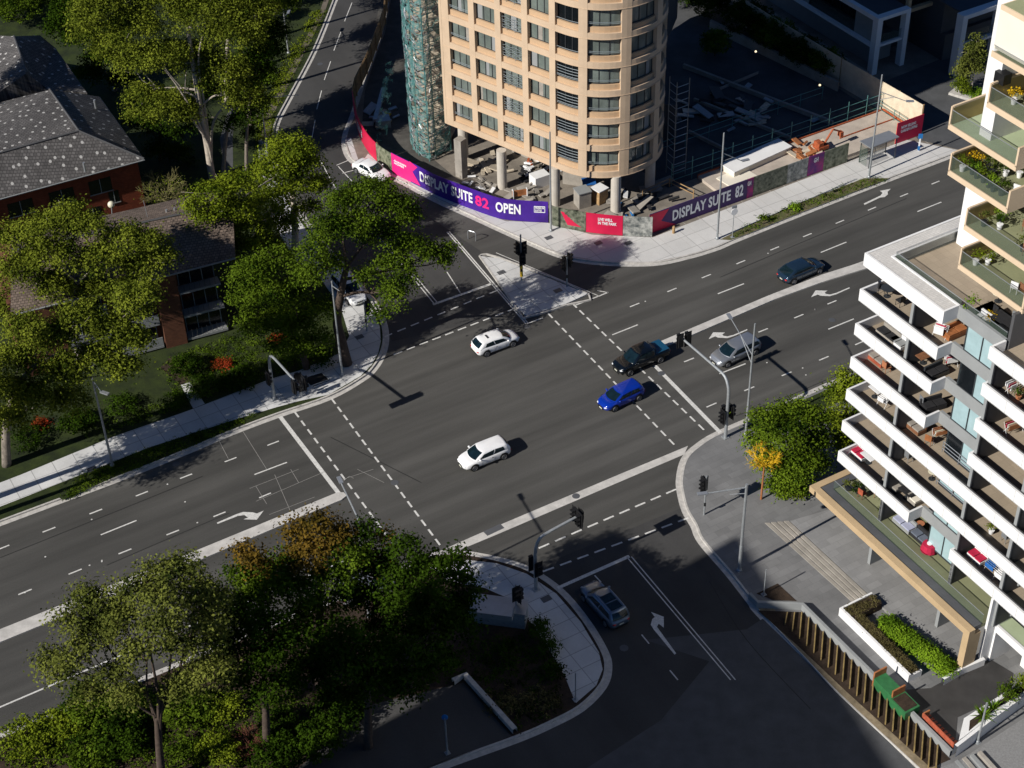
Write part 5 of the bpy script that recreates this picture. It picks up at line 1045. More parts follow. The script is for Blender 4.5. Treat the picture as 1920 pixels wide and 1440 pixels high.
def head(parent, c, face, n=3, back=True, s=1.2):
    """signal head centred on c looking along face"""
    f = Vector(face); f.z = 0; f.normalize(); sd = Vector((-f.y, f.x, 0)); m = MB(); hh = .34*n*s
    m.obox(c-sd*.17*s-f*.12-ZX*hh/2, sd*.34*s, f*.26, ZX*hh)
    if back: m.obox(c-sd*.29*s-f*.0-ZX*(hh/2+.12), sd*.58*s, f*.03, ZX*(hh+.24))
    h_ = m.build('signal_head', M['black'], parent)
    m = MB()
    for i in range(n):
        z = hh/2-.17*s-i*.34*s; m.tube(c+f*.13+ZX*z, c+f*.17+ZX*z, .115*s, n=12)
    m.build('lens', M['windowdark'], h_); m = MB()
    for i in range(n):
        z = hh/2-.17*s-i*.34*s; m.obox(c-sd*.14*s+f*.14+ZX*(z+.11*s), sd*.28*s, f*.24, ZX*.02); m.obox(c-sd*.14*s+f*.14+ZX*(z-.02), sd*.02, f*.2, ZX*.13); m.obox(c+sd*.12*s+f*.14+ZX*(z-.02), sd*.02, f*.2, ZX*.13)
    m.build('visors', M['black'], h_)
def mast(label, base, elbow, tip, ztip, face, tiphead, low):
    b = P(*base, Z1); el = V(b, *elbow); t = thing('traffic_signal', label, 'traffic signal', tuple(b), None); tipw = P(*tip, ztip); d = (tipw-el)
    m = MB(); m.tube(b, b+ZX*2.6, .15, .135, 14); c_ = b+ZX*(el.z-b.z); z_top = c_
    pts = [b+ZX*2.6, c_-ZX*1.2, c_-ZX*.4+d*.03, c_+ZX*.15+d*.12, c_+(tipw-c_)*.3+ZX*.25, tipw]; m.pipe(cr(pts, 5), .145, 12, r1=.10); m.build('mast', M['galv'], t)
    m = MB(); m.box(b, .5, .5, .06, AW); m.build('base_plate', M['galv'], t)
    for off, n_ in tiphead: head(t, tipw+Vector(off), face, n_)
    for off, fc in low: head(t, b+Vector(off), fc, 3)
    return t, b
WXf = WX; UXf = UX
mast('curved mast arm signal reaching over the stop line from the right kerb', (1360, 820), (1358, 718), (1282, 637), 6.3, -UX, [(WX*.45-ZX*.1, 3), (-WX*.35-ZX*.0, 3)], [(WX*.42+ZX*2.6, WX), (-WX*.42+ZX*2.4, -WX), (-UX*.3+ZX*2.5, -UX)])
mast('curved mast arm signal on the shaded corner footpath by the lower side street', (1005, 1105), (1003, 1018), (1083, 968), 5.9, -WX, [(UX*.35-ZX*.1, 3), (-UX*.35-ZX*.1, 3), (WX*.3, 2)], [(UX*.42+ZX*2.5, UX), (-UX*.42+ZX*2.4, -UX)])
mast('mast arm signal on the left corner footpath beside the garden', (515, 748), (507, 664), (560, 722), 6.3, WX, [(WX*.45, 3), (-WX*.45, 3)], [(-WX*.35+ZX*2.4, WX)])
t, b, h = pole('light_pole', 'tall light pole rising out of the dark lower trees with an arm over the crossing', (692, 1155), (680, 970)); arm(t, b, h-.1, (640, 906), h+.0, .07, True, False)
def post_signal(label, base, top, heads, yellow=False):
    b = P(*base, Z1); tp_ = V(b, *top); h = tp_.z-b.z; t = thing('traffic_signal', label, 'traffic signal', tuple(b)); m = MB(); m.tube(b, b+ZX*h, .075, n=10); m.build('post', M['galv'], t)
    for z, off, fc in heads: head(t, b+ZX*z+Vector(off), fc, 3)
    if yellow: m = MB(); m.tube(b+ZX*.45, b+ZX*2.0, .15, n=12); m.build('yellow_sleeve', M['yellow'], t)
    m = MB(); m.box(b+ZX*1.05+Vector((0, -.12, 0)), .16, .1, .3); m.build('push_button', M['black'], t)
    return t
post_signal('traffic signal with a yellow sleeved post on the traffic island', (978, 525), (976, 440), [(3.6, -UX*.1-WX*.25, -WX), (3.5, WX*.28, UX), (2.55, UX*.25, UX)], True)
post_signal('traffic signal with dark heads on the right part of the traffic island', (1063, 537), (1061, 482), [(2.6, -WX*.3, -WX), (2.5, -UX*.25, -UX), (2.9, WX*.25, WX)])
post_signal('single traffic signal post on the dark paved corner beside the long armed pole', (1320, 965), (1320, 893), [(3.3, -WX*.22, -WX), (3.1, -UX*.2, -UX)])
post_signal('short double signal post beside the open cable pit', (566, 744), (565, 716), [(1.6, -UX*.35, -UX), (1.6, UX*.35, UX)])
post_signal('pedestrian signal post on the shaded corner by the garden bed', (969, 1162), (966, 1096), [(3.0, -WX*.1+UX*.2, UX), (2.5, WX*.2, WX)])
post_signal('small signal post among the tree branches on the left corner', (688, 620), (690, 570), [(2.4, WX*.2, WX)])
t = thing('bicycle_rail', 'small pale steel rail standing on the slip lane tip', 'rail', tuple(P(884, 448, 0))); b = P(878, 448, 0); e = P(892, 452, 0); m = MB(); m.pipe(cr([b, b+ZX*.9, (b+e)/2+ZX*1.0, e+ZX*.9, e], 4), .04, 6); m.build('hoop', M['alu'], t)
t = boxthing('signal_cabinet', 'pale blue grey utility cabinet roof and kiosk half under the dark trees', 'kiosk', 935, 1160, 4.2, 1.4, 1.5, R(-12), M['galv'], lid=M['alu'])
m = MB(); q = P(930, 1150, 1.7); m.box(q, 2.6, 1.2, .5, R(-12)); m.build('upper_box', M['alu'], t)
# ---------------------------------------------------------------- vehicles
glassm = mat('car glass', (.006, .016, .022), .05, var=.4, scale=1.2, spec=.5)
tyre = mat('car tyre', (.012, .012, .012), .8); rimm = mat('car rim', (.30, .30, .31), .35, metal=.6); lamp_w = mat('car headlight', (.7, .72, .75), .1, spec=.8); lamp_r = mat('car tail light', (.45, .008, .01), .2, spec=.8); trim = mat('car trim', (.012, .012, .013), .5)
platem = mat('car plate', (.6, .6, .5), .5)
def paint(n, c, metal=0.0, rough=.28): return mat('car paint '+n, c, rough, var=.03, scale=2, metal=metal, coat=.8)
def car(name, label, cat, px, py, ang, L, W, Ht, prof, cabin, col, z=0.0, bed=False, roof_rack=False, group='vehicles at the crossing', extra=None):
    """prof: (x, half width, z low, z top) from tail (-L/2) to nose; cabin: (base rear, base front, roof rear, roof front)"""
    b = P(px, py, z); t = thing(name, label, cat, tuple(b), group, ang)
    xs = np.array([p[0] for p in prof]); X = np.unique(np.concatenate([np.linspace(xs[0], xs[-1], 26), xs[0]+np.array([.03, .07, .12, .2]), xs[-1]-np.array([.03, .07, .12, .2])]))
    def sm(j):
        y = np.array([p[j] for p in prof]); return np.interp(X, xs, y)
    hw, zl, zt = sm(1), sm(2), sm(3)
    k = np.array([.25, .5, .25])
    for a in (hw, zl, zt): a[1:-1] = np.convolve(a, k, 'valid')
    m = MB(); sec = []
    for i, x in enumerate(X):
        w_, l_, t_ = hw[i], zl[i], zt[i]; mid = l_+(t_-l_)*.55
        half = [(w_*.86, l_), (w_*.97, l_+.07), (w_*1.0, l_+(t_-l_)*.35), (w_*1.0, mid), (w_*.985, t_-.12), (w_*.93, t_-.03), (w_*.80, t_), (w_*.4, t_+.025), (0, t_+.03)]
        ring = [(x, -y, z_) for y, z_ in half]+[(x, y, z_) for y, z_ in half[::-1][1:]]; sec.append(ring)
    n = len(sec[0]); m.v = [p for r in sec for p in r]
    m.f = [(i*n+j, (i+1)*n+j, (i+1)*n+j+1, i*n+j+1) for i in range(len(X)-1) for j in range(n-1)]
    m.f += [((i+1)*n, i*n, i*n+n-1, (i+1)*n+n-1) for i in range(len(X)-1)]
    m.f += [tuple(range(n)), tuple(range((len(X)-1)*n+n-1, (len(X)-1)*n-1, -1))]; m.m = [0]*len(m.f)
    wr = .33 if L < 4.9 else .38; fx, rx = L/2-.86, -L/2+.82
    if L > 5: rx = -L/2+1.15
    W2 = W/2
    for sx in (fx, rx):
        for s_ in (-1, 1):
            c = Vector((sx, s_*(W2*.985), wr+.02)); seg = []
            seg = [c+Vector((math.cos(PI*i/14)*(wr+.075), 0, math.sin(PI*i/14)*(wr+.075))) for i in range(15)]
            yy = s_*(W2+.012); vs = [Vector((p.x, yy, p.z)) for p in seg]+[Vector((c.x+wr+.07, yy, .2)), Vector((c.x-wr-.07, yy, .2))]
            f = tuple(range(len(vs))); m.add(vs, [f if s_ < 0 else f[::-1]], 1)
    # sills and bumper strips
    m.add([(-L/2+.4, s*(W2+.004), .2) for s in (-1, 1)]+[(L/2-.5, s*(W2+.004), .2) for s in (-1, 1)]+[(-L/2+.4, s*(W2+.004), .27) for s in (-1, 1)]+[(L/2-.5, s*(W2+.004), .27) for s in (-1, 1)], [(0, 2, 6, 4), (3, 1, 5, 7)], 1)
    body = m.build('body', [col, trim], t, smooth=True, local=True)
    # cabin
    br, bf, rr, rf_ = cabin; zb = float(np.interp((br+bf)/2, X, zt))-.03; bw = W2*.90; rw = W2*.75
    def edge(s, q):      # q in 0..4 : front(right->left), left(front->rear), rear(left->right), right(rear->front)
        q = q % 4; i = int(q); r_ = q-i; w0, xf, xr, bul, z_ = (bw, bf, br, .26, zb) if s == 0 else (rw, rf_, rr, .16, Ht-.07)
        if i == 0: y = -w0+2*w0*r_; return Vector((xf+bul*(1-(2*r_-1)**2)-.06, y, z_))
        if i == 1: return Vector((xf+(xr-xf)*r_-.06*(1-r_), w0*(1+.03*math.sin(PI*r_)), z_))
        if i == 2: y = w0-2*w0*r_; return Vector((xr-bul*.5*(1-(2*r_-1)**2), y, z_))
        return Vector((xr+(xf-xr)*r_-.06*r_, -w0*(1+.03*math.sin(PI*r_)), z_))
    def sf(q, t_, off=0.0):
        p = edge(0, q)*(1-t_)+edge(1, q)*t_; bul = .05*math.sin(PI*t_); c = Vector((((br+bf)/2+(rr+rf_)/2)/2, 0, p.z)); d = p-c; d.normalize(); i = int(q % 4)
        nrm = [Vector((1, 0, .4)), Vector((0, 1, .2)), Vector((-1, 0, .4)), Vector((0, -1, .2))][i].normalized(); return p+nrm*(bul+off)
    m = MB(); NQ = 40; NT = 5
    vs = [sf(4*i/NQ, j/NT) for j in range(NT+1) for i in range(NQ)]
    fs = [(j*NQ+i, j*NQ+(i+1) % NQ, (j+1)*NQ+(i+1) % NQ, (j+1)*NQ+i) for j in range(NT) for i in range(NQ)]
    b0 = NT*NQ; cxr = (rr+rf_)/2
    for sc in (.9, .55):
        vs += [Vector((cxr+(vs[b0+i].x-cxr)*sc, vs[b0+i].y*sc, Ht-.07+.07*(1-sc*sc)+.004)) for i in range(NQ)]
    for r_ in range(2): o0 = (NT+r_)*NQ; fs += [(o0+i, o0+(i+1) % NQ, o0+NQ+(i+1) % NQ, o0+NQ+i) for i in range(NQ)]
    vs.append(Vector((cxr, 0, Ht))); ci = len(vs)-1; o0 = (NT+2)*NQ; fs += [(o0+i, o0+(i+1) % NQ, ci) for i in range(NQ)]
    m.add(vs, fs); m.build('roof', col, t, smooth=True, local=True)
    def pane(name, q0, q1, t0, t1, tt0=None, tt1=None, nq=8):
        g = MB(); nt_ = 3; vs = []
        for j in range(nt_+1):
            for i in range(nq+1):
                a = i/nq; ta = t0 if tt0 is None else t0+(tt0-t0)*a; tb = t1 if tt1 is None else t1+(tt1-t1)*a; vs.append(sf(q0+(q1-q0)*a, ta+(tb-ta)*j/nt_, .012))
        g.add(vs, [(j*(nq+1)+i, j*(nq+1)+i+1, (j+1)*(nq+1)+i+1, (j+1)*(nq+1)+i) for j in range(nt_) for i in range(nq)]); return g.build(name, glassm, t, smooth=True, local=True)
    pane('windscreen', .06, .94, .06, .95); pane('rear_window', 2.08, 2.92, .14 if not bed else .2, .9)
    for s_ in (0, 1):
        def mq(r_): return 1+r_ if s_ == 0 else 4-r_
        def sp(r0, r1, a0, a1, b0_, b1_):
            if s_ == 0: pane('side_window', 1+r0, 1+r1, a0, b0_, a1, b1_)
            else: pane('side_window', 4-r1, 4-r0, a1, b1_, a0, b0_)
        sp(.07, .475, .07, .08, .72, .92); sp(.505, .84, .08, .16, .92, .82)
        if cat in ('wagon', 'suv'): sp(.825, .95, .14, .2, .88, .8)
    # wheels
    for sx in (fx, rx):
        for s_ in (-1, 1):
            c = Vector((sx, s_*(W2-.10), wr)); w_ = MB(); w_.tube(c-Vector((0, .11, 0))+Vector((0, s_*.02, 0)), c+Vector((0, .11, 0))+Vector((0, s_*.02, 0)), wr, n=22); wh = w_.build('wheel', tyre, t, local=True)
            w_ = MB(); y = s_*(W2+.034); cc = Vector((sx, y, wr)); w_.tube(cc-Vector((0, .01, 0)), cc+Vector((0, .01, 0)), wr*.16, n=10)
            for i in range(5):
                a = 2*PI*i/5+.3; d = Vector((math.cos(a), 0, math.sin(a))); n_ = Vector((-d.z, 0, d.x)); w_.obox(cc+d*.03-n_*.035-Vector((0, .008, 0)), d*wr*.58, n_*.07, Vector((0, .016, 0)))
            ring = [cc+Vector((math.cos(2*PI*i/18)*wr*.64, 0, math.sin(2*PI*i/18)*wr*.64)) for i in range(19)]; w_.pipe(ring, .022, 5); w_.build('rim', rimm, wh, local=True)
    zf = float(np.interp(L/2-.15, X, zt)); zr = float(np.interp(-L/2+.1, X, zt)); wf = float(np.interp(L/2-.1, X, hw)); wb_ = float(np.interp(-L/2+.06, X, hw))
    for s_ in (-1, 1):
        m = MB(); m.blob((L/2-.20, s_*wf*.84, zf-.13), .21, .17, .075, 12, 7); m.build('headlight', lamp_w, t, smooth=True, local=True)
        m = MB(); m.blob((-L/2+.10, s_*wb_*.86, zr-.20), .12, .16, .10, 12, 7); m.build('tail_light', lamp_r, t, smooth=True, local=True)
        m = MB(); m.blob((bf-.35, s_*(W2+.10), zb+.09), .10, .11, .075, 10, 6); m.obox((bf-.42, s_*(W2-.06)-.0, zb+.03), (.12, 0, 0), (0, s_*.14, 0), (0, 0, .04)); m.build('mirror', col, t, smooth=True, local=True)
    m = MB(); m.obox((L/2-.045, -wf*.52, zf-.30), (.05, 0, 0), (0, wf*1.04, 0), (0, 0, .13)); m.obox((L/2-.03, -wf*.62, .27), (.05, 0, 0), (0, wf*1.24, 0), (0, 0, .13)); m.build('grille', trim, t, local=True)
    m = MB(); m.obox((L/2+.012, -.18, zf-.42), (.02, 0, 0), (0, .36, 0), (0, 0, .1)); m.obox((-L/2-.015, -.18, zr-.38 if not bed else .45), (.02, 0, 0), (0, .36, 0), (0, 0, .1)); m.build('number_plate', platem, t, local=True)
    m = MB(); m.obox((-L/2-.005, -wb_*.8, .28), (.04, 0, 0), (0, wb_*1.6, 0), (0, 0, .16)); m.build('rear_bumper_strip', trim, t, local=True)
    m = MB()
    for s_ in (-1, 1):
        for xx in (bf-.55, (bf+br)/2-.12, br+.55):
            m.obox((xx, s_*(W2+.006), .35), (.014, 0, 0), (0, s_*.004, 0), (0, 0, zb-.42))
        for xx in ((bf+br)/2-.0, br+.7): m.obox((xx, s_*(W2+.008), zb-.2), (.18, 0, 0), (0, s_*.025, 0), (0, 0, .03))
    m.build('door_lines', trim, t, local=True)
    if roof_rack:
        m = MB()
        for s_ in (-1, 1): m.tube((rr+.15, s_*rw*.88, Ht+.03), (rf_-.25, s_*rw*.88, Ht+.03), .02, n=6)
        m.build('roof_rails', M['alu'], t, local=True); m = MB(); m.obox((cxr-.2, -rw*.7, Ht+.004), (.75, 0, 0), (0, rw*1.4, 0), (0, 0, .012)); m.obox((cxr-1.05, -rw*.7, Ht-.012), (.75, 0, 0), (0, rw*1.4, 0), (0, 0, .012)); m.build('sunroof', glassm, t, local=True)
    if bed:
        m = MB(); zt_ = float(np.interp(-L/2+.8, X, zt)); x0, x1 = -L/2+.12, br-.05; m.obox((x0, -W2*.84, zt_+.0), (x1-x0, 0, 0), (0, W2*1.68, 0), (0, 0, .06)); m.build('tray_cover', bed, t, local=True)
        m = MB(); 
        for s_ in (-1, 1): m.tube((br-.1, s_*W2*.7, zt_), (br-.1, s_*W2*.62, Ht-.15), .035, n=6)
        m.tube((br-.1, -W2*.62, Ht-.15), (br-.1, W2*.62, Ht-.15), .035, n=6); m.build('sports_bar', trim, t, local=True)
    if extra: extra(t, Ht, cxr)
    return t
def hatch(L, W, H_, hood=.86, tail=.98):
    h = L/2; w_ = W/2
    return [(-h, w_*.60, .40, tail-.34), (-h+.06, w_*.76, .32, tail-.20), (-h+.16, w_*.86, .28, tail-.09), (-h+.35, w_*.94, .25, tail-.02), (-h+.7, w_*.985, .22, tail), (-h+1.3, w_, .20, .97), (0, w_, .20, .94), (h-1.45, w_, .20, .92), (h-1.0, w_*.99, .21, hood+.01), (h-.6, w_*.95, .22, hood-.04), (h-.35, w_*.88, .24, hood-.10), (h-.18, w_*.78, .26, hood-.17), (h-.06, w_*.64, .29, hood-.25), (h, w_*.48, .34, hood-.33)]
def angof(a, b):
    v = P(*b)-P(*a); return math.atan2(v.y, v.x)
white = paint('white', (.80, .80, .80), rough=.3); bluep = paint('blue', (.003, .032, .34), .2, .2); blackp = paint('black', (.003, .005, .008), 0, .14); gun = paint('gunmetal', (.018, .040, .070), .4, .18); silver = paint('silver', (.36, .38, .41), .65, .3); sblue = paint('grey blue', (.14, .19, .26), .6, .3)
AM = angof((0, 1110), (497, 929)); AMr = angof((1260, 544), (1754, 342))
def racky(t, Ht, cx): m = MB(); m.obox((cx-.35, -.25, Ht-.005), (.12, 0, 0), (0, .5, 0), (0, 0, .06)); m.build('roof_marking', trim, t, local=True)
car('car', 'white hatchback driving away to the right past the traffic island', 'hatchback', 929, 650, AM+.03, 4.35, 1.78, 1.46, hatch(4.35, 1.78, 1.46), (-2.0, 1.15, -1.5, .4), white, extra=racky)
car('car', 'white hatchback facing left, lowest in the middle of the crossing', 'hatchback', 908, 861, AM+PI+.02, 4.4, 1.8, 1.47, hatch(4.4, 1.8, 1.47), (-2.05, 1.2, -1.7, .42), white)
car('car', 'bright blue hatchback facing left, behind it the dashed crossing line', 'hatchback', 1164, 752, AMr+PI+.02, 4.2, 1.76, 1.46, hatch(4.2, 1.76, 1.46), (-1.95, 1.15, -1.6, .4), bluep)
car('pickup_truck', 'black double cab pickup with a blue tray cover at the stop line', 'pickup', 1201, 682, AMr+PI, 5.25, 1.86, 1.78, [(-2.62, .80, .5, .95), (-2.5, .9, .42, 1.08), (-1.5, .93, .36, 1.10), (-.3, .93, .34, 1.08), (1.0, .93, .34, 1.06), (1.6, .92, .36, 1.04), (2.25, .86, .38, .98), (2.5, .74, .42, .86), (2.62, .6, .46, .72)], (-1.0, 1.35, -.85, .62), blackp, bed=paint('tray cover blue', (.01, .07, .14)))
car('car', 'dark blue grey sedan alone on the upper right carriageway', 'sedan', 1501, 515, AMr+.0, 4.75, 1.82, 1.47, hatch(4.75, 1.82, 1.47, .88, 1.0), (-2.15, 1.2, -1.3, .4), gun)
car('car', 'silver wagon facing left under the light pole arm', 'wagon', 1378, 668, AMr+PI+.02, 4.8, 1.83, 1.55, hatch(4.8, 1.83, 1.55, .9, 1.05), (-2.25, 1.3, -1.9, .5), silver)
car('car', 'grey blue wagon with roof rails waiting in the shaded lower side street', 'wagon', 1133, 1142, angof((1170, 1165), (1100, 1085)), 4.65, 1.82, 1.62, hatch(4.65, 1.82, 1.62, .95, 1.06), (-2.15, 1.25, -1.8, .5), sblue, roof_rack=True)
car('parked_car', 'white sedan nosing out beside the crimson hoarding on the side road', 'sedan', 698, 328, angof((678, 312), (722, 334)), 4.5, 1.8, 1.44, [(-2.25, .7, .36, .70), (-2.1, .82, .26, .92), (-1.6, .88, .22, .98), (-.9, .9, .2, .96), (0, .9, .2, .94), (.8, .9, .2, .92), (1.4, .88, .22, .86), (1.95, .78, .24, .74), (2.15, .62, .28, .62), (2.25, .45, .32, .55)], (-1.45, .95, -.95, .25), white)
car('parked_car', 'white car half hidden behind the left corner tree branches', 'suv', 655, 552, angof((640, 520), (690, 575)), 4.6, 1.85, 1.7, hatch(4.6, 1.85, 1.7, 1.0, 1.1), (-2.1, 1.0, -1.8, .35), white)
car('car', 'pale car seen in slivers through the dark lower trees', 'wagon', 690, 1110, AM, 4.6, 1.8, 1.6, hatch(4.6, 1.8, 1.6, .95, 1.05), (-2.1, 1.0, -1.8, .35), silver, z=0)
# ---------------------------------------------------------------- trees and plants
def leaves(name, centers, radii, n_clusters, per, size, mt, parent, flat=.6, spread=.38, shell=.45, thing_org=None):
    """leaf-sized faces gathered in clumps spread through a set of ellipsoids"""
    cs = []
    for (c, r), k in zip(zip(centers, radii), n_clusters):
        d = rng.normal(size=(k, 3)); d /= np.linalg.norm(d, axis=1)[:, None]; rad = (shell+(1-shell)*rng.random(k)**.6)[:, None]; d[:, 2] = np.where(d[:, 2] < -.35, -d[:, 2]*.6, d[:, 2])
        cs.append(np.array(c)+d*rad*np.array(r))
    cs = np.concatenate(cs); K = len(cs); sz = (.7+.6*rng.random(K))
    g = rng.normal(size=(K, per, 3)); pos = cs[:, None, :]+g*np.array([spread, spread, spread*flat])*sz[:, None, None]
    pos = pos.reshape(-1, 3); n = len(pos); nr = rng.normal(size=(n, 3)); nr[:, 2] = np.abs(nr[:, 2])+.35; out = (g.reshape(-1, 3)); nr += out*.6; nr /= np.linalg.norm(nr, axis=1)[:, None]
    t = np.cross(nr, rng.normal(size=(n, 3))); t /= np.linalg.norm(t, axis=1)[:, None]; b = np.cross(nr, t); s = (size*(.6+.8*rng.random(n)))[:, None]
    v = np.stack([pos-t*s*.5, pos+b*s*.32+nr*s*.1, pos+t*s*.5, pos-b*s*.32+nr*s*.1], 1).reshape(-1, 3)
    org = np.array(ORG[parent.name]) if parent else np.array(thing_org); v = v-org
    me = bpy.data.meshes.new(name); me.vertices.add(4*n); me.vertices.foreach_set('co', v.ravel()); me.loops.add(4*n); me.loops.foreach_set('vertex_index', np.arange(4*n)); me.polygons.add(n)
    me.polygons.foreach_set('loop_start', np.arange(0, 4*n, 4)); me.polygons.foreach_set('loop_total', np.full(n, 4)); me.update()
    a = me.attributes.new('rnd', 'FLOAT', 'FACE'); cr_ = np.repeat(rng.random(K), per)*.6+rng.random(n)*.4; a.data.foreach_set('value', cr_.astype(np.float32))
    me.materials.append(mt); me.validate(); o = bpy.data.objects.new(name, me)
    if parent: _link(o, parent, ORG[parent.name])
    else: o.location = thing_org; _link(o, None, Vector(thing_org))
    return o, cs
def tree(name, label, base, trunk, lobes, leaf, bark, r0=.35, size=.21, dens=1.0, depth=.75, stems=(), z=Z1, group=None, cat='tree', per=52, spread=.43, twigs=True, second=None, bz=None):
    """base: picture point of the foot; trunk: picture points up the stem (with depth offsets); lobes: (px, py, half width px, half height px, depth m)"""
    b = P(*base, z) if bz is None else Vector(bz); t = thing(name, label, cat, tuple(b), group)
    if b.z < 5: b = b-ZX*.1
    tp_ = [b]+[V(b, x, y, d) for x, y, d in trunk]; m = MB(); path = cr(tp_, 5) if len(tp_) > 1 else tp_; L = len(path)
    m.pipe(path, r0*1.25, 10, r1=r0*.6); top = path[-1]
    C, Rr, NC = [], [], []
    for (x, y, rx, ry, d) in lobes:
        c = V(b, x, y, d); s_ = (V(b, x+rx, y, d)-c).length; sv = (V(b, x, y-ry, d)-c).length*1.05; C.append(tuple(c)); Rr.append((s_, s_*depth, sv)); area = s_*sv+s_*s_*.5; NC.append(max(5, int(area*10.5*dens)))
    # main limbs: the lobes are gathered into a few groups, each fed by one limb that forks to its lobes
    K = max(2, min(5, len(C)//3)); cc = np.array(C); mu = cc[rng.choice(len(C), K, replace=False)]
    for _ in range(6):
        lb_ = np.argmin(((cc[:, None]-mu[None])**2).sum(-1), 1); mu = np.array([cc[lb_ == q].mean(0) if (lb_ == q).any() else mu[q] for q in range(K)])
    for q in range(K):
        idx = [i for i in range(len(C)) if lb_[i] == q]
        if not idx: continue
        g_ = Vector(mu[q]); k = max(int(L*.45), min(range(L), key=lambda i: (path[i]-g_).length+(0 if path[i].z < g_.z-1.0 else 3))); p = path[k]; fork = p+(g_-p)*.62-ZX*.05*(g_-p).length
        bend = (p+fork)/2+Vector((random.uniform(-.5, .5), random.uniform(-.5, .5), random.uniform(-.1, .5))); rr = max(.09, r0*.5*(1-.35*k/L)); m.pipe(cr([p, bend, fork], 5), rr, 8, r1=rr*.6)
        for i in idx:
            c = Vector(C[i])+Vector((0, 0, Rr[i][2]*.25)); mid = (fork+c)/2+Vector((random.uniform(-.5, .5), random.uniform(-.5, .5), random.uniform(-.4, .3))); m.pipe(cr([fork, mid, c], 4), rr*.5, 6, r1=rr*.18)
            if twigs:
                for _ in range(5):
                    e = Vector(C[i])+Vector((random.gauss(0, 1)*Rr[i][0]*.5, random.gauss(0, 1)*Rr[i][1]*.5, random.uniform(-.2, .8)*Rr[i][2])); s0 = mid+(c-mid)*random.uniform(.1, .9); m.pipe([s0, (s0+e)/2+Vector((random.uniform(-.2, .2), random.uniform(-.2, .2), -.1)), e], rr*.18, 5, r1=.012)
    for st_ in stems:
        q = [V(b, x, y, d) for x, y, d in st_]; m.pipe(cr([b]+q, 5), r0*.62, 8, r1=r0*.2)
    m.build('trunk', bark, t, smooth=True)
    if second:
        idx = second[1]; A = [i for i in range(len(C)) if i not in idx]; leaves('crown', [C[i] for i in A], [Rr[i] for i in A], [NC[i] for i in A], per, size, leaf, t, spread=spread)
        leaves('rusty_crown' if second[2] is None else second[2], [C[i] for i in idx], [Rr[i] for i in idx], [NC[i] for i in idx], per, size, second[0], t, spread=spread)
    else: leaves('crown', C, Rr, NC, per, size, leaf, t, spread=spread)
    return t
tree('gum_tree', 'very tall pale multi stemmed gum with a broad olive crown beside the grey roof', (398, 335), [(388, 270, 0), (375, 200, 0), (362, 120, .5), (350, 40, 1)],
     [(190, 20, 58, 50, 0), (165, 60, 34, 36, 1), (250, 60, 60, 45, 0), (310, 0, 70, 50, 2), (380, 30, 70, 50, 1), (440, 70, 60, 48, 0), (300, 110, 56, 36, -1), (250, 125, 40, 30, 0), (210, 95, 36, 30, 1), (360, 110, 54, 40, 2), (420, 140, 54, 38, 1), (268, 180, 36, 26, 0), (310, 200, 50, 30, -1), (262, 215, 24, 16, 0), (350, 215, 30, 22, -1), (460, 180, 38, 34, 1), (475, 30, 34, 44, 2), (200, -60, 60, 50, 2), (320, -80, 80, 50, 2), (440, -60, 70, 50, 2)],
     M['leaf_gum'], M['barkpale'], .30, dens=1.1, size=.21, stems=(((392, 290, 0), (372, 230, -.5), (335, 165, -1), (300, 120, -1.5)), ((394, 280, .3), (382, 190, .4), (372, 110, .2), (385, 50, 0)), ((396, 290, .5), (400, 230, 1), (425, 190, 1.5), (440, 140, 1.5)), ((390, 270, -.3), (350, 215, -1), (310, 200, -2))))
tree('gum_tree', 'smaller shaded gum behind the tall pale trunk one, next to the path', (418, 330), [(425, 250, 1), (445, 190, 2)], [(470, 200, 26, 22, 2), (440, 230, 24, 18, 1), (372, 235, 24, 20, 2), (385, 175, 34, 26, 3), (495, 110, 22, 50, 3), (470, 250, 16, 14, 2)], M['leaf_dark'], M['bark'], .2)
tree('gum_tree', 'yellow green gum with a tall rounded head left of the parked car', (553, 470), [(553, 420, 0), (548, 360, 0), (545, 320, 0)],
     [(540, 285, 50, 26, 0), (525, 315, 40, 26, -1), (575, 310, 34, 26, 0), (490, 335, 34, 24, 0), (560, 350, 46, 26, -1), (600, 345, 22, 20, 1), (400, 365, 40, 22, -9), (440, 350, 38, 24, -8), (392, 402, 34, 20, -9), (440, 395, 40, 26, -8), (500, 380, 42, 26, -4), (470, 430, 40, 28, -7), (520, 420, 40, 26, -3), (450, 465, 32, 22, -8), (500, 460, 34, 22, -5), (365, 385, 22, 16, -9), (575, 390, 26, 20, 0)],
     M['leaf_bright'], M['barkpale'], .3, dens=1.0)
tree('street_tree', 'spreading green tree with a thick dark trunk on the left corner footpath', (650, 682), [(640, 640, 0), (632, 600, .3), (640, 545, .6), (650, 500, 1)],
     [(690, 365, 56, 30, 3), (640, 375, 36, 26, 2), (735, 390, 44, 30, 3), (765, 410, 24, 20, 3), (660, 420, 50, 28, 1), (715, 440, 44, 24, 2), (610, 430, 40, 30, 0), (590, 470, 34, 26, 0), (770, 470, 44, 28, 2), (740, 500, 36, 26, 1), (812, 475, 30, 18, 3), (840, 490, 18, 14, 3), (845, 465, 14, 10, 3), (735, 555, 30, 26, -1), (760, 530, 26, 20, 0), (575, 520, 34, 30, -1), (690, 520, 22, 16, 0), (715, 590, 18, 14, -2), (620, 500, 28, 20, 0)],
     M['leaf_green'], M['barkdark'], .42, dens=1.0, size=.2)
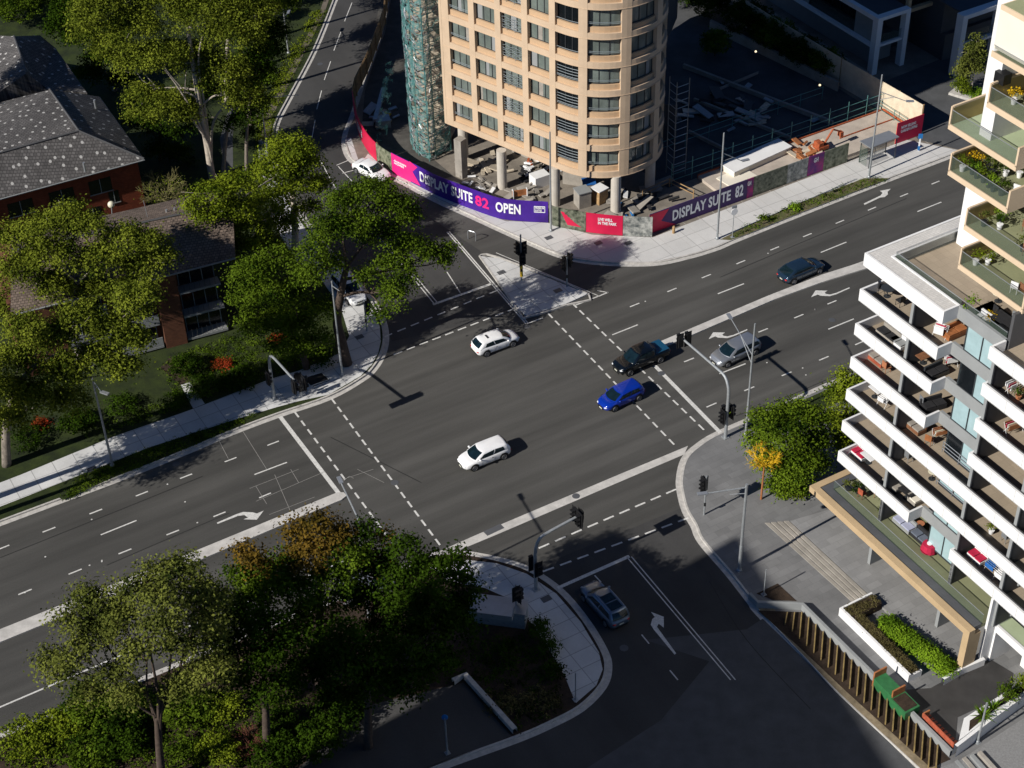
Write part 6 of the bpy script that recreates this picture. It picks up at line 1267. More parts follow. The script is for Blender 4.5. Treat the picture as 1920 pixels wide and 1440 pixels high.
tree('garden_tree', 'deep green tree in the garden between the brown roof and the corner tree', (575, 690), [(560, 640, 0), (530, 580, 0), (520, 540, 0)],
     [(480, 510, 36, 26, 0), (520, 490, 36, 24, 1), (500, 550, 42, 28, -1), (460, 560, 30, 26, 0), (540, 560, 36, 28, 0), (560, 610, 38, 28, 0), (510, 605, 40, 28, -1), (470, 610, 26, 26, -1), (590, 640, 34, 22, 0), (540, 650, 40, 20, -1), (450, 520, 24, 20, 0), (600, 580, 26, 24, 1)],
     M['leaf_green'], M['barkdark'], .28, dens=1.05, size=.2)
tree('gum_tree', 'broad gum with white forked branches in front of the brown roof on the left', (150, 690), [(146, 640, 0), (138, 580, 0), (145, 530, 0)],
     [(130, 405, 40, 22, 1), (90, 430, 52, 26, 0), (165, 430, 40, 24, 0), (30, 450, 44, 28, 0), (230, 450, 46, 26, 0), (280, 460, 34, 22, 0), (100, 480, 56, 28, -1), (190, 490, 50, 26, -1), (270, 500, 44, 24, 0), (310, 480, 22, 18, 0), (40, 510, 46, 34, -1), (100, 540, 40, 28, -1), (245, 545, 34, 22, -1), (180, 545, 36, 22, 0), (20, 580, 30, 34, 0)],
     M['leaf_gum'], M['barkpale'], .32, dens=1.25)
tree('gum_tree', 'low spreading gum over the garden on the far left, above the lower footpath', (12, 872), [(12, 800, 0), (30, 730, 0), (70, 680, 0)],
     [(250, 570, 36, 34, 3), (210, 620, 46, 30, 2), (150, 600, 46, 28, 2), (250, 640, 36, 26, 2), (100, 640, 50, 32, 1), (50, 620, 40, 30, 0), (180, 680, 46, 28, 1), (235, 690, 34, 22, 1), (30, 680, 40, 34, 0), (110, 700, 50, 30, 0), (60, 750, 46, 28, -1), (130, 750, 40, 22, 0), (20, 790, 30, 26, -1), (280, 560, 16, 34, 3), (10, 730, 30, 30, -1), (250, 740, 0.1, 0.1, 0)][:15],
     M['leaf_gum'], M['bark'], .32, dens=1.25)
tree('gum_tree', 'open crowned gum with a forked grey trunk at the bottom left over the carriageway', (305, 1470), [(300, 1420, 0), (296, 1370, 0), (294, 1345, 0)],
     [(150, 1130, 34, 22, 1), (130, 1165, 26, 20, 0), (200, 1130, 36, 24, 1), (255, 1110, 30, 18, 1), (300, 1085, 40, 22, 2), (345, 1070, 30, 16, 2), (370, 1110, 40, 24, 2), (310, 1130, 40, 24, 0), (230, 1165, 40, 24, 0), (180, 1195, 36, 22, 0), (95, 1240, 24, 22, 0), (140, 1225, 34, 20, -1), (110, 1265, 28, 14, -1), (370, 1160, 40, 24, 1), (395, 1200, 34, 26, 1), (300, 1180, 40, 24, -1), (340, 1215, 34, 20, 0), (210, 1270, 34, 18, -1), (345, 1290, 40, 26, 0), (400, 1130, 34, 30, 2), (160, 1300, 30, 18, 0), (260, 1225, 34, 20, -1), (390, 1260, 40, 26, 0), (240, 1310, 30, 18, -1), (350, 1060, 30, 14, 3), (200, 1165, 40, 20, 1)],
     M['leaf_olive'], M['barkdark'], .26, dens=1.15, size=.2, per=54, spread=.44, stems=(((298, 1380, 0), (282, 1320, 0), (262, 1285, 0), (225, 1240, 0), (190, 1200, 0)), ((300, 1370, 0), (306, 1310, 0), (330, 1270, .3), (350, 1210, .5), (375, 1140, 1)), ((298, 1360, 0), (296, 1300, -.3), (285, 1240, -.5), (270, 1160, 0))))
tree('garden_tree', 'tree with rusty orange upper leaves and green lower leaves at the lower crossing', (600, 1290), [(598, 1220, 0), (600, 1150, 0), (600, 1090, 0)],
     [(595, 985, 26, 26, 1), (560, 1005, 26, 24, 1), (630, 1010, 32, 28, 1), (580, 1040, 44, 28, 0), (650, 1045, 36, 28, 0), (690, 1065, 34, 30, 1), (460, 1045, 26, 20, 1), (490, 1060, 30, 22, 0), (540, 1060, 34, 24, 0), (620, 1085, 44, 26, -1), (720, 1010, 10, 16, 2), (450, 1080, 30, 22, 0), (500, 1100, 44, 28, -1), (560, 1110, 44, 28, -1), (470, 1130, 44, 30, -1), (660, 1120, 40, 24, 0), (590, 1150, 50, 26, -1)],
     M['leaf_green'], M['barkdark'], .3, dens=1.0, size=.22, second=(M['leaf_brown'], [0, 1, 2, 3, 5, 6, 7, 10], 'rusty_crown'))
tree('garden_tree', 'dark green dense tree on the corner of the garden bed above the shaded kiosk', (770, 1290), [(765, 1220, 0), (770, 1150, 0), (770, 1100, 0)],
     [(755, 1040, 34, 26, 1), (680, 1005, 30, 22, 2), (800, 1070, 36, 28, 1), (850, 1060, 36, 24, 1), (870, 1100, 28, 26, 1), (740, 1090, 44, 30, 0), (700, 1060, 34, 30, 1), (800, 1120, 44, 26, -1), (850, 1140, 36, 24, 0), (760, 1140, 44, 26, -1), (700, 1130, 40, 26, 0), (730, 1180, 50, 26, -1), (810, 1180, 50, 26, -1), (860, 1175, 30, 22, 0)],
     M['leaf_dark'], M['barkdark'], .3, dens=1.0, size=.22)
tree('garden_tree', 'dark green tree filling the gap right of the bottom left gum', (500, 1400), [(498, 1330, 0), (495, 1270, 0)],
     [(450, 1170, 40, 30, 1), (500, 1180, 46, 30, 0), (560, 1200, 46, 30, 0), (440, 1220, 40, 30, 0), (500, 1240, 50, 30, -1), (570, 1260, 46, 28, -1), (620, 1220, 40, 28, 0), (440, 1270, 36, 24, 0), (520, 1290, 44, 22, -1)],
     M['leaf_dark'], M['barkdark'], .26, dens=1.0, size=.22)  # leaf colour darkened in place of shade
tree('garden_tree', 'black green tree in full shade in the middle of the lower garden', (690, 1400), [(690, 1330, 0), (690, 1270, 0)],
     [(650, 1200, 40, 28, 0), (700, 1220, 44, 28, 0), (760, 1230, 44, 28, 0), (640, 1260, 44, 28, -1), (700, 1280, 46, 26, -1), (760, 1280, 40, 24, -1), (640, 1310, 40, 20, -1), (820, 1240, 34, 26, 0)],
     M['leaf_dark'], M['barkdark'], .26, dens=.9, size=.22)
tree('street_tree', 'dense rounded green tree on the right corner behind the golden sapling', (1480, 905), [(1478, 880, 0), (1480, 840, 0)],
     [(1440, 790, 34, 24, 1), (1490, 775, 36, 22, 2), (1530, 790, 24, 26, 2), (1420, 830, 20, 28, 1), (1470, 820, 44, 28, 0), (1520, 830, 34, 30, 1), (1440, 870, 30, 26, 0), (1490, 870, 46, 28, -1), (1530, 870, 24, 22, 0), (1480, 900, 40, 18, -1), (1465, 915, 30, 14, -1)],
     M['leaf_corner'], M['barkdark'], .22, dens=1.25, size=.2)
tree('street_tree', 'bright green upright tree tucked against the white balconies by the road', (1590, 850), [(1590, 820, 0), (1588, 760, 0)],
     [(1590, 715, 24, 20, 0), (1575, 745, 28, 22, 0), (1608, 755, 22, 24, 0), (1560, 790, 24, 26, -1), (1595, 800, 26, 28, 0), (1575, 830, 26, 18, -1)],
     M['leaf_bright'], M['barkdark'], .18, dens=1.3, size=.2)
tree('young_tree', 'slim young tree with a pale stem in a planter by the dark driveway, top right', (1822, 176), [(1824, 150, 0), (1828, 110, 0)],
     [(1832, 82, 10, 16, 0), (1822, 95, 16, 14, 0), (1836, 105, 12, 16, 0), (1815, 118, 16, 14, 0), (1805, 135, 14, 12, 0), (1835, 130, 14, 12, 0)],
     M['leaf_olive'], M['barkpale'], .08, dens=1.7, size=.2, spread=.3)
tree('garden_tree', 'dark tree against the right side of the very tall gum above the narrow path', (470, 235), [(470, 190, 0), (472, 130, 0)], [(480, 70, 34, 28, 0), (505, 95, 26, 26, 1), (470, 120, 34, 28, 0), (500, 140, 24, 26, 0), (520, 60, 22, 26, 1), (455, 165, 26, 20, -1)], M['leaf_dark'], M['bark'], .2, size=.24)
tree('gum_tree', 'thin sparse gum added to dapple the road between path and cross arm pole', (462, 318), [(462, 270, 0), (465, 220, 0), (468, 190, 0)], [(470, 165, 26, 18, 0), (498, 190, 22, 16, 0), (452, 200, 20, 16, 1), (480, 225, 18, 12, 0), (495, 150, 20, 14, 0), (460, 130, 24, 16, 1)], M['leaf_green'], M['bark'], .16, dens=.55, size=.22)  # added only to throw streaky dapples on the side road
tree('gum_tree', 'tall gum added for road shade behind the very tall pale stemmed one', (425, 190), [(425, 130, 0), (428, 60, 0), (430, 10, 0)], [(400, -10, 44, 30, 0), (450, 10, 40, 28, 0), (490, -20, 40, 30, 0), (430, -50, 50, 30, 0), (480, -70, 44, 30, 0), (385, -50, 40, 30, 0), (510, 20, 24, 22, 1)], M['leaf_gum'], M['barkpale'], .24, dens=.7)  # added as a shadow caster for the upper side road
tree('gum_tree', 'unseen tall gum added beyond the top edge to shade the side road', (480, 80), [(480, 20, 0), (482, -60, 0)], [(470, -110, 50, 34, 0), (520, -130, 50, 34, 0), (440, -90, 40, 30, 0), (500, -80, 36, 24, 0), (540, -90, 30, 24, 0)], M['leaf_green'], M['bark'], .24, dens=.6)  # out of view, added to shade the top of the side road
tree('garden_tree', 'dark tree at the top edge left of the thin pole by the side road', (500, 120), [(500, 80, 0), (505, 20, 0)], [(500, 10, 30, 26, 0), (525, -20, 30, 30, 0), (480, -20, 34, 30, 0), (540, 10, 16, 20, 1), (560, -30, 24, 26, 2)], M['leaf_green'], M['bark'], .2, size=.24)
tree('garden_tree', 'added dark tree deepening the shade behind the right end of the grey roof', (215, 170), [(215, 130, 0), (215, 90, 0)], [(150, 70, 34, 26, 0), (190, 110, 34, 24, 0), (130, 30, 36, 30, 1), (230, 150, 24, 20, 0), (170, 140, 26, 18, -1), (110, 50, 26, 22, 0)], M['leaf_dark'], M['bark'], .2, size=.24)  # dark foliage added where the ground lies in deep shadow
tree('garden_tree', 'dark bush tree added for shade in the gap between grey roof and gum trunk', (300, 300), [(300, 280, 0), (300, 250, 0)], [(285, 240, 24, 18, 0), (320, 250, 26, 20, 0), (255, 225, 22, 18, 0), (335, 290, 24, 20, -1), (300, 285, 26, 18, -1), (350, 320, 20, 16, -1)], M['leaf_dark'], M['barkdark'], .14, size=.2)  # added dark mass standing in for the shadow between roof and gum
tree('gum_tree', 'gum tree just outside the lower left edge shading the footpath', (-70, 955), [(-70, 880, 0), (-65, 800, 0)], [(-60, 740, 60, 34, 0), (-110, 780, 50, 30, 0), (-40, 800, 36, 26, 0), (-100, 700, 50, 34, 1), (-50, 700, 36, 30, 1)], M['leaf_gum'], M['bark'], .3, dens=.8)
tree('gum_tree', 'second gum outside the left edge further down the road', (-190, 1030), [(-190, 950, 0), (-185, 870, 0)], [(-180, 800, 70, 40, 0), (-240, 840, 50, 34, 0), (-130, 850, 46, 30, 0), (-180, 760, 50, 34, 1)], M['leaf_gum'], M['bark'], .3, dens=.8)
tree('gum_tree', 'tall tree outside the left edge beside the grey roofed block', (-110, 330), [(-110, 250, 0), (-105, 150, 0)], [(-90, 120, 60, 40, 0), (-130, 160, 50, 34, 0), (-70, 190, 40, 30, 0), (-100, 70, 50, 34, 1)], M['leaf_green'], M['bark'], .3, dens=.7)
# golden sapling
b = P(1427, 936, Z1); t = thing('golden_sapling', 'bare young tree painted orange with glowing golden twigs before the dense rounded tree', 'tree', tuple(b)); tpv = V(b, 1433, 872); m = MB(); m.pipe([b, (b+tpv)/2, tpv], .09, 8, r1=.06); m.build('trunk', M['orange'], t)
m = MB(); random.seed(11)
def twig(m, p, d, l, r_, n):
    e = p+d*l; m.pipe([p, (p+e)/2+Vector((random.gauss(0, .05), random.gauss(0, .05), 0)), e], r_, 5, r1=r_*.6)
    if n == 0: return
    for _ in range(4 if n > 1 else 3): twig(m, p+d*l*random.uniform(.5, 1), (d+Vector((random.gauss(0, .55), random.gauss(0, .55), random.gauss(.05, .35)))).normalized(), l*random.uniform(.6, .85), r_*.65, n-1)
for i in range(7): a = 2*PI*i/7; twig(m, tpv-ZX*random.uniform(0, .5), Vector((math.cos(a)*.7, math.sin(a)*.7, .75)).normalized(), .85, .045, 3)
m.build('twigs', mat('golden twigs bark', (.62, .38, .01), .6, var=.2), t); leaves('golden_leaves', [tuple(tpv+ZX*.4)], [(1.1, 1.1, 1.0)], [40], 5, .13, M['leaf_gold'], t, spread=.2)
# pale bare tree
b = P(310, 400, Z1); t = thing('bare_tree', 'low bushy pale bare tree between the two brick blocks', 'tree', tuple(b)); m = MB(); tpv = V(b, 308, 368); m.pipe([b, tpv], .14, 7, r1=.1)
for i in range(12): a = 2*PI*i/12; twig(m, tpv-ZX*random.uniform(-.3, .9), Vector((math.cos(a), math.sin(a), random.uniform(.4, 1.1))).normalized(), 1.25, .05, 3)
m.build('trunk', mat('pale twig bark', (.20, .18, .07), .8, var=.3), t); leaves('sparse_leaves', [tuple(tpv+ZX*.8)], [(2.6, 2.2, 1.6)], [60], 8, .14, M['leaf_bright'], t, spread=.3)
# shrubs
def shrub(name, label, px, py, rx, h, leaf, dens=1.3, size=.15, z=Z1, group=None, ry=None, rz=0, cat='shrub', parts=True):
    b = P(px, py, z); t = thing(name, label, cat, tuple(b), group); m = MB()
    for i in range(5): a = 2*PI*i/5; m.pipe([b, b+Vector((math.cos(a)*rx*.4, math.sin(a)*rx*.4, h*.6))], .03, 5, r1=.015)
    m.build('stems', M['barkdark'], t); leaves('foliage', [tuple(b+ZX*h*.5)], [(rx, ry or rx, h*.55)], [int(12*dens*rx*max(h, .6)*2)+6], 26, size, leaf, t, spread=.2, shell=.3); return t
SH = [(40, 40, 3.5, 4, 'leaf_green', 'large leafy shrub mass at the very top left corner'), (95, 20, 3, 4, 'leaf_dark', 'second dark shrub right of the top left corner mass'), (20, -10, 4, 5, 'leaf_dark', 'tall dark shrub cut by the top left edge'),
      (510, 40, 1.6, 3, 'leaf_green', 'sunlit shrub at the top between gum and side road'), (555, 5, 2.0, 2.4, 'leaf_bright', 'yellow green shrub at the top edge by the side road verge'),
      (1330, 30, 3.0, 4, 'leaf_dark', 'shaded shrub in the upper dark garden nearest the tower'), (1400, 60, 3.0, 3.6, 'leaf_dark', 'shaded shrub second from the tower in the dark garden'), (1450, 90, 2.8, 3.4, 'leaf_green', 'shaded shrub in the middle of the dark garden row'), (1500, 120, 2.5, 3.2, 'leaf_dark', 'shaded shrub fourth along the dark garden row'), (1545, 140, 2.2, 3.0, 'leaf_green', 'shaded shrub at the row end beside the portal column'), (1340, 105, 1.8, 3.2, 'leaf_green', 'lone dark bush in the pit beside the tower'), (1290, 10, 3.0, 4, 'leaf_dark', 'shaded shrub against the tower side at the top edge'),
      (1800, 178, 1.0, 2.2, 'leaf_bright', 'bright strappy plant left of the slim young tree'), (1825, 182, 1.3, .9, 'leaf_hedge', 'low bright plants at the foot of the slim young tree'),
      (350, 700, 1.6, 1.6, 'leaf_dark', 'clipped shrub on the right of the garden path'), (420, 690, 1.0, .7, 'leaf_red', 'bed of red flowers in the left garden'), (385, 730, 1.6, 1.0, 'leaf_dark', 'low green shrub at the footpath edge right of the garden path'), (450, 715, 2.0, 1.0, 'leaf_dark', 'spreading low shrub in front of the red flowers'), (520, 640, .7, .6, 'leaf_red', 'small patch of red flowers under the garden tree'), (330, 760, 1.2, 1.2, 'leaf_dark', 'small shrub left of the garden path at the footpath'), (600, 680, 1.4, 1.1, 'leaf_dark', 'dark shrub at the big corner trunk'),  # darker leaves put the missing shade into these garden shrubs
      (60, 830, 1.6, 1.1, 'leaf_dark', 'dark shrub in the far left garden behind the footpath'), (75, 800, .8, .6, 'leaf_red', 'orange red flowers in the far left garden shade'), (150, 800, 1.8, 1.2, 'leaf_dark', 'wide dark shrub behind the lower left footpath'), (230, 770, 1.6, 1.1, 'leaf_dark', 'dark shrub behind the footpath near the lamp pole'),  # shade coloured into the shrubs behind the footpath
      (60, 1400, 2.4, 1.2, 'leaf_bright', 'bright green hedge plants at the bottom left corner'), (120, 1370, 1.8, 1.3, 'leaf_bright', 'bright green shrub right of the corner hedge plants'), (180, 1340, 2.2, 2.2, 'leaf_green', 'leafy shrub under the left side of the bottom left gum'), (230, 1400, 2.0, 1.8, 'leaf_dark', 'leafy shrub left of the gum trunk foot'), (170, 1420, 2.0, 1.4, 'leaf_green', 'shrub at the lower edge left of the gum trunk'), (250, 1340, 1.8, 2.0, 'leaf_dark', 'dark shrub behind the gum trunk'), (360, 1350, 1.8, 1.6, 'leaf_green', 'lit shrub just right of the gum trunk'), (410, 1420, 1.6, 1.5, 'leaf_bright', 'yellow green bush on the lower edge right of the gum'), (340, 1420, 1.5, 1.2, 'leaf_green', 'low shrub at the gum trunk foot on its right'), (420, 1340, 1.6, 1.2, 'leaf_bright', 'sunny low shrub in the gap among the lower trees'), (520, 1420, 1.8, 1.6, 'leaf_dark', 'green shrub right of the reddish twiggy bush'), (520, 1370, 1.6, 1.6, 'leaf_dark', 'leafy shrub just behind the reddish twiggy bush'), (590, 1400, 2.0, 1.5, 'leaf_dark', 'shaded shrub near the dark driveway'), (640, 1350, 2.0, 1.6, 'leaf_dark', 'shaded shrub among the dark trees'),  # shrubs towards the driveway get their shade from the darker leaf colour
      (1010, 1190, .9, 1.3, 'leaf_dark', 'dark rounded shrub on the edge of the shaded footpath'), (1028, 1225, .8, 1.0, 'leaf_dark', 'second dark rounded shrub along the shaded footpath edge'), (1040, 1265, .8, .9, 'leaf_dark', 'third dark shrub along the shaded footpath edge'), (950, 1230, 1.7, .6, 'leaf_dark', 'low grey green groundcover in the shaded bed'), (1010, 1320, 1.5, .5, 'leaf_dry', 'dry groundcover patch in the shaded bed near the kerb'), (940, 1320, 1.5, .4, 'leaf_dry', 'dry groundcover patch beside the low wall'),
      (1485, 925, 1.2, 1.0, 'leaf_bright', 'low bright bush at the foot of the dense right tree'), (1455, 880, 1.0, 1.4, 'leaf_green', 'green bush below the golden sapling crown'), (1465, 780, .8, .7, 'leaf_green', 'kerbside bush between the roads right light pole and the trees'),
      (1490, 392, .5, .55, 'leaf_hedge', 'bright green clump on the sunny nature strip'), (1430, 411, .25, .3, 'leaf_green', 'tiny green tuft on the sunny nature strip nearer the sign'),
      (1915, 1290, .8, .8, 'leaf_bright', 'soft green plants at the right end of the white planter'), (1890, 1306, .7, .8, 'leaf_green', 'darker green plants in the middle of the white planter')]
for px, py, rx, h, lf, lb in SH: shrub('flower_bed' if 'red' in lf else 'shrub', lb, px, py, rx, h, M[lf], z=Z1 if px < 1860 else 1.2, size=.16 if rx < 1.8 else .2)
# reddish twiggy bush
b = P(470, 1400, Z1); t = thing('twiggy_shrub', 'reddish bare twiggy bush on the lower edge between green shrubs', 'shrub', tuple(b)); m = MB()
for i in range(16): a = 2*PI*i/16; twig(m, b, Vector((math.cos(a), math.sin(a), random.uniform(.5, 1.4))).normalized(), .8, .03, 2)
m.build('twigs', mat('reddish twigs', (.14, .05, .03), .8), t)
# hedge on the plaza: a row of touching clumps clipped to one capsule shape
ha = P(1664, 1182, Z1); hb_ = P(1772, 1262, Z1); t = thing('hedge', 'long bright green rounded hedge on the plaza', 'hedge', tuple((ha+hb_)/2)); C = [tuple(ha+(hb_-ha)*i/8+ZX*.55) for i in range(9)]
m = MB()
for i in range(9): p = Vector(C[i]); m.tube(p-ZX*.55, p+ZX*.3, .05, n=6)
m.build('stems', M['barkdark'], t); m = MB(); 
for i in range(8): a = Vector(C[i]); m.obox(a-ZX*.5+(hb_-ha).normalized()*.05, (Vector(C[i+1])-a), Vector((-(hb_-ha).y, (hb_-ha).x, 0)).normalized()*.5, ZX*.7)
leaves('foliage', C, [(.72, .72, .62)]*9, [70]*9, 22, .15, M['leaf_hedge'], t, spread=.16, shell=.75)
# spiky plant in the corner planter
for (px, py, n_, lb) in ((1842, 1345, 46, 'large spiky yellow green plant in the corner white planter'), (1862, 1330, 24, 'second spiky plant tucked behind the large one')):
    b = P(px, py, 1.24); m = MB(); t = thing('spiky_plant', lb, 'plant', tuple(b))
    for i in range(n_):
        a = random.uniform(0, 2*PI); el = random.uniform(.35, 1.35); L_ = random.uniform(.8, 1.25); d = Vector((math.cos(a)*math.cos(el), math.sin(a)*math.cos(el), math.sin(el))); sd = Vector((-math.sin(a), math.cos(a), 0))*.05
        p1 = b+d*L_*.5; p2 = b+d*L_-ZX*L_*.22; m.add([b-sd*.6, b+sd*.6, p1+sd, p1-sd, p2], [(0, 1, 2, 3), (3, 2, 4)])
    m.build('leaves', M['leaf_gold'] if n_ > 40 and False else M['leaf_hedge'], t)
# planter bed kerb top right
tag(MB().prism(PP([(1778, 178), (1850, 200), (1862, 182), (1800, 160)], Z1), Z1, Z1+.3).build('planter_kerb', M['kerb']), 'low stone kerb planter round the slim young tree', 'planter')
# grass and groundcover
def ground_cover(name, poly, n, size, leaf, h=.12):
    ps = PP(poly, Z1); xs = [p.x for p in ps]; ys = [p.y for p in ps]; pts = []
    def inside(x, y):
        c = False; j = len(ps)-1
        for i in range(len(ps)):
            if (ps[i].y > y) != (ps[j].y > y) and x < (ps[j].x-ps[i].x)*(y-ps[i].y)/(ps[j].y-ps[i].y)+ps[i].x: c = not c
            j = i
        return c
    while len(pts) < n:
        x = random.uniform(min(xs), max(xs)); y = random.uniform(min(ys), max(ys))
        if inside(x, y): pts.append((x, y, Z1+.05))
    o, _ = leaves(name, pts, [(.25, .25, h)]*len(pts), [2]*len(pts), 9, size, leaf, None, spread=.16, thing_org=tuple(ps[0])); return tag(o, {'g': 'lawn grass tufts'}.get('g') if False else None, None, None, 'stuff')
def gc(name, label, cat, *a, **k): o = ground_cover(name, *a, **k); o['label'] = label; o['category'] = cat
gc('grass', 'short grass tufts on the nature strip beside the lower left footpath', 'grass', [(118, 938), (217, 893), (350, 840), (430, 806), (488, 772), (439, 789), (276, 843), (152, 893)], 380, .12, M['leaf_green'])
gc('grass', 'patchy dry grass on the sunny nature strip by the main road', 'grass', [(1350, 449), (1400, 424), (1500, 380), (1620, 334), (1668, 334), (1600, 360), (1500, 399), (1400, 439)], 170, .12, M['leaf_green'])
gc('grass', 'lawn grass in the left garden under the trees', 'grass', [(180, 800), (330, 745), (300, 690), (360, 655), (460, 620), (560, 640), (600, 690), (500, 705), (370, 750), (200, 815)], 700, .13, M['leaf_green'])
gc('grass', 'rough grass on the verge of the curving side road', 'grass', [(480, 320), (520, 300), (512, 215), (560, 120), (615, 20), (590, 20), (530, 120), (480, 230)], 500, .15, M['leaf_bright'])
gc('ground_cover', 'green ground cover at the bottom left corner', 'ground cover', [(0, 1400), (130, 1345), (300, 1290), (560, 1290), (560, 1440), (0, 1440)], 900, .15, M['leaf_green'])
gc('ground_cover', 'dark sparse ground cover in the shaded garden bed', 'ground cover', [(560, 1300), (860, 1200), (1000, 1190), (1060, 1330), (970, 1370), (880, 1270), (700, 1330), (560, 1430)], 500, .14, M['leaf_dark'])
gc('ground_cover', 'clipped dry brown ground cover filling the L shaped planter', 'ground cover', [(1590, 1155), (1637, 1130), (1655, 1140), (1622, 1158), (1716, 1250), (1700, 1252)], 4, .1, M['leaf_dry'])
m_ = bpy.data.objects  # the planter's fill stands on its soil
cps = []
while len(cps) < 420:
    if random.random() < .3: q = Q(random.uniform(8.1, 9.05), random.uniform(-5.2, -2.5), .86)
    else: q = Q(random.uniform(9.05, 15.3), random.uniform(-5.2, -4.4), .86)
    cps.append(tuple(q))
o, _ = leaves('ground_cover', cps, [(.1, .1, .06)]*420, [2]*420, 9, .09, M['leaf_dry'], None, spread=.09, thing_org=tuple(Q(9, -5, .86))); o['kind'] = 'stuff'; o['label'] = 'clipped brown green planting on top of the L shaped planter'; o['category'] = 'ground cover'
# ---------------------------------------------------------------- things on the balconies
def place(u, w, z): return Q(u, w, z)
def chair_at(p, mt, label, rz):
    t = thing('balcony_chair', label, 'chair', tuple(p), None); a = Vector((math.cos(rz), math.sin(rz), 0)); b = Vector((-a.y, a.x, 0)); m = MB(); m.obox(p-a*.25-b*.25+ZX*.42, a*.5, b*.5, ZX*.06); m.build('seat', mt, t); m = MB(); m.obox(p-a*.25-b*.25+ZX*.48, a*.05, b*.5, ZX*.45); m.build('backrest', mt, t)
    for i in (-1, 1):
        for j in (-1, 1): m = MB(); m.tube(p+a*.21*i+b*.21*j, p+a*.21*i+b*.21*j+ZX*.42, .02, n=5); m.build('leg', mt, t)
    return t
def table_at(p, mt, label, r_=.5, rect=None, rz=0):
    t = thing('balcony_table', label, 'table', tuple(p)); m = MB()
    if rect: m.box(p+ZX*.70, rect[0], rect[1], .05, rz)
    else: m.tube(p+ZX*.70, p+ZX*.74, r_, n=18)
    m.build('tabletop', mt, t); m = MB(); m.tube(p, p+ZX*.7, .04, n=8); m.tube(p, p+ZX*.03, .25, n=12); m.build('leg', M['frame'], t); return t
def sofa_at(p, mt, cush, label, rz, L_=1.6):
    t = thing('balcony_sofa', label, 'sofa', tuple(p)); a = Vector((math.cos(rz), math.sin(rz), 0)); b = Vector((-a.y, a.x, 0)); m = MB(); m.obox(p-a*L_/2-b*.4+ZX*.08, a*L_, b*.8, ZX*.3); m.build('base', mt, t)
    m = MB(); m.obox(p-a*L_/2+b*.3+ZX*.38, a*L_, b*.14, ZX*.4); m.build('backrest', mt, t)
    for i in range(2): m = MB(); m.obox(p-a*(L_/2-.05)+a*i*(L_/2)-b*.38+ZX*.38, a*(L_/2-.08), b*.64, ZX*.13); m.build('cushion', cush, t)
    return t
def pot_at(p, mt, leaf, label, r_=.2, h=.35, ph=.6, pr=.35):
    t = thing('potted_plant', label, 'potted plant', tuple(p)); m = MB(); m.lathe(p, [(r_*.7, 0), (r_, h*.9), (r_*1.08, h*.9), (r_*1.08, h)], 12); m.build('pot', mt, t); leaves('foliage', [tuple(p+ZX*(h+ph*.45))], [(pr, pr, ph*.5)], [9], 16, .13, leaf, t, spread=.13, shell=.3); return t
def heap_at(p, mt, label, name='laundry_rack', cat='laundry', rz=0.3, sz=(.9, .6), h=.9):
    t = thing(name, label, cat, tuple(p)); a = Vector((math.cos(rz), math.sin(rz), 0)); b = Vector((-a.y, a.x, 0)); m = MB()
    for i in (-1, 1): m.tube(p+a*sz[0]/2*i-b*.25, p+a*sz[0]/2*i+b*.25+ZX*h, .015, n=5); m.tube(p+a*sz[0]/2*i+b*.25, p+a*sz[0]/2*i-b*.25+ZX*h, .015, n=5)
    for j in range(4): q = b*(-.25+.5*j/3)+ZX*h; m.tube(p-a*sz[0]/2+q, p+a*sz[0]/2+q, .012, n=5)
    m.build('rack', M['whitepl'], t)
    for j in range(4):
        m = MB(); q = p+b*(-.25+.5*j/3)+ZX*(h+.01)-a*sz[0]*.45; m.obox(q-b*.02, a*sz[0]*random.uniform(.5, .9), b*.05, -ZX*random.uniform(.3, .6)); m.build('cloth', mt[j % len(mt)], t)
    return t
FZ = lambda k: Zk(k)-.78+.005      # floor level of balcony k
def at_k(px, py, k): p = P(px, py, FZ(k)+.3); return Vector((p.x, p.y, FZ(k)))
T_ = M
names = {5: 'fifth', 4: 'fourth', 3: 'third', 2: 'second', 1: 'first', 0: 'lowest'}
def lab(k, what): return f'{what} on the {"lowest" if k == 0 else "top" if k == 5 else ["", "second lowest", "third lowest", "third highest", "second highest"][k]} white balcony'
chair_at(at_k(1652, 541, 5), T_['blackcl'], lab(5, 'black chair at the left end'), RW+.5); table_at(at_k(1664, 549, 5), T_['frame'], lab(5, 'round dark table at the left end'), .5); chair_at(at_k(1688, 566, 5), T_['blackcl'], lab(5, 'black chair right of the round table'), RW+2.6)
heap_at(at_k(1763, 624, 5), [T_['whitepl'], T_['whitepl'], T_['redcl']], lab(5, 'white cloth rack with a red corner'), rz=-.6)
sofa_at(at_k(1790, 622, 5), T_['orange'], T_['orange'], lab(5, 'orange sofa at the open right end'), R(30), 1.7); table_at(at_k(1804, 608, 5), T_['wood'], lab(5, 'small brown table behind the orange sofa'), .35)
sofa_at(at_k(1666, 628, 4), T_['slab'], T_['blackcl'], lab(4, 'grey sofa with dark cushions at the left end'), R(-60), 1.8); sofa_at(at_k(1686, 642, 4), T_['whitepl'], T_['grey'], lab(4, 'pale lounge right of the grey sofa'), R(-60), 1.2)
table_at(at_k(1732, 674, 4), T_['wood'], lab(4, 'brown covered table in the middle'), rect=(1.2, .8), rz=R(30)); sofa_at(at_k(1756, 697, 4), T_['frame'], T_['blackcl'], lab(4, 'black lounge near the right end'), R(30), 1.6); heap_at(at_k(1783, 680, 4), [T_['whitepl'], T_['redcl'], T_['whitepl']], lab(4, 'rack of white and red washing by the glass door'), rz=.2)
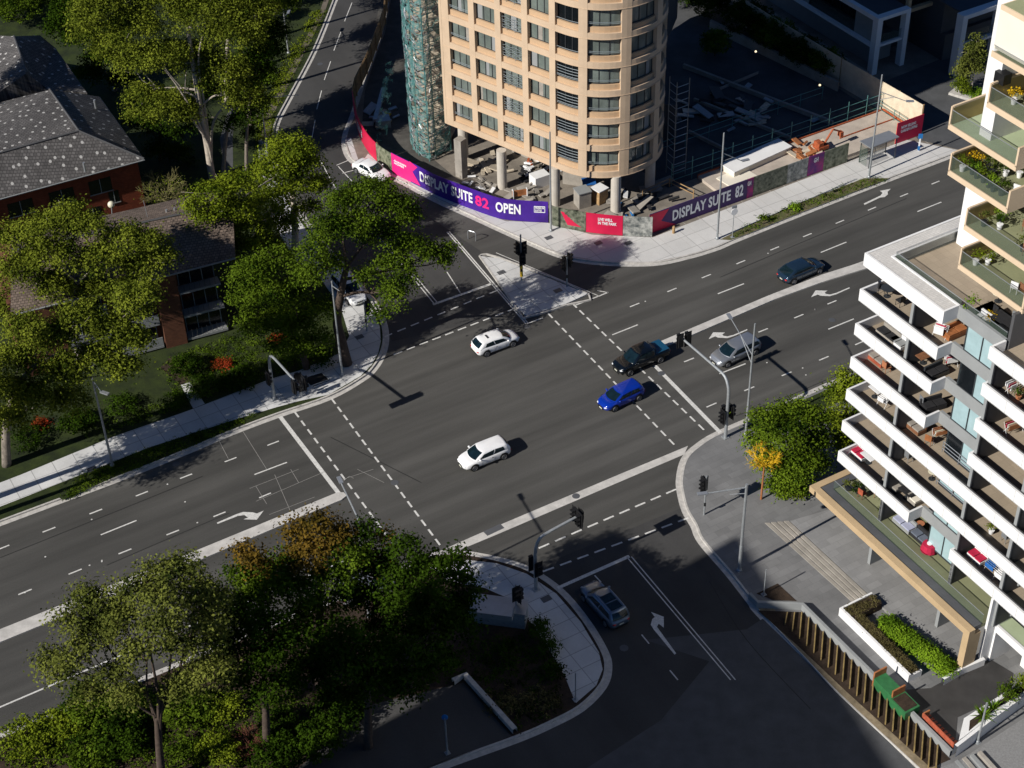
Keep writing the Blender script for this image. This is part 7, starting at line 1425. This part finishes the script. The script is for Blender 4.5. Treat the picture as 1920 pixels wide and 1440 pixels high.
sofa_at(at_k(1646, 672, 3), T_['benchred'], T_['slab'], lab(3, 'red brown lounge at the left end'), R(-60), 1.6); chair_at(at_k(1662, 690, 3), T_['terracotta'], lab(3, 'terracotta chair beside the red brown lounge'), .4)
chair_at(at_k(1732, 755, 3), T_['alu'], lab(3, 'grey metal chair near the right end'), .3); sofa_at(at_k(1750, 759, 3), T_['blackcl'], T_['blackcl'], lab(3, 'long dark brown lounger at the right end'), R(20), 1.7)
heap_at(at_k(1655, 756, 2), [T_['whitepl']], lab(2, 'small rack hung with one white towel'), rz=-.9, sz=(.7, .4)); table_at(at_k(1641, 738, 2), T_['whitepl'], lab(2, 'white low table at the left end'), rect=(1.1, .5), rz=R(-60))
pot_at(at_k(1683, 794, 2), T_['frame'], T_['leaf_bright'], lab(2, 'small spiky pot plant')); sofa_at(at_k(1716, 799, 2), T_['wood'], T_['slab'], lab(2, 'brown wicker lounge right of the dividing wall'), R(-60), 1.5)
heap_at(at_k(1764, 820, 2), [T_['orange'], T_['ivory'], T_['orange']], lab(2, 'large rack of tan and orange cloths'), rz=.3, sz=(1.3, .8), h=1.1); chair_at(at_k(1742, 826, 2), T_['orange'], lab(2, 'tan chair left of the orange cloths'), .9)
table_at(at_k(1748, 892, 1), T_['ivory'], lab(1, 'pale side table beside the glass doors'), .35); chair_at(at_k(1704, 858, 1), T_['alu'], lab(1, 'grey chair deep inside'), .4)
sofa_at(at_k(1611, 849, 0), T_['whitepl'], T_['redcl'], lab(0, 'white lounge with dark red cushions at the left end'), R(-60), 1.5); table_at(at_k(1629, 862, 0), T_['whitepl'], lab(0, 'white table beside the white lounge'), rect=(1.2, .8), rz=R(-60))
sofa_at(at_k(1674, 908, 0), T_['frame'], T_['slab'], lab(0, 'grey corner lounge right of the dividing wall'), R(-60), 1.6); table_at(at_k(1700, 928, 0), T_['blackcl'], lab(0, 'black low table beside the grey corner lounge'), rect=(1.2, .8), rz=R(-60)); sofa_at(at_k(1722, 934, 0), T_['slab'], T_['offwhite'], lab(0, 'pale lounge at the open right end'), R(30), 1.4)
RB = lambda s, what: f'{what} on the {s} right hand white balcony'
heap_at(place(13.6, 1.7, FZ(6)), [T_['whitepl'], T_['redcl']], RB('topmost', 'rack of white washing'), rz=.5) if False else None
heap_at(place(13.3, 1.6, FZ(5)), [T_['whitepl'], T_['redcl'], T_['whitepl']], RB('second highest', 'rack with white and red washing'), rz=.5); table_at(place(14.5, 2.0, FZ(5)), T_['wood'], RB('second highest', 'brown table beside the washing'), rect=(1.1, .7), rz=R(-60)); pot_at(place(14.0, 1.5, FZ(5)), T_['terracotta'], T_['leaf_green'], RB('second highest', 'plant in a terracotta pot'))
heap_at(place(13.9, 1.8, FZ(4)), [T_['orange'], T_['ivory'], T_['redcl']], RB('third highest', 'rack of orange, cream and red washing'), rz=.4, sz=(1.3, .8)); table_at(place(16.0, 2.2, FZ(4)), T_['whitepl'], RB('third highest', 'white rectangular table'), rect=(1.3, .8), rz=R(-60))
chair_at(place(16.4, 2.6, FZ(2)), T_['whitepl'], lab(2, 'white chair far to the right'), .8); chair_at(place(15.7, 2.7, FZ(2)), T_['whitepl'], lab(2, 'white chair next but left of the far right one'), .2); pot_at(place(14.1, 1.6, FZ(1)), T_['whitepl'], T_['leaf_bright'], lab(1, 'plant in a round white pot')); chair_at(place(15.2, 1.9, FZ(1)), T_['alu'], lab(1, 'metal chair beside the white pot'), .4)
sofa_at(place(13.5, 1.5, FZ(0)), T_['whitepl'], T_['redcl'], RB('lowest', 'white lounge with a dusty pink throw'), R(-60), 1.3); heap_at(place(16.1, 1.3, FZ(0)), [T_['whitepl'], T_['whitepl']], RB('lowest', 'rack of white washing'), rz=-1.0, sz=(1.2, .6)); heap_at(place(15.0, 1.4, FZ(0)), [T_['bluecl'], T_['bluecl']], RB('lowest', 'rack with a bright blue cloth'), rz=-1.0, sz=(1.0, .6))
# green terrace on the canopy
gz = 4.31
pot_at(place(1.0, .6, gz), T_['frame'], T_['leaf_olive'], 'bushy plant in a dark trough at the green terrace left end', .3, .3, .7, .5); pot_at(place(1.6, 1.0, gz), T_['frame'], T_['leaf_dark'], 'second dark leafy trough on the green terrace', .3, .3, .6, .5); chair_at(place(2.2, .9, gz), T_['benchred'], 'reddish low chair on the green terrace', .6); chair_at(place(2.6, 1.9, gz), T_['terracotta'], 'terracotta chair on the green terrace near the wall', .2); pot_at(place(3.6, 1.7, gz), T_['whitepl'], T_['leaf_olive'], 'white pot near the middle of the left end of the green terrace', .14, .5, .2, .1); pot_at(place(4.4, .9, gz), T_['whitepl'], T_['leaf_olive'], 'slim white pot against the first dividing wall on the green terrace', .12, .5, .15, .1)
sofa_at(place(6.3, 1.5, gz), T_['grey'], mat('lilac cushion', (.36, .38, .5), .8), 'lilac grey lounge on the green terrace', R(-60), 1.8); sofa_at(place(8.0, 1.6, gz), T_['blackcl'], mat('slate cushion', (.12, .14, .18), .8), 'slate lounge right of the lilac one on the green terrace', R(-60), 1.5); table_at(place(7.2, 2.2, gz), T_['terracotta'], 'small tan table between the two terrace lounges', .3)
b = place(9.2, 1.3, gz); t = thing('draped_table', 'round table under a bright red cloth on the green terrace', 'table', tuple(b)); m = MB(); m.lathe(b, [(.03, 0), (.03, .72)], 8); m.build('leg', M['frame'], t); m = MB(); m.lathe(b, [(.62, .15), (.56, .45), (.5, .74), (.02, .76)], 12); m.build('tablecloth', M['redcl'], t)
b = place(9.2, 1.3, gz+.77); m = MB(); m.tube(b, b+ZX*.06, .2, n=14); tag(m.build('tray', M['whitepl'], org=b), 'pale tray on the red clothed table', 'tray')
# terrace at level six and the tan balconies
tz = Zk(6)-.775
pot_at(place(8.5, 1.9, tz), T_['frame'], T_['leaf_hedge'], 'bright leafy tree in a pot at the corner of the upper terrace', .3, .4, 1.6, .5); table_at(place(10.6, 2.8, tz), T_['blackcl'], 'long black table on the upper terrace', rect=(2.2, 1.1), rz=R(-60)); chair_at(place(9.4, 3.4, tz), T_['blackcl'], 'black chair behind the long black terrace table', .4); chair_at(place(10.5, 4.0, tz), T_['alu'], 'grey chair behind the long black terrace table', .8); chair_at(place(11.5, 3.8, tz), T_['redcl'], 'chair with a red white cushion behind the black terrace table', .3)
sofa_at(place(9.4, 2.0, tz), T_['whitepl'], T_['whitepl'], 'small white lounge by the upper terrace glass', R(-60), .9); pot_at(place(9.6, 2.5, tz), T_['ivory'], T_['leaf_gold'], 'pot of yellow flowers on the upper terrace'); table_at(place(8.2, 4.6, tz), T_['ivory'], 'pale pink table near the glass doors of the upper terrace', .5); table_at(place(11.4, 2.1, tz), T_['frame'], 'narrow metal table along the upper terrace rail', rect=(1.2, .5), rz=R(-60))
def tanpots(z, items):
    for u_, w_, kind, lb in items:
        p = place(u_, w_, z+.03)
        if kind == 'table': table_at(p, T_['wood'], lb, .5)
        elif kind == 'chair': chair_at(p, T_['wood'], lb, .4)
        elif kind == 'wchair': chair_at(p, T_['whitepl'], lb, .9)
        else: pot_at(p, T_['whitepl'] if 'white' in kind else T_['frame'], M[kind.split()[-1]], lb, .2, .4, .8, .42)
tanpots(28, [(7.2, 2.9, 'white leaf_bright', 'white pot with bright leaves on the lowest tan balcony'), (7.6, 3.6, 'white leaf_bright', 'second white pot behind the first on the lowest tan balcony'), (11.3, 3.2, 'chair', 'brown chair at the right end of the lowest tan balcony'), (10.8, 2.9, 'wchair', 'pale blue white bench seat at the right end of the lowest tan balcony'), (12.0, 3.2, 'table', 'dark brown table at the right end of the lowest tan balcony')])
tanpots(31, [(7.2, 3.0, 'frame leaf_olive', 'grey pot with a yellow shoot on the second tan balcony'), (7.4, 4.2, 'frame leaf_hedge', 'round green plant on the second tan balcony'), (8.0, 3.6, 'white leaf_dark', 'dark plant in a white pot on the second tan balcony'), (10.6, 3.1, 'frame leaf_olive', 'low olive plant in the middle of the second tan balcony'), (9.2, 4.8, 'chair', 'brown lounger on the second tan balcony'), (10.6, 4.6, 'wchair', 'pale chair on the second tan balcony'), (11.4, 4.4, 'table', 'brown table on the second tan balcony'), (11.2, 2.9, 'chair', 'brown chair by the front glass of the second tan balcony')])
tanpots(34, [(5.0, 3.9, 'frame leaf_gold', 'golden plant in the left corner of the plant filled tan balcony'), (4.9, 2.7, 'white leaf_bright', 'white pot at the front left of the plant filled tan balcony'), (5.5, 3.0, 'frame leaf_dark', 'dark pot plant next to the white pot on the plant filled balcony'), (5.7, 4.2, 'frame leaf_dark', 'dark round plant at the back of the plant filled balcony'), (6.0, 2.9, 'frame leaf_hedge', 'lush green plant along the front of the plant filled balcony'), (6.6, 2.9, 'frame leaf_bright', 'second lush plant along the front of the plant filled balcony'), (7.2, 2.8, 'frame leaf_green', 'third lush plant along the front of the plant filled balcony'), (7.7, 2.7, 'frame leaf_hedge', 'fourth lush plant along the front of the plant filled balcony'), (8.3, 2.8, 'frame leaf_green', 'fifth plant along the front of the plant filled balcony'), (6.3, 3.9, 'frame leaf_olive', 'olive plant in the middle of the plant filled balcony'), (6.8, 4.6, 'white leaf_green', 'pale pot with green rim plants by the wall of the plant filled balcony'), (7.4, 5.2, 'white leaf_green', 'tall leafy pot by the doorway of the plant filled balcony'), (8.9, 3.6, 'wchair', 'pale chair at the right end of the plant filled balcony'), (8.3, 5.4, 'table', 'brown table at the back of the plant filled balcony')])
tanpots(40, [(7.6, 3.2, 'white leaf_gold', 'white pot with yellow leaves on the high tan balcony'), (8.6, 3.6, 'chair', 'brown chair on the high tan balcony'), (9.3, 3.2, 'wchair', 'pale chair on the high tan balcony')])
